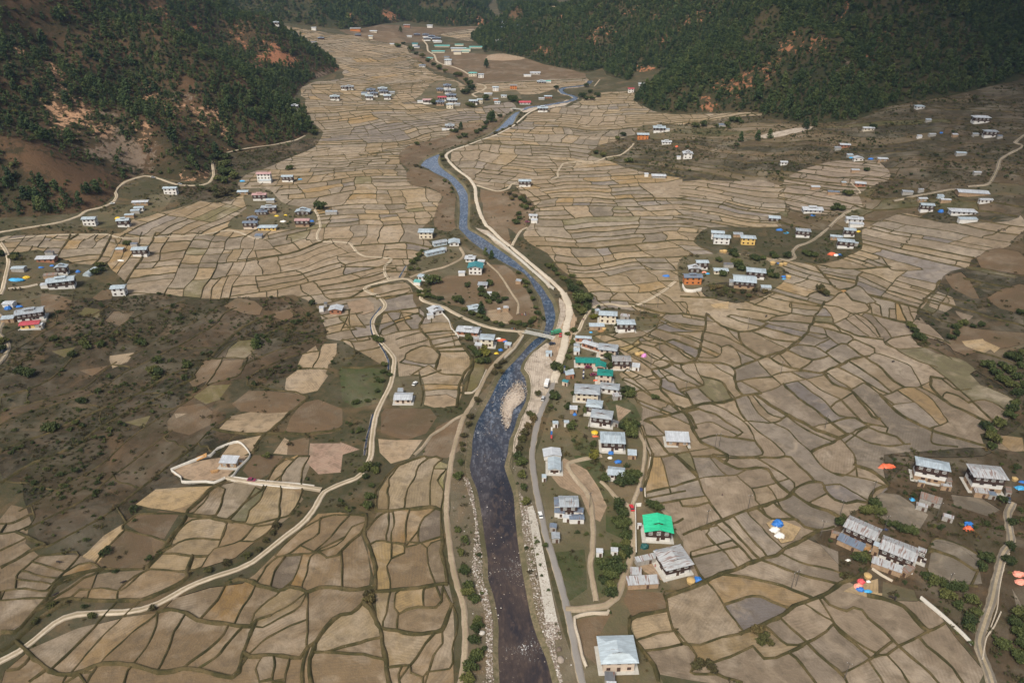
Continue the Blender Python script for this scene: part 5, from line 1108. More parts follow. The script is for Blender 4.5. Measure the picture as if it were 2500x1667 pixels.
def trunk_me(pine):
    b = MB()
    if pine:
        b.tube((0, 0, -.06), (0, 0, .5), .022, .016, 7); b.tube((0, 0, .5), (.01, 0, .95), .016, .004, 6)
        for k in range(7):
            a = k * 2.4; z = .2 + k * .09
            b.tube((0, 0, z), (.2 * (1 - z) * math.cos(a), .2 * (1 - z) * math.sin(a), z + .05), .008, .003, 4)
    else:
        b.tube((0, 0, -.1), (.02, .01, .45), .085, .06, 7)
        for k in range(5):
            a = k * 1.26 + .3
            b.tube((.02, .01, .38), (.45 * math.cos(a), .45 * math.sin(a), .85), .045, .015, 5)
    return b.mesh("trunk", M['bark'])
TRUNK_P, TRUNK_L = trunk_me(True), trunk_me(False)
def tree(kind, x, y, size, label, cat='tree', group=None, variant=None, z=None, name=None):
    """pine: size is the height; others: size is the crown radius"""
    pine = kind == 'pine'
    src = dict(pine=PINEB_ME, leaf=LEAFB_ME, gold=GOLD_ME, dry=DRYB_ME)[kind]
    z = float(Z(x, y)) if z is None else z
    nm = name or dict(pine='pine_tree', leaf='broadleaf_tree', gold='autumn_tree', dry='dry_shrub')[kind]
    e = empty(nm, (x, y, z - .05), random.uniform(0, 6.28))
    s = size
    e.scale = (s * random.uniform(.9, 1.12), s * random.uniform(.9, 1.12), s * random.uniform(.92, 1.1))
    link(bpy.data.objects.new('trunk', TRUNK_P if pine else TRUNK_L), e)
    link(bpy.data.objects.new('crown', src[variant if variant is not None else random.randrange(len(src))]), e)
    tag(e, label, cat, group)
    return e

# the light copies scattered over slopes far off and over scrub
def scatter(name, pts, rot, scl, idx, sources, mat=None):
    me = bpy.data.meshes.new(name)
    me.vertices.add(len(pts)); me.vertices.foreach_set("co", np.asarray(pts, np.float32).ravel())
    for nm, ty, arr in (("rz", 'FLOAT', rot), ("sc", 'FLOAT', scl), ("ix", 'INT', idx)):
        a = me.attributes.new(nm, ty, 'POINT'); a.data.foreach_set("value", np.asarray(arr, np.int32 if ty == 'INT' else np.float32))
    o = link(bpy.data.objects.new(name, me)); tag(o, kind='stuff')
    ng = bpy.data.node_groups.new(name, 'GeometryNodeTree')
    ng.interface.new_socket("Geometry", in_out='INPUT', socket_type='NodeSocketGeometry')
    ng.interface.new_socket("Geometry", in_out='OUTPUT', socket_type='NodeSocketGeometry')
    N = ng.nodes; gi = N.new('NodeGroupInput'); go = N.new('NodeGroupOutput')
    jn = N.new('GeometryNodeJoinGeometry')
    for s in reversed(sources):
        oi = N.new('GeometryNodeObjectInfo'); oi.inputs[0].default_value = s; oi.transform_space = 'ORIGINAL'
        oi.inputs['As Instance'].default_value = True
        ng.links.new(oi.outputs['Geometry'], jn.inputs[0])
    ip = N.new('GeometryNodeInstanceOnPoints')
    def na(n, t):
        x = N.new('GeometryNodeInputNamedAttribute'); x.data_type = t; x.inputs[0].default_value = n; return x.outputs[0]
    cx = N.new('ShaderNodeCombineXYZ'); ng.links.new(na("rz", 'FLOAT'), cx.inputs[2])
    ng.links.new(gi.outputs[0], ip.inputs['Points']); ng.links.new(jn.outputs[0], ip.inputs['Instance'])
    ip.inputs['Pick Instance'].default_value = True
    ng.links.new(na("ix", 'INT'), ip.inputs['Instance Index'])
    ng.links.new(cx.outputs[0], ip.inputs['Rotation'])
    ng.links.new(na("sc", 'FLOAT'), ip.inputs['Scale'])
    ng.links.new(ip.outputs[0], go.inputs[0])
    md = o.modifiers.new("scatter", 'NODES'); md.node_group = ng
    return o

# a handful of real trees whose crowns also serve as the pattern for the far ones
SRC = []
for i, (me_, kind, px, py, s, lab) in enumerate([
    (PINE_ME[0], 'pine', 718, 300, 9, "tall narrow pine at the foot of the left hill beside the paddies"),
    (PINE_ME[1], 'pine', 757, 312, 11, "tall dark pine at the very tip of the left hill where the road bends"),
    (PINE_ME[2], 'pine', 744, 322, 8, "shorter pine just below the tall one at the tip of the left hill"),
    (LEAF_ME[0], 'leaf', 560, 430, 3.4, "round dark tree on the slope above the hillside road bend"),
    (LEAF_ME[1], 'leaf', 575, 452, 3.0, "smaller round tree below the hillside road bend")]):
    p = at(px, py)[0]
    e = empty('pine_tree' if kind == 'pine' else 'broadleaf_tree', (p[0], p[1], float(Z(*p)) - .1), .4 * i)
    e.scale = (s,) * 3
    link(bpy.data.objects.new('trunk', TRUNK_P if kind == 'pine' else TRUNK_L), e)
    SRC.append(link(bpy.data.objects.new('crown', me_), e)); tag(e, lab, 'tree', 'trees at the foot of the left hill')
p = at(495, 1020)[0]
BSRC = []
for i in range(2):
    e = empty('dry_shrub', (p[0] + 4 * i, p[1], float(Z(p[0] + 4 * i, p[1])) - .1)); e.scale = (1.6 + .5 * i,) * 3
    link(bpy.data.objects.new('trunk', TRUNK_L), e)
    BSRC.append(link(bpy.data.objects.new('crown', BUSH_ME[i]), e))
    tag(e, ["small dry brown shrub on the bank beside the left main road", "larger dry brown shrub on the bank beside the left main road"][i], 'shrub', 'shrubs of the left scrubland')

def infront(p, z, mx=.10):
    u, v, c = project(p[:, 0], p[:, 1], z)
    return (u > -2500 * mx) & (u < 2500 * (1 + mx)) & (v > -60) & (v < 1667 * (1 + mx)) & (c > 10)
gr = np.random.default_rng(77)
FP = []
for k, (sp, dens) in enumerate(((4.1, .98), (4.4, 1.1), (7.0, 1.0), (9.0, .9))):
    xs = np.arange(-1700, 1900, sp); ys = np.arange(440, 3600 if k >= 2 else 2700, sp)
    X, Y = np.meshgrid(xs, ys); q = np.stack([X.ravel(), Y.ravel()], 1)
    q = q[(np.abs(q[:, 0]) < .8 * q[:, 1] + 60)]
    q = q + gr.uniform(-.5, .5, q.shape) * sp
    h = bil(HGRID, q[:, 0], q[:, 1]); w = np.argmax(np.stack([bil(G_, q[:, 0], q[:, 1]) for G_ in HG]), 0)
    ok = (h > .5) & (w == k); q = q[ok]; h = h[ok]
    z = T(q[:, 0], q[:, 1]) + h
    ok = infront(q, z); q = q[ok]; h = h[ok]; z = z[ok]
    n = fbm(q[:, 0] / 70, q[:, 1] / 70, 501 + k, 4)
    n2 = fbm(q[:, 0] / 22, q[:, 1] / 22, 521 + k, 3)
    if k == 0: pr = dens * (sstep(.38, .50, n) * .5 + .52 + .35 * sstep(.42, .58, n2)) * (.75 + .25 * sstep(10, 60, h))
    elif k == 1: pr = dens * (.55 + .6 * sstep(.34, .46, n) + .25 * sstep(.45, .6, n2))
    else: pr = dens * (.40 + .6 * sstep(.36, .5, n))
    b = bare_at(q)
    kinds = np.array([kd for kd, _ in BARE] + ['none'])
    kb = kinds[b]
    f = np.select([kb == 'none', kb == 'brown', kb == 'rock'], [1, .16, .34], .14)
    ok = gr.random(len(q)) < pr * f
    q = q[ok]; z = z[ok]; n = n[ok]; n2 = n2[ok]
    conf = gr.random(len(q)) < (.55 if k == 0 else .8) * (.6 + .6 * sstep(.4, .6, n))
    sc = np.where(conf, gr.lognormal(math.log(7.6 if k == 0 else 8.6), .26, len(q)), gr.lognormal(math.log(2.0 if k == 0 else 2.5), .3, len(q)))
    if k >= 2: sc *= 1.35
    ix = np.where(conf, gr.integers(0, 3, len(q)), gr.integers(3, 5, len(q)))
    FP.append((np.column_stack([q, z - .15]), sc, ix))
pts = np.vstack([f[0] for f in FP]); scl = np.concatenate([f[1] for f in FP]); idx = np.concatenate([f[2] for f in FP])
# the nearest of them stand as trees of their own
u_, v_, zc_ = project(pts[:, 0], pts[:, 1], pts[:, 2] + 2)
appar = np.where(idx < 3, scl, scl * 1.6) / zc_
vis = (u_ > 0) & (u_ < 2500) & (v_ > 0)
# hidden ones do not count: a ray to each candidate must clear the terrain
order = np.argsort(-np.where(vis, appar, 0))[:900]
clear = []
for j in order:
    f = np.linspace(.25, .985, 60)
    rx, ry, rz = pts[j, 0] * f, pts[j, 1] * f, CAM_Z + (pts[j, 2] + scl[j] * .5 - CAM_Z) * f
    if (rz > Z(rx, ry) - .5).all(): clear.append(j)
    if len(clear) >= 150: break
own_tree = np.zeros(len(pts), bool); own_tree[clear] = True
for j in clear:
    side = "left" if pts[j, 0] < 0 else "right"
    if idx[j] < 3:
        tree('pine', pts[j, 0], pts[j, 1], scl[j], f"dark green pine on the lowest slopes of the {side} hillside", 'tree', f'pines low on the {side} hillside', z=pts[j, 2])
    else:
        tree('leaf', pts[j, 0], pts[j, 1], scl[j], f"low round bushy tree on the lowest slopes of the {side} hillside", 'tree', f'bushy trees low on the {side} hillside', z=pts[j, 2])
m = ~own_tree
scatter("hillside_forest", pts[m], gr.uniform(0, 6.28, m.sum()), scl[m], idx[m], SRC)

# scrub, bracken and field-edge bushes
q = gr.uniform((-420, 110), (560, 1050), (260000, 2))
ok = infront(np.c_[q], T(q[:, 0], q[:, 1]), .06); q = q[ok]
c = cover(q)
rd = np.vstack([r_[::2] for _, _, _, r_ in road_lines])
pr = np.zeros(len(q))
n = fbm(q[:, 0] / 26, q[:, 1] / 26, 611, 4)
for nm, d0, d1 in (('scrub', .24, .85), ('grass', .04, .40), ('fan', .06, .5), ('green', .15, .6), ('yard', .02, .28), ('shore', .08, .35), ('brown', .01, .08)):
    mm = c == CID[nm]; pr[mm] = d0 + d1 * sstep(.44, .60, n[mm])
pr[inpoly(q, RIVER)] = 0
ok = gr.random(len(q)) < pr * .62; q = q[ok]
def near_road(q, lim):
    near = np.zeros(len(q), bool)
    cell = {}
    for a in rd: cell.setdefault((int(a[0] // 8), int(a[1] // 8)), []).append(a)
    for i, a in enumerate(q):
        kx, ky = int(a[0] // 8), int(a[1] // 8)
        for dx in (-1, 0, 1):
            for dy in (-1, 0, 1):
                for b in cell.get((kx + dx, ky + dy), ()):
                    if (a[0] - b[0]) ** 2 + (a[1] - b[1]) ** 2 < lim * lim: near[i] = True
    return near
q = q[~near_road(q, 3.4)]
SCRUB_Q = q
# ------------------------------------------------------------------ houses
def roof_mat(name, col, rust=(.20, .09, .055), amt=.10, metal=.35, rough=.42):
    t = NT(name); co = t.coord(); oi = t.n("ShaderNodeObjectInfo")
    w = t.n("ShaderNodeTexWave", wave_type='BANDS', bands_direction='X', wave_profile='SIN', i_Scale=1.6); t.l(co, w.inputs['Vector'])
    mp = t.n("ShaderNodeMapping"); mp.inputs['Scale'].default_value = (1.1, .16, .16); t.l(co, mp.inputs[0])
    st = t.noise(1.1, 4, mp.outputs[0], .6)
    b = t.noise(.35, 4, co, .6)
    c = t.mix(col, tuple(x * .68 for x in col), t.mr(oi.outputs['Random'], 0, 1, 0, .55))
    c = t.mix(c, tuple(min(1, x * 1.22) for x in col), t.mr(st, .42, .62, 0, .8))
    c = t.mix(c, tuple(x * .72 for x in col), t.mr(b, .5, .7, 0, .7))
    c = t.mix(c, tuple(x * .60 for x in col), t.mr(w.outputs['Fac'], .78, 1, 0, .5))
    c = t.mix(c, rust, t.mr(t.noise(1.3, 5, mp.outputs[0], .7), .72 - amt * 1.6, .78 - amt * 1.2, 0, .85))
    t.bump(w.outputs['Fac'], .5, .06)
    return t.out(c, rough, metal)
RM = dict(grey=roof_mat("grey_roof_sheet", (.40, .435, .46)), white=roof_mat("new_white_roof_sheet", (.57, .59, .61), amt=.05), pale=roof_mat("pale_blue_roof_sheet", (.47, .54, .58), amt=.06),
          blue=roof_mat("blue_grey_roof_sheet", (.20, .245, .31)), dark=roof_mat("dark_roof_sheet", (.16, .165, .17)), rusty=roof_mat("rusty_roof_sheet", (.50, .51, .51), amt=.135),
          brown=roof_mat("grey_brown_roof_sheet", (.36, .35, .34), amt=.10), green=roof_mat("bright_green_roof_sheet", (.030, .52, .27), amt=.01, metal=.05), teal=roof_mat("teal_green_roof_sheet", (.012, .20, .165), amt=.03, metal=.05),
          mint=roof_mat("mint_roof_sheet", (.12, .36, .33), amt=.03, metal=.05), tealblue=roof_mat("teal_blue_roof_sheet", (.045, .21, .235), amt=.03, metal=.05), red=roof_mat("red_roof_sheet", (.42, .07, .085), amt=.03, metal=.05), pink=roof_mat("faded_pink_roof_sheet", (.42, .26, .25), amt=.05, metal=.05),
          plank=roof_mat("weathered_plank_roof", (.19, .175, .155), amt=.16, metal=0, rough=.9))
WM = dict(white=simple("whitewash", (.62, .60, .56), .9, .10, .8), cream=simple("cream_plaster", (.60, .53, .41), .9, .12, .8), yellow=simple("yellow_plaster", (.62, .42, .13), .9, .12, .8),
          brick=simple("red_brick", (.34, .15, .085), .95, .2, 3), orange=simple("orange_plaster", (.48, .17, .05), .9, .15, 1), mud=simple("rammed_earth", (.34, .23, .14), .95, .22, 1),
          grey=simple("grey_block_wall", (.33, .31, .28), .95, .2, 1.5), blue=simple("pale_blue_plaster", (.45, .52, .56), .9, .12, 1), tan=simple("tan_plaster", (.54, .44, .35), .9, .12, 1))
M['timber'] = simple("dark_timber", (.050, .027, .020), .8, .3, 2)
M['frame'] = simple("white_window_frame", (.74, .72, .68), .7, .08, 3)
M['brownframe'] = simple("brown_window_frame", (.12, .055, .035), .7, .2, 3)
tt = NT("window_glass"); M['glass'] = tt.out((.018, .022, .026), .12, 0, .5)
M['door'] = simple("plank_door", (.085, .045, .028), .8, .3, 3)
M['plinth'] = simple("grey_plinth", (.42, .40, .36), .95, .15, 1)
FB = {}
def win_mesh(kind, w, h):
    k = (kind, w, h)
    if k in FB: return FB[k]
    fr = MB(); t = .09
    fr.box(-w / 2, w / 2, -.10, 0.04, -h / 2, -h / 2 + t); fr.box(-w / 2, w / 2, -.10, 0.04, h / 2 - t, h / 2)
    fr.box(-w / 2, -w / 2 + t, -.098, 0.038, -h / 2 + t, h / 2 - t); fr.box(w / 2 - t, w / 2, -.098, 0.038, -h / 2 + t, h / 2 - t)
    n = 2 if w < 1.5 else 3
    for i in range(1, n): fr.box(-w / 2 + w * i / n - .05, -w / 2 + w * i / n + .05, -.09, .03, -h / 2 + t, h / 2 - t)
    if h > 1.1: fr.box(-w / 2 + t, w / 2 - t, -.085, .02, .02, .12)
    pane = MB(); pane.box(-w / 2 + .03, w / 2 - .03, -.045, .03, -h / 2 + .03, h / 2 - .03)
    m = M['frame'] if kind == 'w' else M['brownframe']
    FB[k] = (fr.mesh("window", m), pane.mesh("pane", M['glass'])); return FB[k]

def gable_roof(W, D, rise, th=.14, cap=True):
    b = MB(); x, y = W / 2, D / 2
    P4 = [(-x, -y, 0), (x, -y, 0), (x, 0, rise), (-x, 0, rise), (-x, y, 0), (x, y, 0)]
    lo = [(a, c, d - th) for a, c, d in P4]
    b.add(P4 + lo, [(0, 1, 2, 3), (3, 2, 5, 4), (7, 6, 9, 8), (8, 9, 10, 11), (0, 6, 7, 1), (5, 11, 10, 4), (1, 7, 8, 2), (2, 8, 11, 5), (4, 10, 9, 3), (3, 9, 6, 0)])
    if cap: b.box(-x - .02, x + .02, -.14, .14, rise - .03, rise + .05)
    return b
def hip_roof(W, D, rise, th=.14):
    b = MB(); x, y = W / 2, D / 2; r = max(.3, x - y * .9)
    v = [(-x, -y, 0), (x, -y, 0), (x, y, 0), (-x, y, 0), (-r, 0, rise), (r, 0, rise)] + [(-x, -y, -th), (x, -y, -th), (x, y, -th), (-x, y, -th)]
    return b.add(v, [(0, 1, 5, 4), (1, 2, 5), (2, 3, 4, 5), (3, 0, 4), (0, 6, 7, 1), (1, 7, 8, 2), (2, 8, 9, 3), (3, 9, 6, 0), (6, 9, 8, 7)])
def dutch_roof(W, D, rise, th=.14):
    b = MB(); x, y = W / 2, D / 2; g = max(.5, x - y * .55); hz = rise * .5; gy = y * .5
    v = [(-x, -y, 0), (x, -y, 0), (x, y, 0), (-x, y, 0), (g, -gy, hz), (g, gy, hz), (-g, gy, hz), (-g, -gy, hz), (g + .35, 0, rise), (-g - .35, 0, rise),
         (-x, -y, -th), (x, -y, -th), (x, y, -th), (-x, y, -th), (g + .35, -gy - .1, hz), (g + .35, gy + .1, hz), (-g - .35, gy + .1, hz), (-g - .35, -gy - .1, hz)]
    return b.add(v, [(0, 1, 4, 14, 8, 9, 17, 7), (2, 3, 6, 16, 9, 8, 15, 5), (1, 2, 5, 4), (3, 0, 7, 6), (0, 10, 11, 1), (1, 11, 12, 2), (2, 12, 13, 3), (3, 13, 10, 0), (10, 13, 12, 11)])

HOUSE_SPOTS = []
def house(tile, x, y, ext, ratio, rot, spec, st, roof, wall, label, group=None, cat=None, hgt=None, lift=0.0):
    swap = '^' in spec; style = spec.replace('^', '')[0]; rt = spec.replace('^', '')[1]
    px, py = TILE[tile][0] + x * ZS, TILE[tile][1] + y * ZS
    sh = {'s': 2.5}.get(style, 2.85)
    H = hgt or st * sh
    p = at(px, py, Z, H + .8 + lift)[0]
    zb = float(Z(*p)) + lift
    zc = project(p[0], p[1], zb + H)[2]
    a = R(rot)
    E = ext * ZS * zc / FPX
    W = E / (abs(math.cos(a)) + ratio * abs(math.sin(a))); D = W * ratio
    HOUSE_SPOTS.append((p[0], p[1], max(W, D) / 2))
    if swap: W, D, a = D, W, a - math.pi / 2
    near, mid = zc < 470, zc < 820
    nm = {'s': 'shed', 'f': 'farmhouse', 'p': 'house', 't': 'temple'}[style]
    e = empty(nm, (p[0], p[1], zb), a)
    tag(e, label, cat or {'s': 'shed', 'f': 'house', 'p': 'house', 't': 'temple'}[style], group)
    o = min(1.15, .11 * min(W, D)) if style != 's' else min(.5, .06 * min(W, D))
    w, d = W - 2 * o, D - 2 * o
    rise = .5 * D * math.tan(R(15 if style != 's' else 11))
    # walls with the gable ends
    b = MB(); hh = H + .02
    if rt == 'm':
        m = .16 * D
        b.add([(-w/2,-d/2,-1),(w/2,-d/2,-1),(w/2,d/2,-1),(-w/2,d/2,-1),(-w/2,-d/2,hh),(w/2,-d/2,hh),(w/2,d/2,hh+m*.9),(-w/2,d/2,hh+m*.9)], [(0,1,5,4),(1,2,6,5),(2,3,7,6),(3,0,4,7),(4,5,6,7)])
    else:
        b.box(-w/2, w/2, -d/2, d/2, -1, hh)
        if rt in 'gl':
            gz = hh + rise * (d / D)
            b.add([(-w/2,-d/2,hh),(-w/2,d/2,hh),(-w/2,0,gz),(w/2,-d/2,hh),(w/2,d/2,hh),(w/2,0,gz)], [(0,1,2),(4,3,5),(0,2,5,3),(2,1,4,5)])
    b.build('wall', WM[wall], e)
    # roof
    if rt == 'm':
        m = .16 * D; r = MB(); t = .1
        r.add([(-W/2,-D/2,H+.05-.0),(W/2,-D/2,H+.05),(W/2,D/2,H+.05+m),(-W/2,D/2,H+.05+m),(-W/2,-D/2,H+.05+t),(W/2,-D/2,H+.05+t),(W/2,D/2,H+.05+m+t),(-W/2,D/2,H+.05+m+t)],
              [(3,2,1,0),(4,5,6,7),(0,1,5,4),(1,2,6,5),(2,3,7,6),(3,0,4,7)])
        r.build('roof', RM[roof], e)
    else:
        mk = {'g': gable_roof, 'l': gable_roof, 'd': dutch_roof, 'h': hip_roof}[rt]
        ez = H - rise * (o / (D / 2)) + .20
        ro = mk(W, D, rise).build('roof', RM[roof], e, loc=(0, 0, ez))
        if mid and rt == 'd':
            g = max(.5, W/2 - D/2*.55)
            for sx in (-1, 1):
                MB().add([(sx*(g+.02), -D*.24, rise*.5), (sx*(g+.02), D*.24, rise*.5), (sx*(g+.02), 0, rise*.97)], [(0,1,2)]).build('gable_panel', M['timber'], ro)
        if rt == 'l':
            lw, ld = W * .40, D * .42
            MB().box(-lw*.40, lw*.40, -ld*.34, ld*.34, rise*.45, rise + .50).build('roof_lantern', M['timber'] if style != 's' else WM['white'], ro)
            gable_roof(lw, ld, ld/2*math.tan(R(15)), .10).build('lantern_roof', RM[roof], ro, loc=(0, 0, rise + .42))
    # which sides face the valley viewpoint
    c2 = Vector((-p[0], -p[1], 0)).normalized()
    sides = []
    for (nx, ny, half, length) in ((0,-1,d/2,w), (0,1,d/2,w), (1,0,w/2,d), (-1,0,w/2,d)):
        n = Vector((nx*math.cos(a) - ny*math.sin(a), nx*math.sin(a) + ny*math.cos(a), 0))
        sides.append((n.dot(c2), nx, ny, half, length))
    sides.sort(reverse=True)
    proud = 0
    if style == 'f':
        z0 = H - sh * (1.3 if st > 2 else 1.15) + .05; proud = .16
        tb = MB().box(-w/2-proud, w/2+proud, -d/2-proud, d/2+proud, z0, H - .06)
        if mid: tb.box(-w/2-proud-.12, w/2+proud+.12, -d/2-proud-.12, d/2+proud+.12, z0 - .16, z0 - .002)
        tb.build('timber_storey', M['timber'], e)
        if st > 2: MB().box(-w/2-.07, w/2+.07, -d/2-.07, d/2+.07, -.98, 2.2).build('earth_base', WM['mud'], e)
    def put(nx, ny, half, along_, z, ww, wh, kind, pr=0.0, child=True):
        fm, pm = win_mesh(kind, ww, wh)
        f = bpy.data.objects.new('window', fm); th = math.atan2(nx, -ny)
        lx = nx * (half + pr + .03) - ny * along_; ly = ny * (half + pr + .03) + nx * along_
        f.location = (lx, ly, z); f.rotation_euler = (0, 0, th); link(f, e)
        link(bpy.data.objects.new('pane', pm), f)
    if zc < 1400:
        for si, (dt, nx, ny, half, length) in enumerate(sides[:2]):
            if style == 's':
                if near and si == 0:
                    dm = FB.get('sd') or FB.setdefault('sd', MB().box(-.5, .5, -.05, .03, 0, 1.9).mesh('door', M['door']))
                    f = bpy.data.objects.new('door', dm); f.location = (nx*(half+.03) - ny*length*.15, ny*(half+.03) + nx*length*.15, .02); f.rotation_euler = (0,0,math.atan2(nx,-ny)); link(f, e)
                continue
            n = max(2, int(round(length / (3.0 if near else 3.6)))) if si == 0 else max(1, int(length / 4.2))
            n = min(n, 6 if mid else 3)
            for s_ in range(st):
                zz = s_ * sh + 1.55
                top = s_ == st - 1
                if style == 'f' and top:
                    for i in range(n): put(nx, ny, half, (i + .5) / n * length - length/2, zz - .12, 1.5, 1.7, 'w', proud)
                elif style == 'f':
                    k = max(1, n - 2) if si == 0 else 1
                    for i in range(k):
                        aa = ((i + .5) / k - .5) * length * .82
                        if si == 0 and s_ == 0 and abs(aa) < .9: aa += 1.9
                        put(nx, ny, half, aa, zz, 1.7, 1.05, 'b')
                else:
                    for i in range(n):
                        aa = (i + .5) / n * length - length/2
                        if si == 0 and s_ == 0 and abs(aa) < .8 and near: continue
                        put(nx, ny, half, aa, zz, 1.3, 1.25, 'b' if wall in ('cream','yellow','tan','orange','brick','white') else 'w')
            if si == 0 and near:
                dm = FB.get('d') or FB.setdefault('d', MB().box(-.6, .6, -.06, .04, 0, 2.1).mesh('door', M['door']))
                f = bpy.data.objects.new('door', dm); f.location = (nx*(half+.03), ny*(half+.03), .05); f.rotation_euler = (0,0,math.atan2(nx,-ny)); link(f, e)
    if near and style in 'fpt':
        pl = MB()
        x1, y1 = w/2 + 1.3, d/2 + 1.6
        pl.box(-x1, x1, -y1, y1, -1.2, .24)
        pl.build('plinth', M['plinth'], e, bevel=.05)
    return e

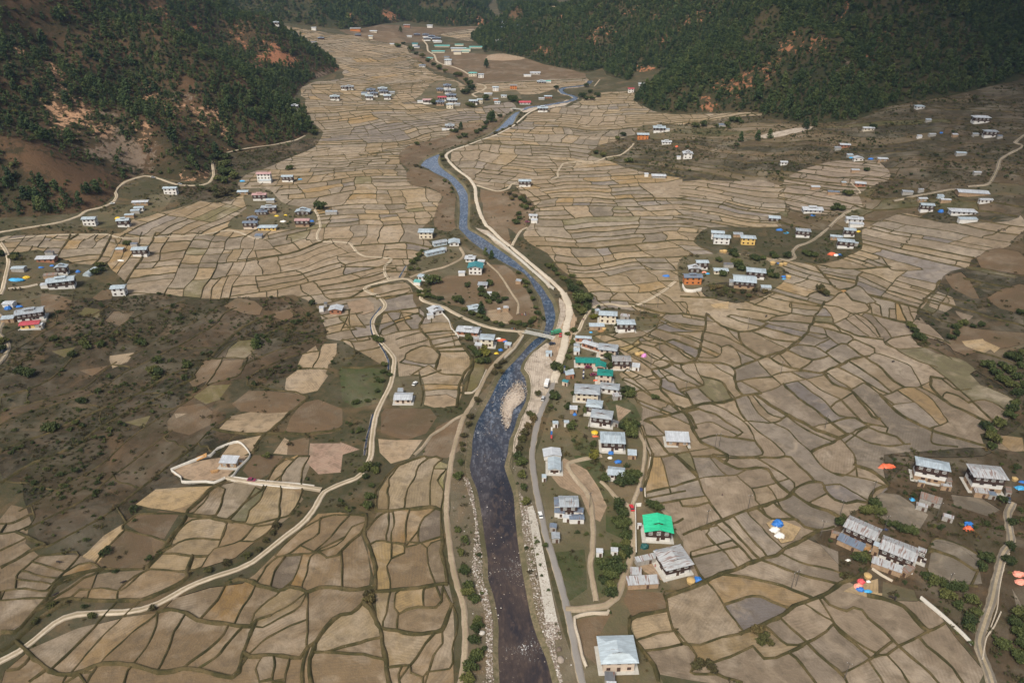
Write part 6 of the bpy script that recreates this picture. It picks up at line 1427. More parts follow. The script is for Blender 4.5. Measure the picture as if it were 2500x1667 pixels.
HS_ = """
E 583 12 108 .75 0 ph 2 pale cream|cream two-storey house with pale roof between paddies and the blue river
E 677 88 118 .5 26 pg 1 grey blue|grey-roofed long hall, upper one of the pair beside the river knoll
E 777 86 86 .95 4 ^pg 1 pale white|square pale-roofed hall with gable to the viewer at the top of the river knoll
E 642 150 152 .33 32 pg 1 pale blue|long low pale-roofed hall slanting below the other halls of the knoll
E 705 134 44 .5 10 sm 1 grey white|small grey lean-to at the right end of the long slanting hall
E 890 196 84 .9 -8 pl 1 white white|white-roofed hall directly above the teal roof on the knoll
E 966 220 58 .8 -12 pg 1 white white|small white-roofed house at the right corner behind the teal roof
E 925 252 112 .85 -3 ^pg 2 tealblue white|white house under a broad teal roof on the knoll
E 830 297 48 .8 0 sg 1 white white|tiny white-roofed shed left of the teal-roofed house
E 595 330 152 .36 -24 pg 1 pale white|long pale-roofed building at the road junction beside the round tree
E 525 362 58 .7 -15 sm 1 mint white|greenish-roofed lean-to left of the long building at the junction
E 975 376 74 .8 -4 ph 1 grey white|small grey-roofed house in the middle of the brown knoll
E 1021 441 32 .8 0 sm 1 white white|tiny white hut above the trees of the knoll
E 1222 356 48 .7 -22 sm 1 grey mud|lonely small grey shed on the slope down to the river
E 648 553 128 .85 28 ^pl 1 white white|gleaming white-roofed house on the outside of the bridge road
E 612 590 50 .6 25 sm 1 white white|white annex in front of the gleaming white-roofed house
E 922 536 122 .62 16 pl 1 pale blue|pale-roofed bluish house below the trees of the knoll
E 1134 540 40 .7 0 sm 1 rusty mud|small shed with white and red roof at the lower edge of the knoll
E 1085 552 28 .7 20 sm 1 white mud|tiny pale shelter beside the white and red roofed shed
E 874 690 172 .55 -10 pl 1 white brick|big white-roofed brick house left of the bridge
E 1005 742 112 .78 -6 ^pd 2 pale cream|tall cream house with pale roof nearest the left bridge end
E 938 752 58 .6 -15 sg 1 rusty grey|rusty-roofed shed squeezed between brick house and cream house
E 945 795 56 .7 -10 sm 1 white grey|white lean-to at the foot of the cream house
E 1148 791 54 .7 -14 sm 1 pale grey|pale tin shed beside the orange tarpaulins at the bridge
E 1838 580 136 .58 -7 pg 2 pale cream|cream two-storey house with dark windows at the lane corner
E 1962 640 128 .62 0 fh 2 pale white|white and dark timber house in front of the cream house at the lane corner
E 1760 664 106 .38 0 sm 1 pale mud|long low mud shed in front of the cream lane house
E 1765 560 40 .8 30 sm 1 pale grey|small pale-roofed hut at the lane behind the cream house
E 1955 597 70 .5 -20 sm 1 rusty grey|tangle-roofed low shed behind the timber house
E 1668 745 118 .34 -8 pg 1 pale brick|near end wing of the curved brick row under a pale roof
E 1728 790 150 .40 -33 pg 1 white brick|long brick row with a brilliant white roof
E 1838 812 150 .72 -12 ^pd 2 grey tan|tan house with arched grey roof joined to the brick row
E 1893 812 42 1 -12 sg 1 grey tan|small grey-roofed porch at the right side of the arched-roof house
E 1622 800 44 .7 -4 sm 1 grey white|upper of two small white sheds left of the brick row
E 1622 833 46 .9 -4 sm 1 pale white|lower of two small white sheds left of the brick row
E 1698 902 176 .45 -3 pd 1 teal tan|widest of the teal-green roofs
E 1788 932 84 .9 -10 ^pg 1 teal tan|middle teal-green roof linking the two larger ones
E 1818 986 120 .78 -8 ^pd 2 teal tan|frontmost teal-green roofed house with balcony
E 1930 890 136 .62 -3 fg 2 brown tan|tan two-storey house with grey-brown roof beside the haystacks
E 2030 940 62 .85 -12 sm 1 white white|white-roofed hut attached right of the grey-brown roofed house
E 1572 990 66 1.1 4 ^sm 1 pale brick|pale-roofed brick hut in the roadside trees above the gate
E 1545 1046 54 .8 -25 sg 1 tealblue tan|small teal roof of the village gate
E 1695 1100 190 .72 -6 ^pd 2 grey cream|biggest grey-roofed cream house opposite the white truck
E 1850 1080 150 .62 -12 ^pd 1 grey white|grey-roofed white house right of the biggest cream one
E 1900 1142 70 .6 12 sm 1 rusty grey|untidy low shed with patched roof below the right grey roof
E 1745 1200 130 .85 -12 ^fd 2 pale white|upper white house of two overlapping pale roofs
E 1796 1272 172 .72 -13 ^fd 2 grey white|lower white house of two overlapping pale roofs
E 1600 1232 56 .8 -4 sm 1 white mud|small white-roofed shed left of the overlapping roofs
E 1895 1328 46 .6 -30 sm 1 dark grey|low dark shelter at the right corner of the overlapping houses
E 1475 1330 40 .9 0 sg 1 pale white|first of two tiny bluish outhouses near the paved road
E 1551 1325 36 .9 0 sg 1 pale white|second of two tiny bluish outhouses, nearer the gardens
E 1870 1432 182 .78 -4 fd 2 pale white|grey-roofed farmhouse with white-framed upper windows above the blue tarpaulin ball
E 2004 1540 68 .9 -6 sm 1 pale mud|pale open shed at the right of the grey-roofed farmhouse
E 2315 1435 170 .62 -4 pm 1 white mud|striped white metal roof standing alone among paddies
E 428 1150 130 .72 0 pg 1 white tan|lone tan house with streaked white roof in the meadow left of the river
E 408 1110 40 1 0 sm 1 grey grey|small grey shed behind the lone tan house
E 1430 845 46 .8 -4 sg 1 pale blue|little shop hut at the bridgehead on the gravel road
E 2312 542 94 .8 -4 X
E 1452 1536 132 .7 4 ^sg 1 white white|bright white cross-shaped roof beside the paved road
H 1468 48 96 1.5 -2 ^pg 1 pale white|long white building whose roof runs away from the viewer beside the paved road
H 1397 135 32 1 0 sm 1 pale white|small pale hut at the corner of the long white building
H 1895 100 132 .8 -9 pg 1 pale white|small grey-roofed house among dark trees
H 1567 306 136 .85 0 fl 2 grey white|grey two-tiered roof of the compound beside the paved road
H 1486 312 40 2.4 0 ^sm 1 blue white|narrow blue-grey lean-to along the left side of the two-tiered house
H 1505 372 80 .7 -8 sg 1 blue white|blue-grey wing at the left front of the two-tiered house
H 1636 366 76 .75 -8 sg 1 blue white|blue-grey wing at the right front of the two-tiered house
H 1622 415 104 .5 0 sg 1 blue white|lowest blue-grey wing with white wall in the two-tiered compound
H 1555 412 60 .5 -5 sm 1 white white|white flat roof between the blue-grey wings
H 1460 475 56 .9 -8 ^sg 1 blue grey|blue-grey hut below the two-tiered compound
H 1477 542 58 1.1 0 ^sg 1 grey grey|grey hut just below the blue-grey hut
H 1780 648 50 .75 -4 sm 1 white white|left one of two white flat panels beside the thicket
H 1882 640 52 .7 -4 sm 1 white white|right one of two white flat panels beside the thicket
H 2183 462 212 .85 -4 ^fl 2 green white|white farmhouse under the bright green roof
H 2290 690 262 .92 17 ^fd 2 rusty white|large white farmhouse with streaked grey roof in front of the green one
H 2103 695 166 .28 16 sm 1 rusty grey|narrow patched shed slanting left of the streaked-roof farmhouse
H 2030 790 82 .8 -4 sm 1 rusty grey|patched grey hut above the long front shed
H 2076 852 224 .34 4 sm 1 rusty mud|long low front shed with red-stained grey roof
H 2055 463 30 .5 -4 sm 1 white white|tiny white and red shelter beside the yard wall
H 1903 1322 268 .88 2 ^pd 2 pale tan|big pale blue roof at the bottom edge
H 1850 1512 76 .9 -4 sm 1 dark grey|small dark-framed shed at the bottom edge below the big pale roof
H 1862 1562 70 .5 -4 sm 1 white grey|white-roofed lean-to cut by the bottom edge
I 1728 48 240 .5 -20 fh 3 pale white|tall farmhouse with clean pale roof, left of the upper right pair
I 1838 160 50 1.4 -19 ^sm 1 plank grey|plank lean-to along the right wall of the clean-roofed farmhouse
I 1822 198 72 .35 -12 sm 1 rusty mud|low red-stained shed in front of the clean-roofed farmhouse
I 1652 172 50 .5 -15 sm 1 pale mud|small blue-roofed porch at the left front of the clean-roofed farmhouse
I 2105 102 248 .66 -9 fh 3 rusty white|tall farmhouse with rust-streaked roof, right of the upper right pair
I 2065 238 104 .5 -12 sm 1 rusty mud|rusty lean-to in front of the rust-streaked farmhouse
I 2140 255 54 .7 -10 sm 1 blue grey|blue lean-to at the door of the rust-streaked farmhouse
I 2250 230 60 2.0 -25 ^sm 1 plank grey|long plank roof down the right side of the rust-streaked farmhouse
I 1245 488 262 .66 -40 fg 2 rusty mud|rust-streaked farmhouse beside the big dark tree, upper of the slanting pair
I 1165 590 180 .42 -40 sm 1 blue mud|blue-grey lean-to roof in front of the upper slanting farmhouse
I 1065 525 70 .35 -25 sm 1 plank mud|low plank shed at the left corner of the upper slanting farmhouse
I 1497 630 284 .68 -35 fg 2 rusty white|largest slanting farmhouse with pale patched roof, lower of the pair
I 1655 640 70 .8 -35 fg 2 rusty white|small gabled wing at the right end of the largest slanting farmhouse
I 1345 605 60 .9 -35 sm 2 pale mud|pale corner roof at the left end of the largest slanting farmhouse
I 1412 745 200 .34 -30 sm 1 rusty mud|lean-to with red patches along the front of the largest slanting farmhouse
I 1560 770 110 .45 32 sm 1 plank mud|plank lean-to at the right front of the largest slanting farmhouse
I 1715 290 150 .5 -32 sm 1 plank grey|patched plank barn with white sheets among the upper right yards
I 1655 334 78 .42 -25 sm 1 rusty grey|low rusty shed below the patched plank barn
I 1835 410 74 .45 -28 sm 1 rusty grey|ruined shed with white-streaked roof beside the pole
F 245 22 100 .6 -10 pg 2 pale white|rear white house of the pair beside the yellow house
F 273 52 126 .55 -8 pg 2 pale white|front white house of the pair beside the yellow house
F 455 56 114 .62 -8 ph 2 pale yellow|yellow house with pale roof above the right hamlet
F 385 36 70 .5 -5 sm 1 grey mud|grey mud shed between the white pair and the yellow house
F 835 8 112 .6 -14 fh 2 grey white|dark timber and white house at the lane above the straw yard
F 1062 50 92 .55 -16 pg 1 pale mud|pale-roofed house directly behind the timber house by the orange tarpaulin
F 1130 80 128 .55 -14 fh 2 pale white|dark timber and white house above the orange tarpaulin
F 1195 97 40 .5 -20 sm 1 pale grey|small lean-to right of the house above the orange tarpaulin
F 137 225 88 .62 0 fg 2 pale white|rearmost dark house of the right hamlet
F 85 266 94 .7 -4 ^fl 1 white white|white-roofed house behind the orange temple
F 265 280 106 .55 -4 pg 1 pale cream|low cream house in the middle of the right hamlet
F 72 322 132 .55 0 tl 2 blue orange|orange temple with blue-grey lantern roof
F 510 284 148 .62 -14 fh 2 pale white|dark timber farmhouse at the right end of the hamlet
F 430 342 178 .78 -12 fg 2 pale mud|largest farmhouse of the right hamlet with wide pale roof
F 345 362 50 .9 -14 sm 1 grey grey|small side roof left of the largest hamlet farmhouse
F 578 400 74 .5 -6 sm 1 pale grey|low pale shed right of the largest hamlet farmhouse
F 320 243 70 .4 -4 sm 1 dark grey|dark low shed behind the cream hamlet house
F 1155 3 90 .7 -12 fg 2 pale white|timber house at the upper end of the steep lane
D 317 196 134 .55 4 pg 1 white brick|white-roofed brick house at the top of the left village
D 337 160 60 .4 0 sm 1 dark grey|dark low shed behind the white-roofed brick house
D 125 266 92 .6 4 sg 1 pale grey|pale-roofed shed left of the brick house by the track
D 418 258 90 .7 10 ^fl 2 pale white|dark timber house between brick house and big farmhouse
D 345 316 96 .4 14 sm 1 plank mud|old plank-roofed barn behind the big left farmhouse
D 415 346 200 .55 18 fl 2 pale white|big farmhouse of the left village with dark upper storey
D 310 382 70 .5 15 sm 1 white white|low white annex left of the big left farmhouse
D 825 136 54 .8 0 sg 1 pale mud|small pale-roofed shed beside the timber house in the paddies
D 960 134 114 .62 6 fg 2 pale white|dark timber house standing in the left paddies
D 920 102 48 .4 0 sm 1 blue grey|tiny blue-grey roof behind the timber house in the paddies
D 812 398 108 .72 8 pg 2 pale white|white cube-like house at the edge of the left scrubland
D 58 507 78 .8 4 sg 1 white white|white-roofed shed at the left edge above the blue tarpaulins
D 200 562 202 .55 20 fl 2 grey white|big farmhouse with dark upper storey at the left edge
D 50 612 92 .55 12 sm 1 pale mud|pale low annex left of the farmhouse at the left edge
D 205 645 142 .55 12 pg 1 red yellow|small yellow house with the red roof
D 265 656 54 .6 10 sm 1 white grey|white flap of roof beside the red-roofed house
D 2212 541 32 .8 0 sm 1 white white|tiny white hut left of the shed by the field path
D 2240 512 22 1 0 sm 1 dark grey|tiny dark water tank hut above the field path
D 2312 545 96 .8 0 ^pg 1 white brick|small white-roofed house alone beside the field path
D 1780 45 52 .7 0 sm 1 blue grey|blue-roofed hut beside the wide field track
G 1577 24 128 .6 -4 pm 1 white mud|white-roofed workers' house inside the walled building site
C 1635 724 62 .8 0 ph 1 pale white|white house highest up below the right forest
C 2060 798 122 .6 -8 fh 2 white white|tall white and timber house, upper of two at the far right
C 2125 895 98 .6 -8 fh 2 grey white|tall white and timber house, lower of two at the far right
C 2022 916 42 .5 0 sm 1 grey grey|grey shed left of the lower tall house at the far right
C 2190 930 34 .6 0 sm 1 blue grey|blue-grey shed right of the lower tall house at the far right
C 1283 874 82 .5 -4 pg 1 white cream|cream house just below the forest edge
C 1120 988 78 .6 -8 pg 1 white brick|brick house with white roof on the right terraces
C 1072 1010 44 .5 0 sm 1 grey grey|grey shed left of the brick terrace house
C 1156 1060 42 .6 0 sm 1 pale grey|pale shed behind the terrace house with blue tarpaulin
C 1212 1080 74 .7 -6 ^pg 1 white white|white terrace house left of the blue tarpaulin
C 1378 1084 74 .6 -6 pg 1 white mud|white-roofed terrace house right of the blue tarpaulin
C 1192 1162 58 .6 -6 sg 1 white mud|white-roofed shed alone at the edge of upper paddies
C 700 1108 54 .7 -4 pg 1 white white|small white house alone on the green terraces
C 38 1046 78 .9 -6 ^pl 2 white white|white two-storey house left of the green terraces
C 40 868 60 .7 0 X
C 275 854 52 .5 0 sm 1 blue grey|blue-grey hut between round trees at the field edge
C 1920 1044 74 .6 -10 sg 1 pale grey|pale shed alone on the brown slope
C 2033 1178 52 .6 -6 sg 1 white grey|white-roofed shed near the bend of the far right road
C 1722 916 46 .6 0 sg 1 white grey|white-roofed shed beside the small blue tarpaulin
C 1635 930 32 .7 0 sm 1 white white|tiny white hut on the brown slope
C 1880 920 38 .6 0 sm 1 white mud|white-roofed hut on the ochre earth patch
C 1697 818 38 .6 0 sm 1 pale grey|tiny pale hut above the blue tarpaulin
C 1227 1252 84 .7 -14 pg 1 white brick|white-roofed brick house among the fan paddies
C 1113 1250 32 .7 0 sm 1 pale mud|tiny hut left of the fan brick house
C 917 1278 64 .6 -4 sg 1 white mud|white-roofed shed left of the blue-grey barn
C 1042 1312 84 .5 -12 sg 1 blue mud|blue-grey barn between fan paddies
C 1553 1310 78 .6 -14 sg 1 grey grey|grey open barn left of the upper right lane
C 1647 1297 38 .4 0 sm 1 grey grey|low grey hut beyond the grey open barn
C 1656 1358 62 .6 0 pg 1 white mud|white-roofed house at the end of the upper right lane
C 1688 1400 100 .62 -10 fg 2 pale white|timber and white house below the upper right lane
C 1782 1340 42 .6 0 sm 1 pale blue|bluish hut beside the upper right lane
C 1815 1366 74 .5 -8 sg 1 white mud|low white-roofed barn in the ochre yard
C 2000 1312 212 .42 -12 sg 1 white mud|huge white hall roof at the upper right
C 2092 1365 92 .4 -2 pg 1 white white|long white row house right below the huge hall
C 1932 1440 184 .45 -8 ph 1 white white|wide white building below the huge hall
C 1968 1500 126 .3 -2 sm 1 pale white|pale bluish annex in front of the wide white building
C 895 1428 146 .6 -6 pl 1 white white|wide white house with lantern roof beside the blue tarpaulin
C 635 1488 90 .75 -10 fg 1 pale mud|pale-roofed house on the edge of the fan paddies
C 1185 1494 124 .5 -8 pl 1 white white|upper white roof of three overlapping houses at the steep lane
C 1200 1530 100 .5 -10 sg 1 white white|middle white roof of three overlapping houses at the steep lane
B 748 856 68 .75 -2 fl 2 grey white|lone white house with lantern roof left of the far river
B 708 884 30 .6 0 sm 1 white white|small white shed left of the lone lantern-roofed house
B 1265 1236 88 .62 0 fh 2 pale white|isolated white and timber house in the middle of the far right paddies
B 1322 1474 64 .6 -4 pg 1 white white|upper white house on the bushy slope right of the gravel road
B 1330 1506 50 .7 -8 sg 1 white white|lower white house on the bushy slope right of the gravel road
B 1387 736 76 .7 0 fl 2 pale white|big white house with lantern roof at the far bridge
B 1425 658 58 .6 -2 pg 1 pale brick|brick house with pale roof behind the big far-bridge house
B 1380 672 42 .6 0 sg 1 white grey|white-roofed shed behind the big far-bridge house
B 1265 698 84 .6 0 pg 1 red white|white house under the red roof in the far riverside village
B 600 682 78 .6 0 fg 2 pink white|long timber house at the left end of the middle far village
B 547 693 46 .4 0 sm 1 white white|low white shed left of the middle far village
B 695 664 62 .6 0 fg 2 red white|house with faded red roof in the middle far village
B 757 648 72 .6 0 fl 2 blue white|dark-roofed house behind the right side of the middle far village
B 765 682 72 .6 0 fl 2 pale white|pale lantern roof at the right side of the middle far village
B 682 694 60 .7 0 fl 2 blue mud|blue-grey roof at the front left of the middle far village
B 748 714 52 .6 0 pg 2 pale cream|cream house at the front right of the middle far village
B 800 712 40 .5 0 sm 1 grey grey|grey shed at the right front of the middle far village
B 730 582 56 .7 0 fl 2 blue white|rearmost dark roof of the middle far village
B 680 608 50 .7 0 fl 2 blue mud|left rear dark roof of the middle far village
B 735 616 50 .7 0 fl 2 grey white|grey roof just before the rearmost house of the middle far village
B 772 614 36 .6 0 sm 1 white grey|white shed right of the rear houses of the middle far village
B 910 688 62 .7 0 fg 2 pale white|tall white house at the end of the far valley road
B 955 680 42 .7 0 pg 2 pale cream|small cream house right of the tall white one at the far road
B 1012 640 58 .5 0 pg 1 white grey|low white-roofed house right of the far road bend
B 1063 596 46 .7 0 pg 2 pale white|two-storey white house above the far road bend
B 1186 584 52 .6 0 pg 2 brown orange|orange-brown house in the far brown fields
B 1120 654 42 .6 0 pg 1 pale white|pale house left of the dark tree group in the far village
B 1075 698 42 .6 0 pg 1 pale white|front pale house left of the dark tree group
B 1064 676 36 .6 0 sg 1 pale brick|little brick shed behind the front pale house
B 55 590 64 .6 0 fl 2 grey white|right house of the far left pair at the hill tip
B 18 592 42 .6 0 fl 2 grey white|left house of the far left pair at the hill tip
B 205 612 62 .6 0 fl 2 blue white|rear left house of the left far village
B 225 636 58 .6 0 fl 2 blue white|middle left house of the left far village
B 193 655 56 .7 0 fl 2 pale white|front left house of the left far village
B 285 603 66 .6 0 fl 2 pale white|rear right house of the left far village
B 292 622 62 .6 0 fl 2 blue white|middle right house of the left far village
B 318 652 54 .8 0 fg 2 pale white|front right white house of the left far village
B 158 636 42 .5 0 sm 1 blue blue|blue shed at the left end of the left far village
B 348 632 42 .5 0 sm 1 grey grey|grey shed at the right end of the left far village
B 905 498 62 .6 0 ph 2 mint cream|cream house with greenish roof above the far road
B 963 508 42 .6 0 pg 2 pale white|white house right of the cream house above the far road
B 735 408 54 .8 0 ph 3 pale white|tall white block below the far school
B 727 388 38 .6 0 sg 1 blue grey|blue-grey roof behind the tall white block
B 558 446 48 .6 0 pg 1 blue white|blue-roofed house at the edge of the far left paddies
B 610 396 48 .5 0 ph 1 mint cream|greenish roof left of the far road below the school
B 1336 496 74 .5 0 pg 1 white white|white house on the far brown plain, upper of two
B 1282 514 52 .3 0 sm 1 white white|long white strip of a shed left of the upper house on the brown plain
B 1378 556 62 .6 0 fl 1 pale white|white house on the far brown plain, lower of two
B 1420 556 50 .4 0 sm 1 mint white|mint-green shed right of the lower house on the brown plain
B 2190 870 92 .7 -4 fl 2 pale white|white farmhouse with stepped roofs at the right field edge
B 2245 886 34 .6 0 sm 1 pale white|small shed right of the farmhouse with stepped roofs
B 2078 918 86 .6 -2 pg 2 pale orange|orange house with pale roof at the right field edge
B 2240 968 74 .6 -4 pl 1 white white|white house below the farmhouse with stepped roofs
B 2188 1200 106 .5 -6 ph 1 white grey|low wide white-roofed house beside the green meadow
B 2102 1192 28 .8 0 sm 1 white white|tiny white shed left of the low wide house
B 2325 1074 28 .6 0 sm 1 white white|tiny white hut on the dark terraces near the red ball
B 1996 606 46 .7 0 pg 2 red white|white house with red roof at the foot of the wooded hill
B 2074 572 58 .6 0 pg 1 white white|white-roofed house right above the red roof at the wooded hill
B 2072 600 44 .5 0 sg 1 grey grey|grey shed right of the red-roofed house
B 695 312 108 .3 0 pg 1 mint cream|left rear mint-green roof of the far school
B 668 350 92 .3 0 pg 1 mint cream|left front mint-green roof of the far school
B 808 330 108 .3 0 pg 2 pale cream|long pale main block of the far school
B 812 304 62 .3 0 pg 1 mint cream|small rear mint-green roof of the far school
B 866 332 52 .4 0 pg 2 mint cream|mint-green block joining the right side of the school's main block
B 926 320 92 .3 0 pg 1 mint cream|right mint-green roof of the far school
B 855 351 54 .4 0 pg 1 mint cream|bright front mint-green roof of the far school
B 800 352 56 .4 0 pg 2 blue cream|blue-roofed front block of the far school
B 655 260 64 .6 0 fl 2 blue white|large dark-roofed house of the hamlet above the school
B 582 235 48 .6 0 fl 2 blue white|rear left dark roof of the hamlet above the school
B 622 246 50 .6 0 fl 2 blue white|middle dark roof of the hamlet above the school
B 592 260 52 .6 0 fl 2 grey white|front left grey roof of the hamlet above the school
B 664 282 62 .4 0 pg 1 white white|white row house between the hamlet and the school
B 522 234 46 .5 0 fl 1 blue white|outer left roof of the hamlet above the school
B 470 246 36 .6 0 pg 1 white white|small white house left of the hamlet above the school
B 508 298 42 .7 0 pg 2 tealblue white|teal-roofed white house left of the school
B 520 318 42 .6 0 pg 1 blue white|blue-roofed house just below the teal-roofed one
B 355 300 42 .6 0 pg 1 white cream|lone cream house in the far left paddies
B 222 212 52 .5 0 pg 1 white cream|wide cream house at the foot of the far hill
B 203 246 32 .8 0 pg 2 pale cream|narrow cream house below the wide cream one
B 115 236 42 .6 0 fl 1 blue white|dark-roofed house at the left foot of the far hill
B 610 173 42 .6 0 pg 2 white white|white house at the foot of the dark far forest
B 98 194 76 .5 0 tg 2 orange orange|orange monastery block at the foot of the far hill
B 452 170 46 .6 0 pg 2 brown brick|brown house below the far forest edge
B 1080 273 34 .6 0 pg 1 white white|white house inside the far dark grove
B 1120 184 36 .6 0 pg 1 blue white|left house in the gap between the far hills
B 1228 172 38 .6 0 pg 1 blue white|right house in the gap between the far hills
B 1118 148 32 .6 0 pg 1 blue white|highest house in the gap between the far hills
A 1900 150 42 .6 0 fl 2 pale white|white house at the upper left end of the far paddies
A 2160 188 36 .6 0 pg 2 white white|white house on the brown far field right of the upper left one
A 2000 224 44 .6 0 fl 2 blue white|dark-roofed house behind the left hill's shoulder
A 2072 258 48 .6 0 pg 1 pale white|rear roof of the small group behind the left hill's shoulder
A 2092 274 44 .6 0 fl 1 pale white|front roof of the small group behind the left hill's shoulder
A 2210 258 44 .6 0 fl 1 blue white|upper right roof of the group behind the left hill's shoulder
A 2160 287 40 .4 0 sg 1 blue grey|lowest roof of the group behind the left hill's shoulder
A 2305 658 68 .6 0 fl 2 pale white|white house at the field edge beside the left hill's tip
A 2028 722 54 .8 0 fl 2 white white|white house half hidden by trees on the left hill's lower slope
A 1815 1186 104 .5 2 pg 3 pink white|tall white house with faded pink roof on the left
A 1825 1236 84 .3 2 sm 1 pale white|low pale shed in front of the tall pink-roofed house
A 1978 1206 84 .55 2 fg 2 pale white|pale-roofed timber house right of the tall pink-roofed house
A 1672 1310 80 .6 4 pg 1 pale mud|pale-roofed house below the dark clump at the hillside road
A 1785 1330 104 .5 6 fl 2 pink white|pink-roofed farmhouse in the left hamlet
A 1860 1370 60 .5 4 sm 1 pale grey|low pale shed below the pink-roofed farmhouse
A 1850 1416 110 .5 4 fl 2 grey mud|long grey-roofed farmhouse in the left hamlet's middle
A 1800 1446 88 .6 4 fl 1 blue mud|blue-grey roofed farmhouse overlapping the long grey one
A 1735 1492 74 .6 4 ^fg 1 blue mud|blue-grey roofed house above the cream row of the left hamlet
A 1722 1522 106 .45 3 fg 2 blue tan|tan and timber house with blue-grey roof in the left hamlet
A 1840 1552 136 .45 3 ph 1 pale yellow|low yellow row house with pale roof at the front of the left hamlet
A 2085 1444 106 .6 2 ^fl 1 pale white|pale-roofed farmhouse between left hamlet and single round tree
A 2080 1506 106 .5 2 fg 2 pink mud|timber house with pinkish roof by the wide field track
A 2280 1450 82 .3 0 sm 1 grey grey|low grey shed right of the single round tree
A 1170 1286 98 .5 3 pg 2 pale white|white house with square windows just below the hillside road
A 965 1380 116 .45 8 pg 1 white mud|white-roofed barn, uppermost of the row along the left hillside
A 955 1420 70 .6 8 pg 1 pale white|pale house second in the row along the left hillside
A 930 1440 66 .6 8 sg 1 pale grey|pale shed third in the row along the left hillside
A 890 1470 68 .6 8 sg 1 pale mud|pale shed fourth in the row along the left hillside
A 845 1504 96 .7 10 fl 2 pale white|timber and white house lowest in the row along the left hillside
A 612 1494 100 .65 6 pg 2 pale white|white house below the road at the far left
"""
RM['orange'] = RM['brown']
for ln in HS_.strip().splitlines():
    if '|' not in ln: continue
    a_, lab = ln.split('|')
    f = a_.split()
    house(f[0], float(f[1]), float(f[2]), float(f[3]), float(f[4]), float(f[5]), f[6], int(f[7]), f[8], f[9], lab.strip())
q = SCRUB_Q
if HOUSE_SPOTS:
    hs_ = np.array(HOUSE_SPOTS)
    ok = np.ones(len(q), bool)
    for hx, hy, hr in hs_: ok &= (q[:, 0] - hx) ** 2 + (q[:, 1] - hy) ** 2 > (hr * .75 + 1.5) ** 2
    q = q[ok]
hh = bil(HGRID, q[:, 0], q[:, 1]); hh = np.where(q[:, 1] < HY0, -5, hh); q = q[hh < 1]
scatter("scrub", np.column_stack([q, T(q[:, 0], q[:, 1]) - .1]), gr.uniform(0, 6.28, len(q)), gr.lognormal(math.log(.95), .42, len(q)), gr.integers(0, 4, len(q)) // 2 if False else gr.choice(4, len(q), p=[.36, .34, .15, .15]), BSRC + SRC[3:5])

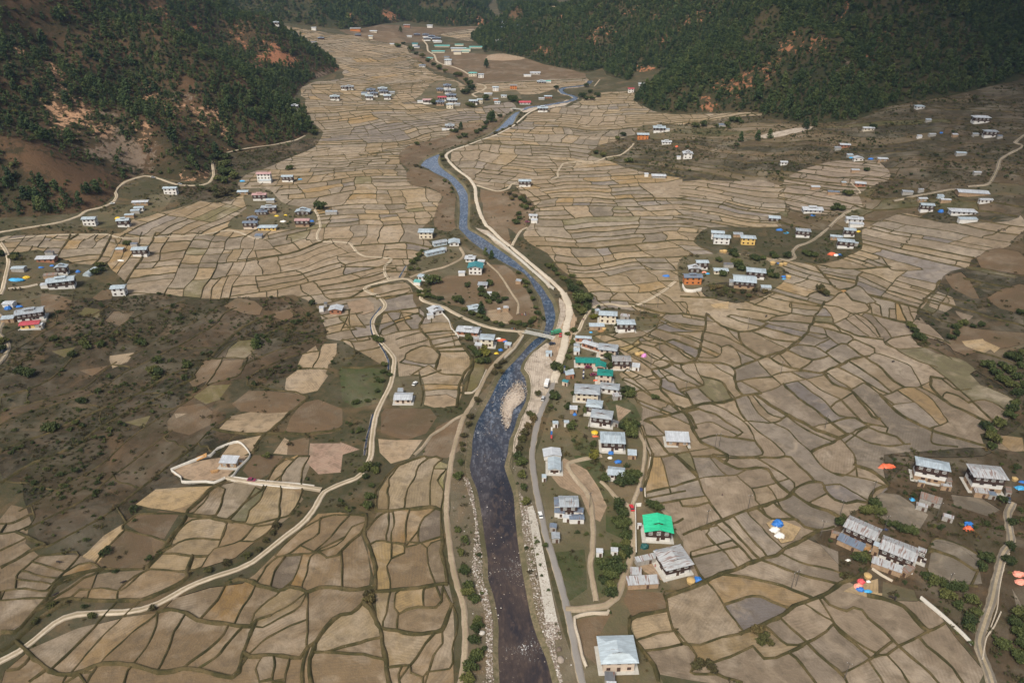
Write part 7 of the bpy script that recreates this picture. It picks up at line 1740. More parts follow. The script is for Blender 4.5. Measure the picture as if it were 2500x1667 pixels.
# trees and hedges of the valley: (kind, spots in the picture, size, label, group, name)
VT = [
 ('leaf', "E:1640,470 1600,440 1665,520 1690,490", 4.6, "tall bushy tree in the grove between the gravel road and the right paddies", 'grove by the gravel road bend'),
 ('leaf', "E:1560,390 1530,360 1580,410 1620,560 1650,590 1690,560 1640,400", 3.2, "bushy green tree along the east side of the gravel road", 'grove by the gravel road bend'),
 ('leaf', "E:1440,280 1415,265 1470,300 1490,330 1590,340", 2.6, "low round bush on the slope east of the gravel road", 'bushes on the gravel road slope'),
 ('leaf', "E:630,390", 4.6, "big round dark tree beside the long grey roof on the knoll", None),
 ('gold', "E:1735,625", 3.2, "round yellow-green tree beside the cream house by the lane", None),
 ('leaf', "E:1735,580 1600,720 1570,860 1560,900 1590,800 1560,740", 2.3, "green bush in the hedge between the gravel road and the village yards", 'roadside hedge above the green roofs'),
 ('leaf', "E:1510,990 1480,975 1530,1000", 3.3, "dark leafy tree beside the village gate", 'trees beside the village gate'),
 ('leaf', "E:1465,1170", 4.0, "large round dark tree at the roadside below the gate", None),
 ('leaf', "E:1560,1240 1580,1380 1680,1270 1600,1360 1740,1500", 2.2, "round garden bush in the yards beside the main road", 'garden bushes of the right village'),
 ('leaf', "E:1880,930 1860,960 1840,910", 2.8, "dark tree squeezed between the green and the brown roofs", 'trees between the green and brown roofs'),
 ('leaf', "E:1950,1130 1985,1160 1920,1170 2000,1130", 2.8, "leafy tree behind the house with the two small sheds", 'trees east of the village houses'),
 ('leaf', "E:1970,1370 2000,1400 1940,1390 1990,1440 2030,1370", 3.4, "dark round tree at the field edge east of the grey-roofed farmhouse", 'trees at the village field edge'),
 ('gold', "H:1735,20", 2.8, "golden willow-like tree at the edge of the grassy lane", None),
 ('leaf', "H:1960,165 1990,200 2010,150 1820,170 1920,190", 2.9, "dark tree growing behind the small grey-roofed house", 'trees behind the small grey house'),
 ('leaf', "H:1900,640 1950,620 1960,560 1900,480 1960,680 1900,360 1930,420 1970,480 1830,800 1880,740 1860,850 1800,870 1900,790 1850,920 1930,700 1840,760 1860,960 1780,760", 2.5, "bushy green tree in the thicket left of the lane to the green house", 'thicket beside the lane'),
 ('leaf', "H:2130,345 2150,360 2180,370", 2.2, "dark hedge tree behind the bright green roof", 'hedge behind the green roof'),
 ('leaf', "H:1270,330 1260,230 1240,60 1250,150 1220,20", 2.3, "low dark bush between the river and the paved road", 'bushes on the right river bank'),
 ('dry', "E:1310,1300 1290,1290 1320,1330 1240,1470 1260,1420 1220,1530 1280,1380 1350,1155", 2.2, "olive bush on the right bank between water and road", 'bushes on the right river bank'),
 ('leaf', "H:810,160 820,60 800,520 820,680 850,810 840,790 880,960 910,1000 870,920 930,1150 920,1210 950,1180 910,1290 920,1420 890,1480 860,1540 930,1390 880,1560", 2.0, "low dark bush on the bank between the riverside track and the water", 'bushes along the riverside track'),
 ('dry', "E:830,1500 850,1440 840,1540 890,1310 880,1360 940,1200 1050,1010 1080,970 1100,940 1120,930 1110,1000", 1.9, "dry bush on the left bank above the water", 'bushes along the riverside track'),
 ('gold', "E:995,870", 3.6, "wide golden-brown tree below the cream house at the bridge", None),
 ('leaf', "E:870,760 880,780 930,880 960,930 900,840 1000,930", 2.5, "dark leafy tree below the big white roof left of the bridge", 'trees left of the bridge'),
 ('leaf', "E:250,775 260,790 230,770", 2.5, "dark tree beside the irrigation ditch at the culvert", 'trees at the culvert'),
 ('leaf', "E:960,470 1000,490 1050,500 1090,520 970,440 1010,520 1130,500 800,510 780,500 820,520 1020,395 1060,480", 2.8, "dark tree on the brown knoll by the river bend", 'trees on the knoll'),
 ('pine', "E:1035,215 995,195 965,595", 7.0, "slim dark conifer on the knoll above the river bend", 'slim conifers on the knoll'),
 ('leaf', "E:580,450 600,480 640,490 680,500 540,470 540,450 560,480 865,405 1220,320 1260,370 1270,410 1300,450 1320,500 1340,560 1350,600 1280,390", 2.1, "low bush around the rim of the brown knoll", 'bushes around the knoll'),
 ('leaf', "E:900,600 950,620 1000,640 1060,660 1100,680 1180,660 1220,670 1260,680 1300,660 1330,640 980,620 850,570", 2.0, "low bush beside the road that leads down to the bridge", 'bushes beside the bridge road'),
 ('leaf', "E:520,230 490,250 540,200 560,170 480,290", 2.2, "bush beside the channel left of the school roofs", 'bushes beside the channel'),
 ('leaf', "B:710,1255", 3.0, "lone round tree on the left river bank above the rapids", None),
 ('leaf', "B:1230,1510 1220,1480 1260,1400 1240,1380 1270,1440 1200,1540", 3.0, "dark tree on the bushy slope right of the gravel road", 'bushy slope right of the gravel road'),
 ('dry', "B:1160,1340 1200,1360 1250,1370 1290,1410 1310,1450 1240,1430 1180,1380", 2.6, "dry olive bush on the slope right of the gravel road", 'bushy slope right of the gravel road'),
 ('pine', "B:1030,830 1045,840 1015,845 825,895", 10, "tall dark tree on the far left bank of the river", 'tall trees on the far left bank'),
 ('leaf', "B:960,905 990,890 1060,840 1090,810 845,945 815,955 520,1000 760,910 790,915 1000,860 930,920", 3.4, "bushy tree on the far left bank of the river", 'bushes on the far left bank'),
 ('dry', "B:690,1080 700,1110 545,1160 510,1150 1060,925 1110,900 1200,860 1160,880 1230,810", 2.6, "low olive bush on the bank beside the far bend of the river", 'bushes on the far river bend'),
 ('leaf', "A:2210,1440", 6.0, "single big round dark tree between paddies and houses on the left", None),
 ('leaf', "A:1993,1170", 4.0, "slim tree behind the grey-roofed house left of the paddies", None),
 ('leaf', "A:1520,1180 1560,1150 1550,1210 1590,1200 1500,1240 1540,1260 1480,1100 1560,1100 1610,1230", 5.0, "dark tree in the dense clump at the hillside road bend", 'dense clump at the road bend'),
 ('dry', "A:1480,1330 1540,1320 1600,1320 1560,1350 1500,1360 1450,1320", 4.0, "dark leafless thicket bush below the hillside road", 'thicket below the hillside road'),
 ('leaf', "A:2140,860 2160,890 2170,920 2150,930", 4.5, "dark tree at the tip of the left hill beside the paddies", 'trees at the hill tip'),
 ('leaf', "F:250,235 365,205 350,190 385,275 400,290 370,260 640,215", 3.4, "big dark tree rising between the houses of the right hamlet", 'trees among the right hamlet'),
 ('leaf', "F:480,215 510,225 550,220 620,200 725,205 870,195 900,200 840,185", 2.8, "dark green tree along the lane behind the right hamlet", 'trees along the hamlet lane'),
 ('leaf', "F:640,345 610,340 600,320 275,330", 3.0, "leafy tree beside the big house of the right hamlet", 'trees beside the big hamlet house'),
 ('dry', "F:960,450 940,440 985,470", 3.6, "reddish brown bush standing alone on a field corner", 'brown bush clump at the field corner'),
 ('dry', "F:200,430 250,420 300,440 350,450 420,450 500,440 560,450 260,470 320,480 460,480", 2.6, "bare grey brushwood below the right hamlet", 'brushwood below the right hamlet'),
 ('leaf', "I:1300,390 1320,360 1345,400 1270,400", 3.3, "large dark green tree behind the farmhouse with the rusty roof", 'trees behind the rusty-roofed farmhouse'),
 ('leaf', "I:1075,480 1530,520 1580,540 1470,510 1210,730 1240,720", 2.4, "dark bush close to the two rusty-roofed farmhouses", 'bushes around the rusty-roofed farmhouses'),
 ('leaf', "I:1680,850 1720,880 1780,900 1850,920 1920,930 1980,1010 2010,1090 1900,1050 1820,990 2050,780 2090,720 1960,1150", 2.4, "dark bush on the slope below the farmhouse towards the lane", 'bushes above the right lane'),
 ('leaf', "I:2290,1180 2330,1130 2320,1240 2340,1320 2300,1400 2250,640 2230,740 2270,480 2330,1420 2200,1330", 2.6, "dark bush along the right side of the lower lane", 'bushes along the lower right lane'),
 ('dry', "I:130,1440 180,1460 100,1470 210,1480 520,1220 560,1260 600,1300 540,1290", 2.2, "patch of brown bush between the lower right fields", 'brown bushes between the lower right fields'),
 ('leaf', "C:345,835 400,850 380,840 310,870 240,880 90,880 150,870", 4.2, "dark tree on the terraces below the right forest", 'trees below the right forest'),
 ('pine', "C:400,980 515,975 600,955 850,890 910,870", 9, "slim dark conifer beside the pale stream bed", 'conifers beside the pale stream bed'),
 ('leaf', "C:1060,1430 1080,1450 1040,1450 1130,1340 1150,1350 1270,1180 1310,890", 3.6, "dark round tree beside the upper right lane", 'trees beside the upper right lane'),
 ('leaf', "D:590,810 610,830 960,800 980,810 1080,930 1060,1000 1090,1010 500,890 560,1210 370,1390 350,1400 180,1010 140,1000 220,1020 370,780 1290,960 700,810", 3.0, "dark green tree standing in the left scrubland", 'trees in the left scrubland'),
 ('pine', "D:1750,820 1780,810 1765,830", 6, "small dark conifer between the scrub and the tan fields", 'small conifers between scrub and fields'),
 ('leaf', "D:90,220 110,200 10,190 690,270 700,300 660,320 880,120 20,800 10,850", 2.8, "dark bush around the left village houses", 'bushes around the left village'),
 ('dry', "G:1900,500 1880,540 1830,600 1780,660 1700,700 1560,760 1440,800 640,1120 350,1050 250,1150 1050,1060", 1.6, "low dark shrub on the bank of the left main road", 'shrubs on the main road bank'),
 ('leaf', "E:2160,1180 300,950 290,1000 270,1060 250,1130 100,1210 180,1200 330,1020", 1.9, "bush in the ditch beside the left main road", 'bushes in the main road ditch'),
 ('leaf', "H:180,90 230,120 170,160 210,220 200,300 190,360 150,120", 2.0, "dark bush in the gully left of the striped fields", 'bushes in the gully'),
 ('dry', "H:190,960 200,1000", 2.2, "brown shrub where the field banks meet", 'shrubs where banks meet'),
 ('leaf', "B:380,325 430,310 400,330 480,350 520,380 560,400 600,430 640,460 680,480 720,500 790,530 810,530 860,560 890,590 900,620 850,650", 5.5, "dark tree in the row along the road to the far village", 'trees along the far village road'),
 ('leaf', "B:1160,690 1190,680 1220,710 1180,700 640,720 880,735 900,740 1000,690 870,640", 5, "dark tree among the houses of the far riverside village", 'trees in the far riverside village'),
 ('pine', "B:410,225 990,360 1000,470", 14, "lone tall tree in the far fields", 'lone tall trees in the far fields'),
 ('leaf', "B:1480,615 1690,690 1710,640 1730,690 1760,670 1690,600 1660,670", 4.5, "dark tree at the far bend below the wooded hill", 'trees at the far bend'),
 ('leaf', "B:1750,1060 1800,1080 1980,1120 1940,940 1900,960", 3.8, "dark tree on the terraces right of the far fields", 'trees on the right terraces'),
 ('leaf', "F:2080,1390 2110,1420 2130,1470 2130,1520 2250,1310 2270,1270 2290,1220 2300,1150 2260,1100 2200,1060 2150,1020 2100,960 2200,960 2250,1000 2300,1040 2320,960 2280,920 2340,880 2240,900 2340,1100 2180,1370", 3.2, "dark bush in the overgrown gully at the right edge of the paddies", 'bushes of the right gully'),
 ('leaf', "F:1590,720 1610,760 1640,770 1570,690 1870,700 1900,690 1930,670 1880,740 1850,770 2000,690 2060,680 2330,600", 2.6, "dark bush on the terrace edge beside the pale oval field", 'bushes beside the pale oval field'),
]
CON = [k[:2] for k in VT]
for kind, s, size, lab, grp in VT:
    for p in P(s):
        tree(kind, p[0], p[1], size * random.uniform(.8, 1.25) * 1.08, lab, 'bush' if ('bush' in lab or 'shrub' in lab or 'brushwood' in lab) else 'tree', grp, name=('bush' if ('bush' in lab or 'shrub' in lab or 'brushwood' in lab) and 'bushy' not in lab else None))

# stones along the water
def rock_me(seed):
    bm = bmesh.new(); bmesh.ops.create_icosphere(bm, subdivisions=2, radius=.5)
    g = np.random.default_rng(seed)
    for v in bm.verts:
        n = float(fbm(v.co.x * 2 + seed, v.co.y * 2 + v.co.z, seed, 2))
        v.co *= .7 + .6 * n; v.co.z *= .7
    me = bpy.data.meshes.new("boulder"); bm.to_mesh(me); bm.free(); me.materials.append(M['rock']); return me
t = NT("boulder_stone"); oi = t.n("ShaderNodeObjectInfo")
c = t.ramp(oi.outputs['Random'], [(0, (.12, .09, .07)), (.35, (.22, .175, .14)), (.75, (.33, .29, .25)), (1, (.50, .48, .44))])
c = t.mix(c, (.12, .10, .08), t.mr(t.noise(3, 4, t.coord()), .5, .75, 0, .6)); M['rock'] = t.out(c, .85, 0, .3)
RS = []
for i, (tile, x, y, s, lab) in enumerate([('H', 1510, 1410, 2.6, "large pale boulder on the right bank near the bottom edge"), ('H', 1500, 1340, 2.0, "pale boulder just upstream of the large one on the right bank"), ('H', 970, 1225, 2.2, "whitish boulder on the left bank below the bushes")]):
    p = P(f"{tile}:{x},{y}", T)[0]
    o = link(bpy.data.objects.new('boulder', rock_me(20 + i))); o.location = (p[0], p[1], float(T(*p)) + .3); o.scale = (s, s, s * .8)
    tag(o, lab, 'boulder', 'large boulders on the river bank'); RS.append(o)
def along(a, b, n, sd):
    """random points between two lines of equal meaning"""
    g = np.random.default_rng(sd)
    u = g.random(n); f = g.random(n)[:, None]
    def res(p):
        s = np.concatenate([[0], np.cumsum(np.linalg.norm(np.diff(p, axis=0), axis=1))]); return np.stack([np.interp(u * s[-1], s, p[:, 0]), np.interp(u * s[-1], s, p[:, 1])], 1)
    return res(a) * (1 - f) + res(b) * f
bp = []
def addb(p, z, lo, hi): bp.append((np.column_stack([p, z]), (lo + (hi - lo) * gr.random(len(p)) ** 2.6) * .75))
shore_l = catmull(P("H:840,150 870,240 900,330 925,480 915,620 900,760 920,860 960,980 990,1100 1000,1240 1000,1400 1000,1568 1000,1800", T), 4)
k1 = riv_l[riv_l[:, 1] < 330]; k2 = riv_r[riv_r[:, 1] < 330]
q = along(shore_l, catmull(P("H:895,150 920,240 935,330 955,480 970,620 985,760 1000,860 1025,980 1045,1100 1055,1240 1055,1400 1065,1568 1070,1800", T), 4), 2600, 1); addb(q, np.where(inpoly(q, RIVER), -1.1, T(q[:, 0], q[:, 1])), .35, 1.15)
q = along(catmull(P("H:1225,250 1240,420 1260,600 1285,760 1315,920 1350,1100 1395,1240 1450,1380 1500,1568", T), 4), catmull(P("H:1275,330 1320,500 1350,640 1390,800 1420,950 1450,1100 1470,1240 1480,1380 1530,1568", T), 4), 1700, 2); addb(q, np.where(inpoly(q, RIVER), -1.1, T(q[:, 0], q[:, 1])), .35, 1.15)
rip_a = catmull(P("H:1282,362 1300,430 1330,600 1350,720 1370,860 1390,1000 1410,1150 1425,1275", T), 4); rip_b = catmull(P("H:1318,350 1345,430 1375,600 1400,720 1430,860 1455,1000 1490,1150 1520,1262", T), 4)
q = along(rip_a, rip_b, 5200, 3); addb(q, T(q[:, 0], q[:, 1]) + .1, .55, 1.15)
q = gr.uniform(RIVER.min(0), (RIVER[:, 0].max(), 700), (26000, 2)); q = q[inpoly(q, RIVER)]; nn_ = fbm(q[:, 0] / 14, q[:, 1] / 30, 700, 3); q = q[gr.random(len(q)) < .03 + .32 * sstep(.52, .62, nn_)]
addb(q, np.full(len(q), -1.15), .30, .85)
q = gr.uniform(BAR.min(0), BAR.max(0), (2500, 2)); q = q[inpoly(q, BAR)]; addb(q, np.full(len(q), -.55), .3, .95)
q = gr.uniform((-20, 190), (110, 720), (16000, 2)); c = cover(q); q = q[(c == CID['gravel']) & ~inpoly(q, RIVER) & ~near_road(q, 4.5)]; addb(q, T(q[:, 0], q[:, 1]), .3, 1.1)
q = gr.uniform((-60, 100), (110, 330), (5000, 2)); c = cover(q); q = q[(c == CID['shore']) & ~inpoly(q, RIVER) & ~near_road(q, 3.0)]; addb(q, T(q[:, 0], q[:, 1]), .25, .8)
bpt = np.vstack([b[0] for b in bp]); bsc = np.concatenate([b[1] for b in bp])
scatter("river_stones", bpt, gr.uniform(0, 6.28, len(bpt)), bsc, gr.integers(0, 3, len(bpt)), RS)
# ------------------------------------------------------------------ bridges, walls, channels
M['steel'] = simple("painted_steel", (.22, .25, .22), .6, .15, 2, .3)
M['whitewall'] = dirt_mat("whitewashed_wall", (.56, .53, .47), (.44, .41, .36), (.30, .27, .22), 1.2)
M['drywall'] = dirt_mat("dry_stone_wall", (.50, .44, .35), (.36, .30, .23), (.13, .11, .08), 1.6)
def bridge(a, b, w, z, label, truss=True):
    a = Vector((*a, z)); b = Vector((*b, z)); d = (b - a); L = d.length; rz = math.atan2(d.y, d.x)
    e = empty('road_bridge', (a + b) / 2, rz); tag(e, label, 'bridge')
    MB().box(-L/2, L/2, -w/2, w/2, -.3, 0).build('deck', M['concrete'], e)
    for s in (-1, 1):
        t = MB(); n = max(6, int(L / 3))
        y = s * (w / 2 + .12); h = 1.7 if truss else 1.0
        t.box(-L/2, L/2, y - .1, y + .1, h - .15, h); t.box(-L/2, L/2, y - .1, y + .1, -.45, -.2)
        for i in range(n + 1):
            x = -L/2 + L * i / n; t.tube((x, y, -.3), (x, y, h - .05), .07, n=5)
            if i < n and truss:
                x2 = -L/2 + L * (i + 1) / n; t.tube((x, y, -.25 if i % 2 else h - .1), (x2, y, h - .1 if i % 2 else -.25), .05, n=5)
        t.build('truss' if truss else 'railing', M['steel'], e)
    for s in (-1, 1): MB().box(s * L/2 - 1.2, s * L/2 + 1.2, -w/2 - .6, w/2 + .6, -3.4, -.31).build('abutment', M['stone'], e)
    return e
pa, pb = P("E:1268,716 1455,757", T)
bridge(pa, pb, 3.6, .55, "narrow steel truss bridge carrying the road across the river")
pa, pb = P("B:1178,752 1248,760", T)
bridge(pa, pb, 5, .9, "small far bridge where the river leaves the riverside village", False)
def wall(s, h, th, mat, label, name='stone_wall', coping=None, cat='wall'):
    p = catmull(P(s, T), 2.5); z = T(p[:, 0], p[:, 1])
    t = np.gradient(p, axis=0); t /= np.linalg.norm(t, axis=1)[:, None] + 1e-9; nn = np.stack([-t[:, 1], t[:, 0]], 1)
    n = len(p); V = []; r = np.random.default_rng(n)
    hh = h * (1 + (.25 if mat == 'drywall' else .02) * (r.random(n) - .5))
    for off, zz in ((-.55, -.6), (-.45, hh), (.45, hh), (.55, -.6)): V.append(np.column_stack([p + nn * off * th, z + zz]))
    i = np.arange(n - 1); F = [np.stack([(k + 1) * n + i, k * n + i, k * n + i + 1, (k + 1) * n + i + 1], 1) for k in range(3)]
    o = link(bpy.data.objects.new(name, np_mesh(name, np.vstack(V), np.vstack(F), M[mat]))); tag(o, label, cat)
    return o
wall("G:1180,105 1260,72 1380,25 1450,8 1500,-40 D:1640,1480 G:1725,5 1690,50 1650,90 1605,150 1590,158", 1.3, .3, 'whitewall', "pale wall around the upper side of the building site")
wall("G:1180,108 1215,135 1250,160 1252,188 1350,190 1420,188 1475,195 1520,178 1552,162", 1.3, .3, 'whitewall', "pale wall along the lower side of the building site")
wall("G:1610,152 1760,172 1900,186 2050,198 2165,212", .6, .3, 'whitewall', "low white wall on the upper side of the driveway to the building site")
wall("G:1590,178 1700,195 1850,212 2000,226 2100,232 2205,238", .6, .3, 'whitewall', "low white wall on the lower side of the driveway to the building site")
wall("H:1842,1078 1830,1095 1740,1090 1640,1108 1605,1125 1610,1180 1640,1290 1660,1390 1690,1465", 1.2, .9, 'drywall', "dry stone wall around the plot of the big pale roof")
wall("H:2064,350 2028,352 2026,450 2027,560 2030,690", 1.8, .4, 'whitewall', "tall white yard wall beside the bright green roofed farmhouse")
wall("I:1638,985 1760,1085 1850,1165 1930,1240 1995,1310", 1.3, .7, 'whitewall', "pale retaining wall between the lower right fields and the slope")
wall("I:2060,1420 2090,1260 2140,1190 2190,1085", 1.0, .5, 'drywall', "pale stone edging on the outer side of the lower right lane")
wall("I:2120,1190 2165,1060 2180,920 2215,760 2250,680", .6, .4, 'drywall', "thin pale edging along the middle of the lower right lane")
wall("F:0,405 20,440 70,445 130,432", 2.2, .5, 'whitewall', "white wall in front of the orange temple")
wall("I:1305,785 1370,830 1445,870", 1.0, .6, 'drywall', "short rough stone wall below the largest slanting farmhouse")
wall("E:700,595 740,640 760,700 800,740 810,765", 1.0, .5, 'whitewall', "pale winding wall left of the big white-roofed brick house")
wall("H:2130,20 2112,140 2090,220 2096,330", .8, .7, 'drywall', "stone wall between the footpath and the right paddies")
wall("D:60,425 170,415 260,395", 1.2, .5, 'drywall', "pale wall above the big farmhouse yard at the left")
wall("E:1010,50 1100,110 1210,205 1330,310 1440,408 1468,428", 1.5, 1.2, 'stone', "long pale embankment wall between gravel road and river", 'embankment_wall')
wall("E:1255,748 1200,830 1120,905", 1.3, .6, 'drywall', "stone wall below the riverside track downstream of the bridge", 'retaining_wall')
wall("E:1000,985 970,1050 940,1110 900,1140 850,1142", 1.0, .5, 'drywall', "dry stone wall around the olive meadow by the riverside track")
for i, s in enumerate(("E:445,265 425,300 400,345", "E:275,545 240,590 205,640 205,700 218,750", "E:262,800 300,860 325,920 325,980", "E:218,1285 195,1380 175,1460 160,1568")):
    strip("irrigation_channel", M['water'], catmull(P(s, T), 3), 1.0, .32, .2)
rp = np.vstack([rip_a[::3], rip_b[::3][::-1]])
def sheet(outline, name, mat, lift):
    p = outline; vs = [Vector(v) for v in p]
    ov, oe, of, *_ = delaunay_2d_cdt(vs, [(i, (i + 1) % len(vs)) for i in range(len(vs))], [], 1, .01, True)
    q = np.array([tuple(v) for v in ov]); 
    me = bpy.data.meshes.new(name); me.from_pydata([(a, b, float(T(a, b)) + lift) for a, b in q], [], [tuple(f) for f in of]); me.materials.append(mat)
    o = link(bpy.data.objects.new(name, me)); tag(o, kind='structure'); return o
sheet(rp, "stone_embankment", M['stone'], .36)

# ------------------------------------------------------------------ tarpaulins, haystacks
def cloth_mat(name, col):
    t = NT(name); n = t.noise(.9, 4, t.coord(), .6)
    c = t.mix(col, tuple(x * .6 for x in col), t.mr(n, .45, .7, 0, .7)); t.bump(n, .8, .4); return t.out(c, .45, 0, .4)
TM = dict(blue=cloth_mat("blue_tarpaulin", (.028, .15, .46)), orange=cloth_mat("orange_tarpaulin", (.66, .13, .055)), salmon=cloth_mat("salmon_tarpaulin", (.78, .30, .22)), red=cloth_mat("red_tarpaulin", (.65, .09, .10)), white=cloth_mat("white_tarpaulin", (.70, .68, .63)),
          yellow=cloth_mat("yellow_tarpaulin", (.62, .42, .03)), pink=cloth_mat("pink_tarpaulin", (.55, .22, .48)), cyan=cloth_mat("sky_blue_tarpaulin", (.06, .34, .62)), green=cloth_mat("dark_green_tarpaulin", (.02, .085, .08)), navy=cloth_mat("navy_tarpaulin", (.03, .045, .12)))
M['straw'] = simple("straw", (.46, .31, .13), .95, .25, 3)
def heap(tile, x, y, ext, asp, hr, col, label, rot=0, group=None, kind='tarpaulin'):
    px, py = TILE[tile][0] + x * ZS, TILE[tile][1] + y * ZS
    p = at(px, py, T, .4)[0]; z = float(T(*p)); zc = project(p[0], p[1], z)[2]
    r = ext * ZS * zc / FPX / 2
    bm = bmesh.new(); bmesh.ops.create_icosphere(bm, subdivisions=4, radius=1)
    sd = int(x * 7 + y * 3) % 997
    for v in bm.verts:
        n = float(fbm(v.co.x * 2.2 + sd, v.co.y * 2.2 + v.co.z, sd, 3)) - .5
        fd = abs(float(vnoise(v.co.x * 3.1 + v.co.z * 2 + sd, v.co.y * 3.1 - v.co.z * 2, sd + 5)) - .5) * 2
        v.co *= 1 + .6 * n - .30 * (1 - fd) ** 3
        f = abs(v.co.z); v.co.z = (f ** .8 if v.co.z > 0 else -f * .3)
        if v.co.z < .12: v.co.x *= 1.12; v.co.y *= 1.12
    for fc_ in bm.faces: fc_.smooth = True
    me = bpy.data.meshes.new('tarpaulin_heap'); bm.to_mesh(me); bm.free(); me.materials.append(TM[col])
    o = link(bpy.data.objects.new('tarpaulin_heap', me)); o.location = (p[0], p[1], z + .05); o.rotation_euler = (0, 0, R(rot)); o.scale = (r, r * asp, r * hr)
    tag(o, label, kind, group); return o
def haystack(tile, x, y, ext, label, group='round haystacks', cap=None):
    px, py = TILE[tile][0] + x * ZS, TILE[tile][1] + y * ZS
    p = at(px, py, T, 1.0)[0]; z = float(T(*p)); zc = project(p[0], p[1], z)[2]; r = ext * ZS * zc / FPX / 2
    e = empty('haystack', (p[0], p[1], z)); tag(e, label, 'haystack', group)
    MB().lathe([(r * .86, -.2), (r * .92, r * .35), (r * 1.0, r * .75), (r * .95, r * .9)], 16, jit=.12).build('stack', M['straw'], e)
    MB().lathe([(r * 1.04, r * .88), (r * .7, r * 1.12), (r * .3, r * 1.28), (.05, r * 1.36)], 16, jit=.10).build('cap', TM[cap] if cap else M['straw'], e)
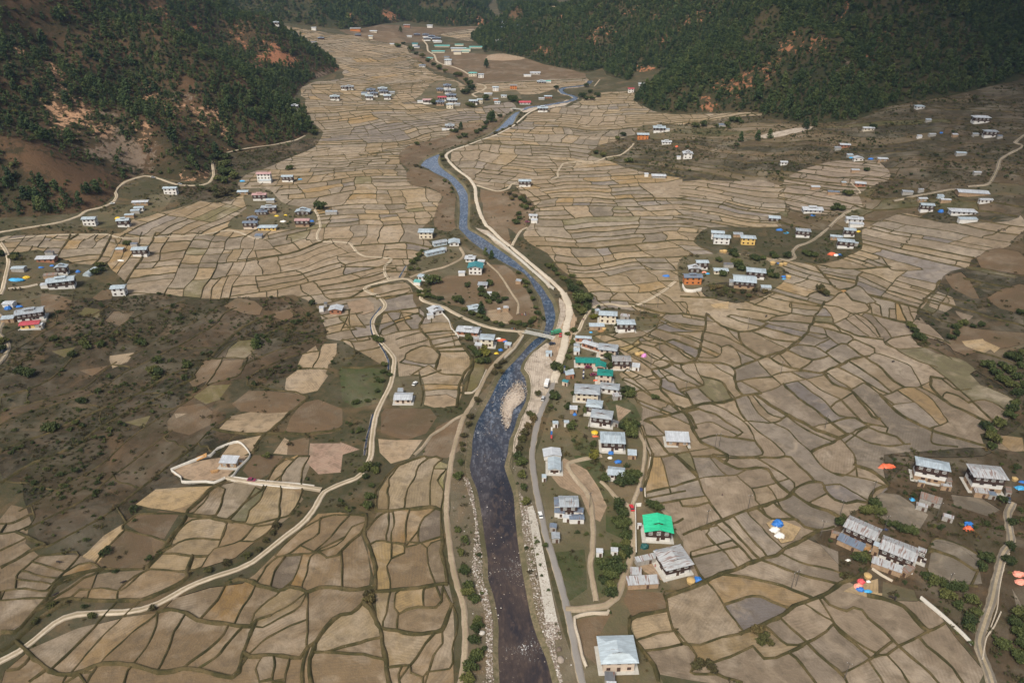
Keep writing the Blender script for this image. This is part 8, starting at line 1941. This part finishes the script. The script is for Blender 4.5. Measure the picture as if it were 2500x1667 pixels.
for a in [('E', 1107, 772, 62, .5, .35, 'orange', "orange tarpaulin beside the cream house at the bridge"), ('E', 1085, 762, 40, .6, .4, 'white', "crumpled white sheet left of the orange tarpaulin at the bridge"), ('E', 1130, 780, 36, .5, .4, 'blue', "small blue sheet between the orange tarpaulin and the tin shed"),
          ('E', 1098, 840, 30, .8, .8, 'blue', "small square blue tarpaulin below the cream house at the bridge"), ('E', 1068, 862, 30, .7, .6, 'yellow', "yellow tarpaulin left of the small square blue one"), ('E', 1720, 717, 26, .6, .4, 'cyan', "flat blue sheet in front of the long mud shed"),
          ('E', 2085, 878, 42, .9, .8, 'pink', "pink tarpaulin heap beside the haystacks in the right paddies"), ('E', 1610, 1282, 28, .9, .8, 'blue', "round blue tarpaulin below the small white-roofed shed"), ('E', 1858, 1548, 40, .9, .8, 'blue', "round blue tarpaulin ball below the grey-roofed farmhouse"),
          ('E', 1752, 1048, 36, .5, .4, 'orange', "orange cloth beside the maroon car"), ('E', 1750, 1432, 44, .4, .25, 'orange', "orange sheet under the yellow-capped haystack"), ('E', 2240, 332, 52, .45, .45, 'blue', "blue drum-shaped tarpaulin at the field edge left of the temple"),
          ('H', 1905, 42, 50, .7, .6, 'blue', "long blue tarpaulin above the small grey-roofed house"), ('H', 1852, 14, 34, .8, .5, 'white', "white bundle left of the long blue tarpaulin"), ('H', 2090, 625, 60, .9, .9, 'green', "dark green dome-shaped tarpaulin in the yard of the green-roofed farmhouse"), ('H', 2064, 232, 30, 1, .9, 'navy', "dark blue covered heap on the footpath bend"), ('H', 1975, 118, 28, .8, .8, 'navy', "dark blue heap beside the small grey-roofed house"),
          ('H', 2178, 652, 34, .6, .5, 'blue', "bright blue sheet at the back corner of the streaked-roof farmhouse"), ('I', 110, 853, 62, .8, .65, 'blue', "blue tarpaulin heap beside the haystack of the streaked-roof farmhouse"),
          ('I', 660, 468, 82, .85, .7, 'blue', "large blue tarpaulin dome on the threshing ground"), ('I', 636, 508, 64, .8, .6, 'white', "upper white tarpaulin on the threshing ground"), ('I', 672, 550, 70, .75, .6, 'white', "lower white tarpaulin on the threshing ground"),
          ('I', 1415, 76, 122, .45, .35, 'orange', "long orange tarpaulin near the upper right farmhouses"), ('I', 1973, 476, 62, .8, .8, 'blue', "blue half of the round heap beside the lower lane"), ('I', 1973, 506, 64, .8, .8, 'orange', "orange half of the round heap beside the lower lane"),
          ('I', 1230, 866, 56, .8, .7, 'red', "red tarpaulin heap below the slanting farmhouses"), ('I', 1212, 896, 66, .7, .6, 'salmon', "salmon tarpaulin below the red one"), ('I', 1228, 920, 58, .7, .6, 'blue', "blue tarpaulin below the salmon one"), ('I', 1280, 930, 56, .6, .3, 'cyan', "flat sky-blue sheet at the right of the blue tarpaulin"), ('I', 1283, 864, 32, .7, .5, 'white', "small white bundle right of the red tarpaulin"),
          ('I', 2318, 815, 90, .6, .5, 'salmon', "salmon tarpaulin at the right edge, upper one"), ('I', 2336, 868, 90, .6, .5, 'salmon', "salmon tarpaulin at the right edge, lower one"), ('I', 2325, 222, 70, .7, .3, 'cyan', "sky-blue sheets at the right edge beside the rust-streaked farmhouse"), ('I', 2340, 180, 40, .7, .4, 'blue', "small blue sheet at the right edge above the sky-blue sheets"), ('I', 1583, 300, 42, .9, .5, 'cyan', "round blue lid beside the low rusty shed"), ('I', 1400, 508, 40, .6, .5, 'navy', "dark blue cloth hanging at the back of the upper slanting farmhouse"),
          ('I', 1143, 717, 36, .6, .25, 'white', "white sheet lying on the grass below the upper slanting farmhouse"),
          ('F', 1030, 182, 56, .6, .6, 'orange', "orange tarpaulin below the timber house at the steep lane"), ('F', 1060, 188, 34, .8, .6, 'white', "white bundle right of the orange tarpaulin at the steep lane"), ('F', 1085, 188, 32, .8, .7, 'blue', "blue tarpaulin right of the white bundle"), ('F', 668, 14, 46, .6, .5, 'blue', "blue tarpaulin above the right hamlet"), ('F', 716, 34, 40, .5, .4, 'cyan', "sky-blue sheet right of the blue tarpaulin above the hamlet"), ('F', 1213, 25, 28, .7, .6, 'yellow', "yellow tarpaulin beside the dark timber house at the lane"),
          ('F', 700, 336, 40, .6, .5, 'blue', "blue tarpaulin beside the haystacks right of the hamlet"), ('F', 700, 350, 30, .5, .3, 'cyan', "sky-blue sheet below that blue tarpaulin"), ('F', 660, 242, 30, .6, .3, 'blue', "blue cloth between the haystacks on the lane"), ('F', 175, 315, 26, .8, .6, 'cyan', "light blue bundle beside the orange temple"), ('F', 150, 305, 30, .7, .5, 'salmon', "salmon bundle beside the orange temple"),
          ('D', 108, 358, 110, .4, .25, 'cyan', "long blue tarpaulin at the left edge"), ('D', 182, 342, 46, .7, .6, 'yellow', "yellow tarpaulin right of the long blue one"), ('D', 357, 260, 34, .6, .4, 'blue', "small blue tarpaulin behind the big left farmhouse"), ('D', 280, 271, 38, .6, .4, 'blue', "blue sheet between the white-roofed brick house and the barn"), ('D', 535, 302, 34, .8, .8, 'blue', "round blue tarpaulin right of the big left farmhouse"), ('D', 55, 554, 46, .9, .9, 'blue', "blue tarpaulin heap under the white-roofed shed at the left edge"), ('D', 128, 540, 52, .5, .4, 'blue', "blue sheet behind the farmhouse at the left edge"), ('D', 830, 226, 48, .5, .4, 'white', "pale sheet in front of the timber house in the paddies"),
          ('A', 1905, 1486, 32, .6, .5, 'yellow', "yellow tarpaulin, left of two in the left hamlet"), ('A', 1966, 1482, 28, .7, .6, 'yellow', "yellow tarpaulin, right of two in the left hamlet"), ('A', 1950, 1524, 44, .6, .4, 'white', "pale sheet below the yellow tarpaulins"), ('A', 2145, 1522, 40, .6, .5, 'blue', "blue tarpaulin beside the pinkish-roofed house"), ('A', 812, 1504, 44, .7, .6, 'yellow', "yellow tarpaulin left of the lowest hillside house"), ('A', 2066, 1234, 30, .6, .4, 'cyan', "blue sheet right of the pale timber house"), ('A', 1668, 1246, 36, .5, .4, 'cyan', "blue sheet near the clump at the hillside road"),
          ('C', 1300, 1094, 42, .6, .5, 'blue', "blue tarpaulin between the two terrace houses"), ('C', 1785, 915, 26, .7, .6, 'blue', "small blue tarpaulin on the brown slope"), ('C', 900, 1482, 38, .6, .5, 'blue', "blue tarpaulin below the wide lantern-roofed house"), ('C', 1780, 1456, 36, 1, .9, 'blue', "blue tarpaulin right of the timber and white house"), ('C', 1162, 1086, 24, .8, .7, 'cyan', "light blue sheet left of the terrace house"),
          ('B', 2310, 1010, 22, .9, .8, 'orange', "small orange-red ball on the dark terraces")]:
    heap(*a[:7], a[7])
for a in [('E', 2042, 870, 42, "straw haystack left of the pink tarpaulin"), ('E', 2068, 862, 36, "straw haystack just behind the pink tarpaulin"), ('I', 58, 862, 58, "haystack at the front corner of the streaked-roof farmhouse"), ('I', 1278, 828, 52, "haystack below the largest slanting farmhouse"), ('F', 290, 164, 36, "haystack left of the trees of the right hamlet"), ('F', 268, 160, 26, "smaller haystack beside it left of the hamlet trees"),
          ('F', 622, 244, 36, "left haystack of the row on the hamlet lane"), ('F', 680, 252, 32, "middle haystack of the row on the hamlet lane"), ('F', 708, 246, 28, "right haystack of the row on the hamlet lane"), ('F', 730, 338, 36, "haystack right of the blue tarpaulin beside the hamlet"), ('E', 1810, 694, 32, "pale haystack in front of the long mud shed"), ('I', 2290, 160, 40, "haystack at the right edge beside the rust-streaked farmhouse")]:
    haystack(*a)
haystack('E', 1745, 1412, 46, "haystack with yellow cover beside the grey-roofed farmhouse", cap='yellow')

# polytunnel
p = P("D:628,315", T)[0]; e = empty('polytunnel', (p[0], p[1], float(T(*p))), R(82)); tag(e, "silvery polytunnel standing right of the big left farmhouse", 'greenhouse')
b = MB(); n = 12; V = []
for x in (-5.5, 5.5):
    for i in range(n + 1): V.append((x, 2.6 * math.cos(math.pi * i / n), 2.9 * math.sin(math.pi * i / n)))
b.add(V, [(i, i + 1, n + 2 + i, n + 1 + i) for i in range(n)] + [tuple(range(n + 1))] + [tuple(range(2 * n + 1, n, -1))]); b.build('cover', RM['pale'], e)
hb_ = MB()
for k in range(6):
    x = -5.5 + 2.2 * k
    for i in range(n): hb_.tube((x, 2.63 * math.cos(math.pi * i / n), 2.93 * math.sin(math.pi * i / n)), (x, 2.63 * math.cos(math.pi * (i + 1) / n), 2.93 * math.sin(math.pi * (i + 1) / n)), .04, n=4)
hb_.build('hoop', M['steel'], e)

# ------------------------------------------------------------------ vehicles
def paint(name, col): 
    t = NT(name); return t.out(t.mix(col, tuple(x * .8 for x in col), t.mr(t.noise(2, 3, t.coord()), .4, .7, 0, 1)), .3, .1)
VM = dict(white=paint("white_car_paint", (.72, .72, .70)), red=paint("red_car_paint", (.50, .03, .04)), maroon=paint("maroon_car_paint", (.22, .03, .07)), dark=paint("dark_car_paint", (.035, .045, .07)), green=paint("green_lorry_paint", (.05, .25, .14)), silver=paint("silver_car_paint", (.42, .43, .44)))
tl = NT("tyre_rubber"); M['tyre'] = tl.out((.02, .02, .02), .9)
tl = NT("lamp_glass"); M['lamp'] = tl.out((.7, .7, .65), .2)
def wheel(e, x, y, r=.34):
    o = MB().tube((0, -.11, 0), (0, .11, 0), r, n=14).build('wheel', M['tyre'], e, loc=(x, y, r))
    MB().tube((0, -.125, 0), (0, .125, 0), r * .55, n=10).build('rim', M['steel'], o)
def car(tile, x, y, rot, col, label, van=False, truck=False):
    p = P(f"{tile}:{x},{y}", T)[0]; e = empty('lorry' if truck else ('van' if van else 'car'), (p[0], p[1], float(T(*p)) + .38), R(rot)); tag(e, label, 'lorry' if truck else ('van' if van else 'car'), 'vehicles of the valley')
    if truck:
        MB().box(-3.2, 1.4, -1.1, 1.1, .95, 2.9).build('cargo_body', VM[col], e, bevel=.06); MB().box(-3.2, 3.2, -.5, .5, .5, .9).build('chassis', M['tyre'], e)
        MB().box(1.6, 3.3, -1.05, 1.05, .7, 2.5).build('cab', VM[col], e, bevel=.15); MB().box(3.2, 3.33, -.9, .9, 1.55, 2.25).build('windscreen', M['glass'], e); MB().box(2.1, 2.9, -1.07, 1.07, 1.6, 2.2).build('side_window', M['glass'], e)
        for wx in (-2.3, 2.4):
            for s in (-1, 1): wheel(e, wx, s * .95, .48)
        for s in (-1, 1): MB().box(3.29, 3.36, s * .75 - .14, s * .75 + .14, .95, 1.15).build('headlight', M['lamp'], e)
        return e
    h = 1.9 if van else 1.45
    b = MB(); b.box(-2.0, 2.0, -.84, .84, .32, .88); b.build('body', VM[col], e, bevel=.12)
    x0, x1 = (-1.95, 1.15) if van else (-1.5, .85)
    c = MB(); c.add([(x0, -.80, .86), (x1, -.80, .86), (x1, .80, .86), (x0, .80, .86), (x0 + (.1 if van else .42), -.66, h), (x1 - .55, -.66, h), (x1 - .55, .66, h), (x0 + (.1 if van else .42), .66, h)], [(0, 3, 2, 1), (0, 1, 5, 4), (1, 2, 6, 5), (2, 3, 7, 6), (3, 0, 4, 7)])
    c.build('window_band', M['glass'], e)
    MB().box(x0 + (.08 if van else .38), x1 - .5, -.69, .69, h - .03, h + .05).build('roof', VM[col], e, bevel=.02)
    for wx in (-1.25, 1.25):
        for s in (-1, 1): wheel(e, wx, s * .76)
    for s in (-1, 1): MB().box(1.96, 2.03, s * .6 - .16, s * .6 + .16, .56, .72).build('headlight', M['lamp'], e)
    return e
car('E', 1415, 1088, 78, 'white', "white lorry driving on the gravelly road beside the gravel bar", truck=True)
car('E', 1478, 736, 200, 'green', "green lorry parked at the right bridge end", truck=True)
car('E', 1390, 1186, 76, 'silver', "silver van on the road below the white lorry", van=True)
car('H', 1372, 422, 98, 'white', "white car alone on the paved road")
car('E', 1510, 747, 85, 'red', "red car beside the bridge end")
car('E', 1452, 806, 20, 'dark', "dark car parked above the little shop hut")
car('E', 1682, 815, -40, 'white', "white pickup-sized car in the yard of the brick row")
car('E', 1738, 1020, 10, 'maroon', "maroon car in the yard below the teal roofs, right one")
car('E', 1700, 968, 8, 'maroon', "maroon car tucked under the front of the teal roofs")
car('H', 2000, 373, 96, 'red', "red car on the lane above the green-roofed farmhouse")
car('I', 2240, 318, 60, 'dark', "dark car at the end of the lower right lane")
car('G', 1735, 180, -8, 'maroon', "crimson car on the driveway to the building site")
car('E', 507, 1082, 70, 'white', "white car in the meadow behind the lone tan house")
car('A', 1055, 1228, -14, 'silver', "silver car on the hillside road, left one")
car('A', 1240, 1274, -8, 'silver', "silver car on the hillside road above the square-windowed house")
car('A', 775, 1408, 28, 'white', "white car on the hillside road near the left edge")
car('D', 28, 855, 80, 'dark', "dark car on the grey road at the left edge")
car('B', 1280, 1533, -12, 'maroon', "maroon car below the houses right of the gravel road")

# ------------------------------------------------------------------ poles and flags
M['polewood'] = simple("pole_wood", (.10, .085, .07), .9, .2, 2)
def pole(tile, x, y, label, h=8.5, double=False):
    p = P(f"{tile}:{x},{y}", T)[0]; e = empty('utility_pole', (p[0], p[1], float(T(*p))), random.uniform(-.5, .5)); tag(e, label, 'pole', 'poles of the power line')
    for s in ((-1.1, 1.1) if double else (0,)): MB().tube((s, 0, -.4), (s, 0, h), .15, .10, 8).build('post', M['polewood'], e)
    w = 1.7 if double else .9
    MB().box(-w, w, -.07, .07, h - .75, h - .6).build('crossarm', M['polewood'], e)
    for s in (-1, 0, 1): MB().lathe([(.05, 0), (.09, .1), (.04, .22)], 8).build('insulator', M['frame'], e, loc=(s * w * .85, 0, h - .6))
for a in [('I', 450, 375, "pole at the edge of a pale field above the threshing ground"), ('I', 165, 480, "pole on the broad bank left of the threshing ground"), ('I', 950, 555, "pole left of the upper slanting farmhouse"), ('I', 1085, 415, "pole in the field above the slanting farmhouses"), ('I', 1305, 280, "pole in the dark field corner below the long orange tarpaulin"), ('I', 1388, 520, "pole at the back of the upper slanting farmhouse"), ('I', 1750, 430, "greenish pole beside the ruined shed"), ('I', 1820, 920, "pole in the dark bushes below the walled plot"), ('I', 1115, 1540, "leaning pole at the bottom edge between fields"),
          ('F', 20, 1150, "pole at the left of the lower middle fields"), ('F', 675, 1010, "pole on the curved bank in the middle of the right paddies"), ('F', 980, 1385, "pole in a wide field above the farmhouses"), ('F', 450, 700, "pole at the tip of the long dark field"), ('E', 2190, 840, "pole in the paddies right of the pink tarpaulin"), ('E', 2130, 950, "pole below the pink tarpaulin"), ('E', 2178, 550, "pole in the field beside the temple lane"), ('H', 1710, 1400 - 1040, "pole on the earth lane beside the two-tiered compound"), ('E', 1705, 1400, "pole in the bare garden left of the grey-roofed farmhouse"), ('D', 520, 470, "white pole below the big left farmhouse"), ('E', 1690, 700 - 40, "pole in the cream house yard")]:
    pole(*a)
for a in [('I', 765, 905, "double pole standing in the striped field below the threshing ground"), ('F', 237, 1512, "double pole in the field right of the striped metal roof"), ('E', 2070, 610, "double pole in the field right of the timber house")]:
    pole(*a, double=True)
def flag(tile, x, y, label, cols, h=7):
    p = P(f"{tile}:{x},{y}", T)[0]; e = empty('flagpole', (p[0], p[1], float(T(*p)))); tag(e, label, 'flag')
    MB().tube((0, 0, -.3), (0, 0, h), .07, .05, 7).build('post', M['polewood'], e)
    n = len(cols)
    for i, c in enumerate(cols):
        z1 = h - .2 - i * (h - 1.2) / n; z0 = z1 - (h - 1.2) / n + .03
        b = MB(); xs = [0.06 + .16 * k for k in range(6)]
        b.add([(xx, .12 * math.sin(xx * 5 + z), z) for z in (z0, z1) for xx in xs] + [(xx, .12 * math.sin(xx * 5 + z) + .03, z) for z in (z0, z1) for xx in xs], [(k, k + 1, 7 + k, 6 + k) for k in range(5)] + [(12 + k, 18 + k, 19 + k, 13 + k) for k in range(5)])
        b.build('banner', TM[c], e)
flag('E', 1440, 1462, "tall prayer flag in white, blue and red beside the paved road", ['white', 'blue', 'red'], 8)
flag('E', 1660, 1048, "dark and white banded flag pole in the yard below the teal roofs", ['navy', 'white', 'navy', 'white', 'navy'], 7)
flag('E', 1530, 1010, "banded flag pole beside the village gate", ['navy', 'white', 'navy'], 6)
# piles of firewood and planks
M['logs'] = simple("split_firewood", (.42, .24, .10), .9, .3, 3)
for tile, x, y, rz, lab in [('I', 1200, 682, .6, "pile of fresh firewood at the corner of the upper slanting farmhouse"), ('I', 1270, 650, .2, "scattered firewood between the two slanting farmhouses"), ('Q', 1850, 1160, 1.9, "stack of orange planks left of the striped white metal roof"), ('K', 640, 660, .4, "pile of planks in front of the long mud shed"), ('G', 1480, 115, .3, "planks lying inside the walled building site"), ('G', 1640, 60, -.4, "planks beside the workers' house on the building site"), ('F', 1110, 1540 - 1100, .3, "firewood on the field bank right of the hamlet")]:
    p = P(f"{tile}:{x},{y}", T)[0]; e = empty('firewood_pile', (p[0], p[1], float(T(*p))), rz); tag(e, lab, 'firewood', 'piles of firewood and planks')
    for k in range(14):
        b = MB(); L = random.uniform(1.2, 1.9); yy = (k % 5 - 2) * .34 + (k // 5) * .15; zz = .16 + (k // 5) * .27
        b.tube((-L + random.uniform(-.3, .3), yy, zz), (L + random.uniform(-.3, .3), yy + random.uniform(-.15, .15), zz), .15, .13, 6); b.build('log', M['logs'], e)
# timber frame of the building site
p = P("G:1392,22", T)[0]; e = empty('timber_stack', (p[0], p[1], float(T(*p))), .35); tag(e, "stack of orange-brown timber leaning at the wall of the building site", 'timber')
for k in range(7): MB().box(-2.4, 2.4, -.16 + k * .42 - 1.3, .16 + k * .42 - 1.3, 0, .25).build('beam', simple("fresh_timber", (.50, .27, .10), .8, .2, 2) if k == 0 else bpy.data.materials["fresh_timber"], e, rot=(0, -.28, 0), loc=(0, 0, .8))

# ------------------------------------------------------------------ people and cattle
M['skin'] = simple("skin", (.33, .19, .12), .7, .05)
M['hair'] = simple("black_hair", (.015, .012, .01), .7, .05)
CL = {k: simple(k + "_cloth", c, .9, .1) for k, c in dict(red=(.35, .05, .05), dark=(.03, .03, .04), blue=(.05, .10, .28), pale=(.5, .48, .44), maroon=(.16, .04, .05)).items()}
def person_body():
    me = bpy.data.meshes.new("body"); ob = bpy.data.objects.new("body_tmp", me)
    v = [(0, 0, .95), (0, 0, 1.2), (0, .01, 1.42), (0, 0, 1.55), (0, -.02, 1.68), (.2, 0, 1.40), (.27, -.02, 1.14), (.26, -.10, .90), (-.2, 0, 1.40), (-.27, .02, 1.14), (-.26, -.06, .90), (.10, 0, .90), (.12, -.05, .48), (.12, .02, .07), (-.10, 0, .90), (-.13, .06, .48), (-.13, .12, .07), (.12, -.12, .04), (-.13, -.02, .04)]
    ed = [(0, 1), (1, 2), (2, 3), (3, 4), (2, 5), (5, 6), (6, 7), (2, 8), (8, 9), (9, 10), (0, 11), (11, 12), (12, 13), (0, 14), (14, 15), (15, 16), (13, 17), (16, 18)]
    rad = [.15, .14, .15, .06, .11, .07, .05, .04, .07, .05, .04, .10, .07, .05, .10, .07, .05, .045, .045]
    me.from_pydata(v, ed, []); COL.objects.link(ob)
    m = ob.modifiers.new("s", 'SKIN'); ob.modifiers.new("u", 'SUBSURF').levels = 1
    for sv, r_ in zip(me.skin_vertices[0].data, rad): sv.radius = (r_, r_)
    me.skin_vertices[0].data[0].use_root = True
    dg = bpy.context.evaluated_depsgraph_get(); out = bpy.data.meshes.new_from_object(ob.evaluated_get(dg)); bpy.data.objects.remove(ob)
    out.name = "body"; out.materials.clear(); out.materials.append(M['skin']); return out
BODY = person_body()
def person(x, y, z, col, label, group, rz=None):
    e = empty('person', (x, y, z), random.uniform(0, 6.28) if rz is None else rz); tag(e, label, 'person', group)
    link(bpy.data.objects.new('body', BODY), e)
    MB().lathe([(.20, .42), (.21, .7), (.18, .98), (.21, 1.2), (.215, 1.40), (.09, 1.50)], 12).build('robe', CL[col], e)
    MB().lathe([(.09, 1.66), (.115, 1.72), (.10, 1.80), (.03, 1.84)], 10).build('hair', M['hair'], e)
    return e
for i, (s, c, lab, g) in enumerate([("E:1230,600", 'dark', "person in dark clothes, leftmost of the group on the knoll's bare slope", 'people on the bare slope'), ("E:1245,605", 'red', "person in red standing in the group on the bare slope", 'people on the bare slope'), ("E:1262,602", 'pale', "person in pale clothes in the middle of the group on the bare slope", 'people on the bare slope'), ("E:1270,608", 'blue', "person in blue in the group on the bare slope", 'people on the bare slope'), ("E:1290,600", 'maroon', "person in maroon, rightmost of the group on the bare slope", 'people on the bare slope'), ("E:1268,590", 'dark', "person in dark clothes standing a little above the group", 'people on the bare slope'),
                                   ("E:1176,706", 'blue', "person in blue on the road at the left bridge end", 'people at the left bridge end'), ("E:1192,708", 'red', "person in red on the road at the left bridge end", 'people at the left bridge end'), ("E:1205,712", 'dark', "person in dark clothes on the road at the left bridge end", 'people at the left bridge end'), ("E:1663,640", 'dark', "person in dark clothes on the temple lane, left of two", 'people on the temple lane'), ("E:1670,641", 'maroon', "person in maroon on the temple lane, right of two", 'people on the temple lane'), ("I:272,282", 'dark', "person in dark clothes alone in a wide field", None), ("H:2160,770", 'red', "person in red in the yard of the streaked-roof farmhouse", None)]):
    p = P(s, T)[0]; person(p[0], p[1], float(T(*p)) + (.38 if 'bridge' in lab or 'lane' in lab else .02), c, lab, g)
M['cow'] = simple("dark_cowhide", (.035, .025, .02), .8, .3, 2)
def cow_mesh():
    me = bpy.data.meshes.new("cow"); ob = bpy.data.objects.new("cow_tmp", me)
    v = [(-.75, 0, 1.05), (-.2, 0, 1.02), (.35, 0, 1.03), (.75, 0, 1.10), (1.05, 0, 1.18), (1.32, 0, 1.08), (1.52, 0, .92)]
    ed = [(i, i + 1) for i in range(6)]; rad = [.28, .34, .33, .24, .16, .13, .08]
    for (x, y, f) in ((-.72, .17, 0), (-.72, -.17, 0), (.48, .16, 2), (.48, -.16, 2)):
        o = len(v); hind = x < 0
        v += [(x - (.0 if hind else 0), y, .75), (x - (.12 if hind else -.03), y, .42), (x, y, .05)]; ed += [(f, o), (o, o + 1), (o + 1, o + 2)]; rad += [.13, .07, .06]
    o = len(v); v += [(-1.02, 0, .95), (-1.08, 0, .5)]; ed += [(0, o), (o, o + 1)]; rad += [.04, .03]
    o = len(v); v += [(1.18, .22, 1.26), (1.18, -.22, 1.26)]; ed += [(4, o), (4, o + 1)]; rad += [.04, .04]
    me.from_pydata(v, ed, []); COL.objects.link(ob); ob.modifiers.new("s", 'SKIN'); ob.modifiers.new("u", 'SUBSURF').levels = 1
    for sv, r_ in zip(me.skin_vertices[0].data, rad): sv.radius = (r_, r_)
    me.skin_vertices[0].data[0].use_root = True
    dg = bpy.context.evaluated_depsgraph_get(); out = bpy.data.meshes.new_from_object(ob.evaluated_get(dg)); bpy.data.objects.remove(ob)
    out.name = "cow"; out.materials.clear(); out.materials.append(M['cow']); return out
COW = cow_mesh()
for s, lab in [("G:405,742", "dark cow standing in a grey field at the lower left"), ("G:858,880", "dark cow beside the bank above the bend of the main road"), ("G:390,965", "dark cow at the field corner below two others"), ("F:182,607", "dark cow at the field corner below the brushwood"), ("F:575,616", "dark cow in the long dark field of the right paddies"), ("F:2175,25", "dark cow, left of two in the narrow upper right paddies"), ("F:2215,22", "dark cow, right of two in the narrow upper right paddies"), ("I:1437,985", "dark cow, left of two in the yard below the tarpaulins"), ("I:1464,992", "dark cow, right of two in the yard below the tarpaulins"), ("I:2280,1365", "dark cow on the shaded meadow at the lower right"), ("F:1450,928", "dark cow in the broad field near the right edge")]:
    p = P(s, T)[0]; o = link(bpy.data.objects.new('cow', COW)); o.location = (p[0], p[1], float(T(*p)) + .02); o.rotation_euler = (0, 0, random.uniform(0, 6.28)); tag(o, lab, 'cow', 'cattle in the fields')

# ------------------------------------------------------------------ clouds added out of view to darken the valley's sides, and the air itself
M['shade_cloud'] = NT("shade_cloud_white").out((.8, .8, .8), 1.0, 0, 0)
def shade_cloud(cx, cy, rx, ry, n, seed, h=1000.0):
    """a cloud out of view, added so its shadow falls around (cx, cy)"""
    g = np.random.default_rng(seed); bm = bmesh.new()
    ox, oy = sd.x / sd.z * h, sd.y / sd.z * h
    for k in range(n):
        a = g.uniform(0, 6.28); q = math.sqrt(g.random())
        r = g.uniform(.24, .40) * min(rx, ry)
        m_ = Matrix.Translation((cx + ox + rx * q * math.cos(a), cy + oy + ry * q * math.sin(a), h + g.uniform(-.1, .2) * r)) @ Matrix.Diagonal((r, r, r * .5, 1))
        bmesh.ops.create_icosphere(bm, subdivisions=3, radius=1, matrix=m_)
    for v in bm.verts:
        v.co += v.normal * 18 * (float(fbm(v.co.x / 60, v.co.y / 60, 31, 3)) - .5)
    for f in bm.faces: f.smooth = True
    me = bpy.data.meshes.new("shade_cloud"); bm.to_mesh(me); bm.free(); me.materials.append(M['shade_cloud'])
    o = link(bpy.data.objects.new("shade_cloud", me)); tag(o, kind='structure'); return o
SHADE_CLOUDS = [(660, 1120, 270, 440, 24, 1), (420, 420, 90, 260, 13, 2), (330, 170, 110, 100, 9, 4), (-235, 275, 95, 95, 11, 3), (-700, 1000, 130, 260, 10, 5), (-190, 130, 120, 60, 11, 6)]
for c_ in SHADE_CLOUDS: shade_cloud(*c_)
b = MB(); b.box(-3200, 3200, -150, 4600, -8, 720)
t = bpy.data.materials.new("haze_air"); t.use_nodes = True
t.node_tree.nodes.remove(t.node_tree.nodes["Principled BSDF"])
v = t.node_tree.nodes.new("ShaderNodeVolumePrincipled"); v.inputs['Color'].default_value = (.40, .60, .92, 1); v.inputs['Density'].default_value = HAZE; v.inputs['Anisotropy'].default_value = .2
t.node_tree.links.new(v.outputs[0], t.node_tree.nodes["Material Output"].inputs['Volume'])
hz = b.build("haze", t); tag(hz, kind='stuff')
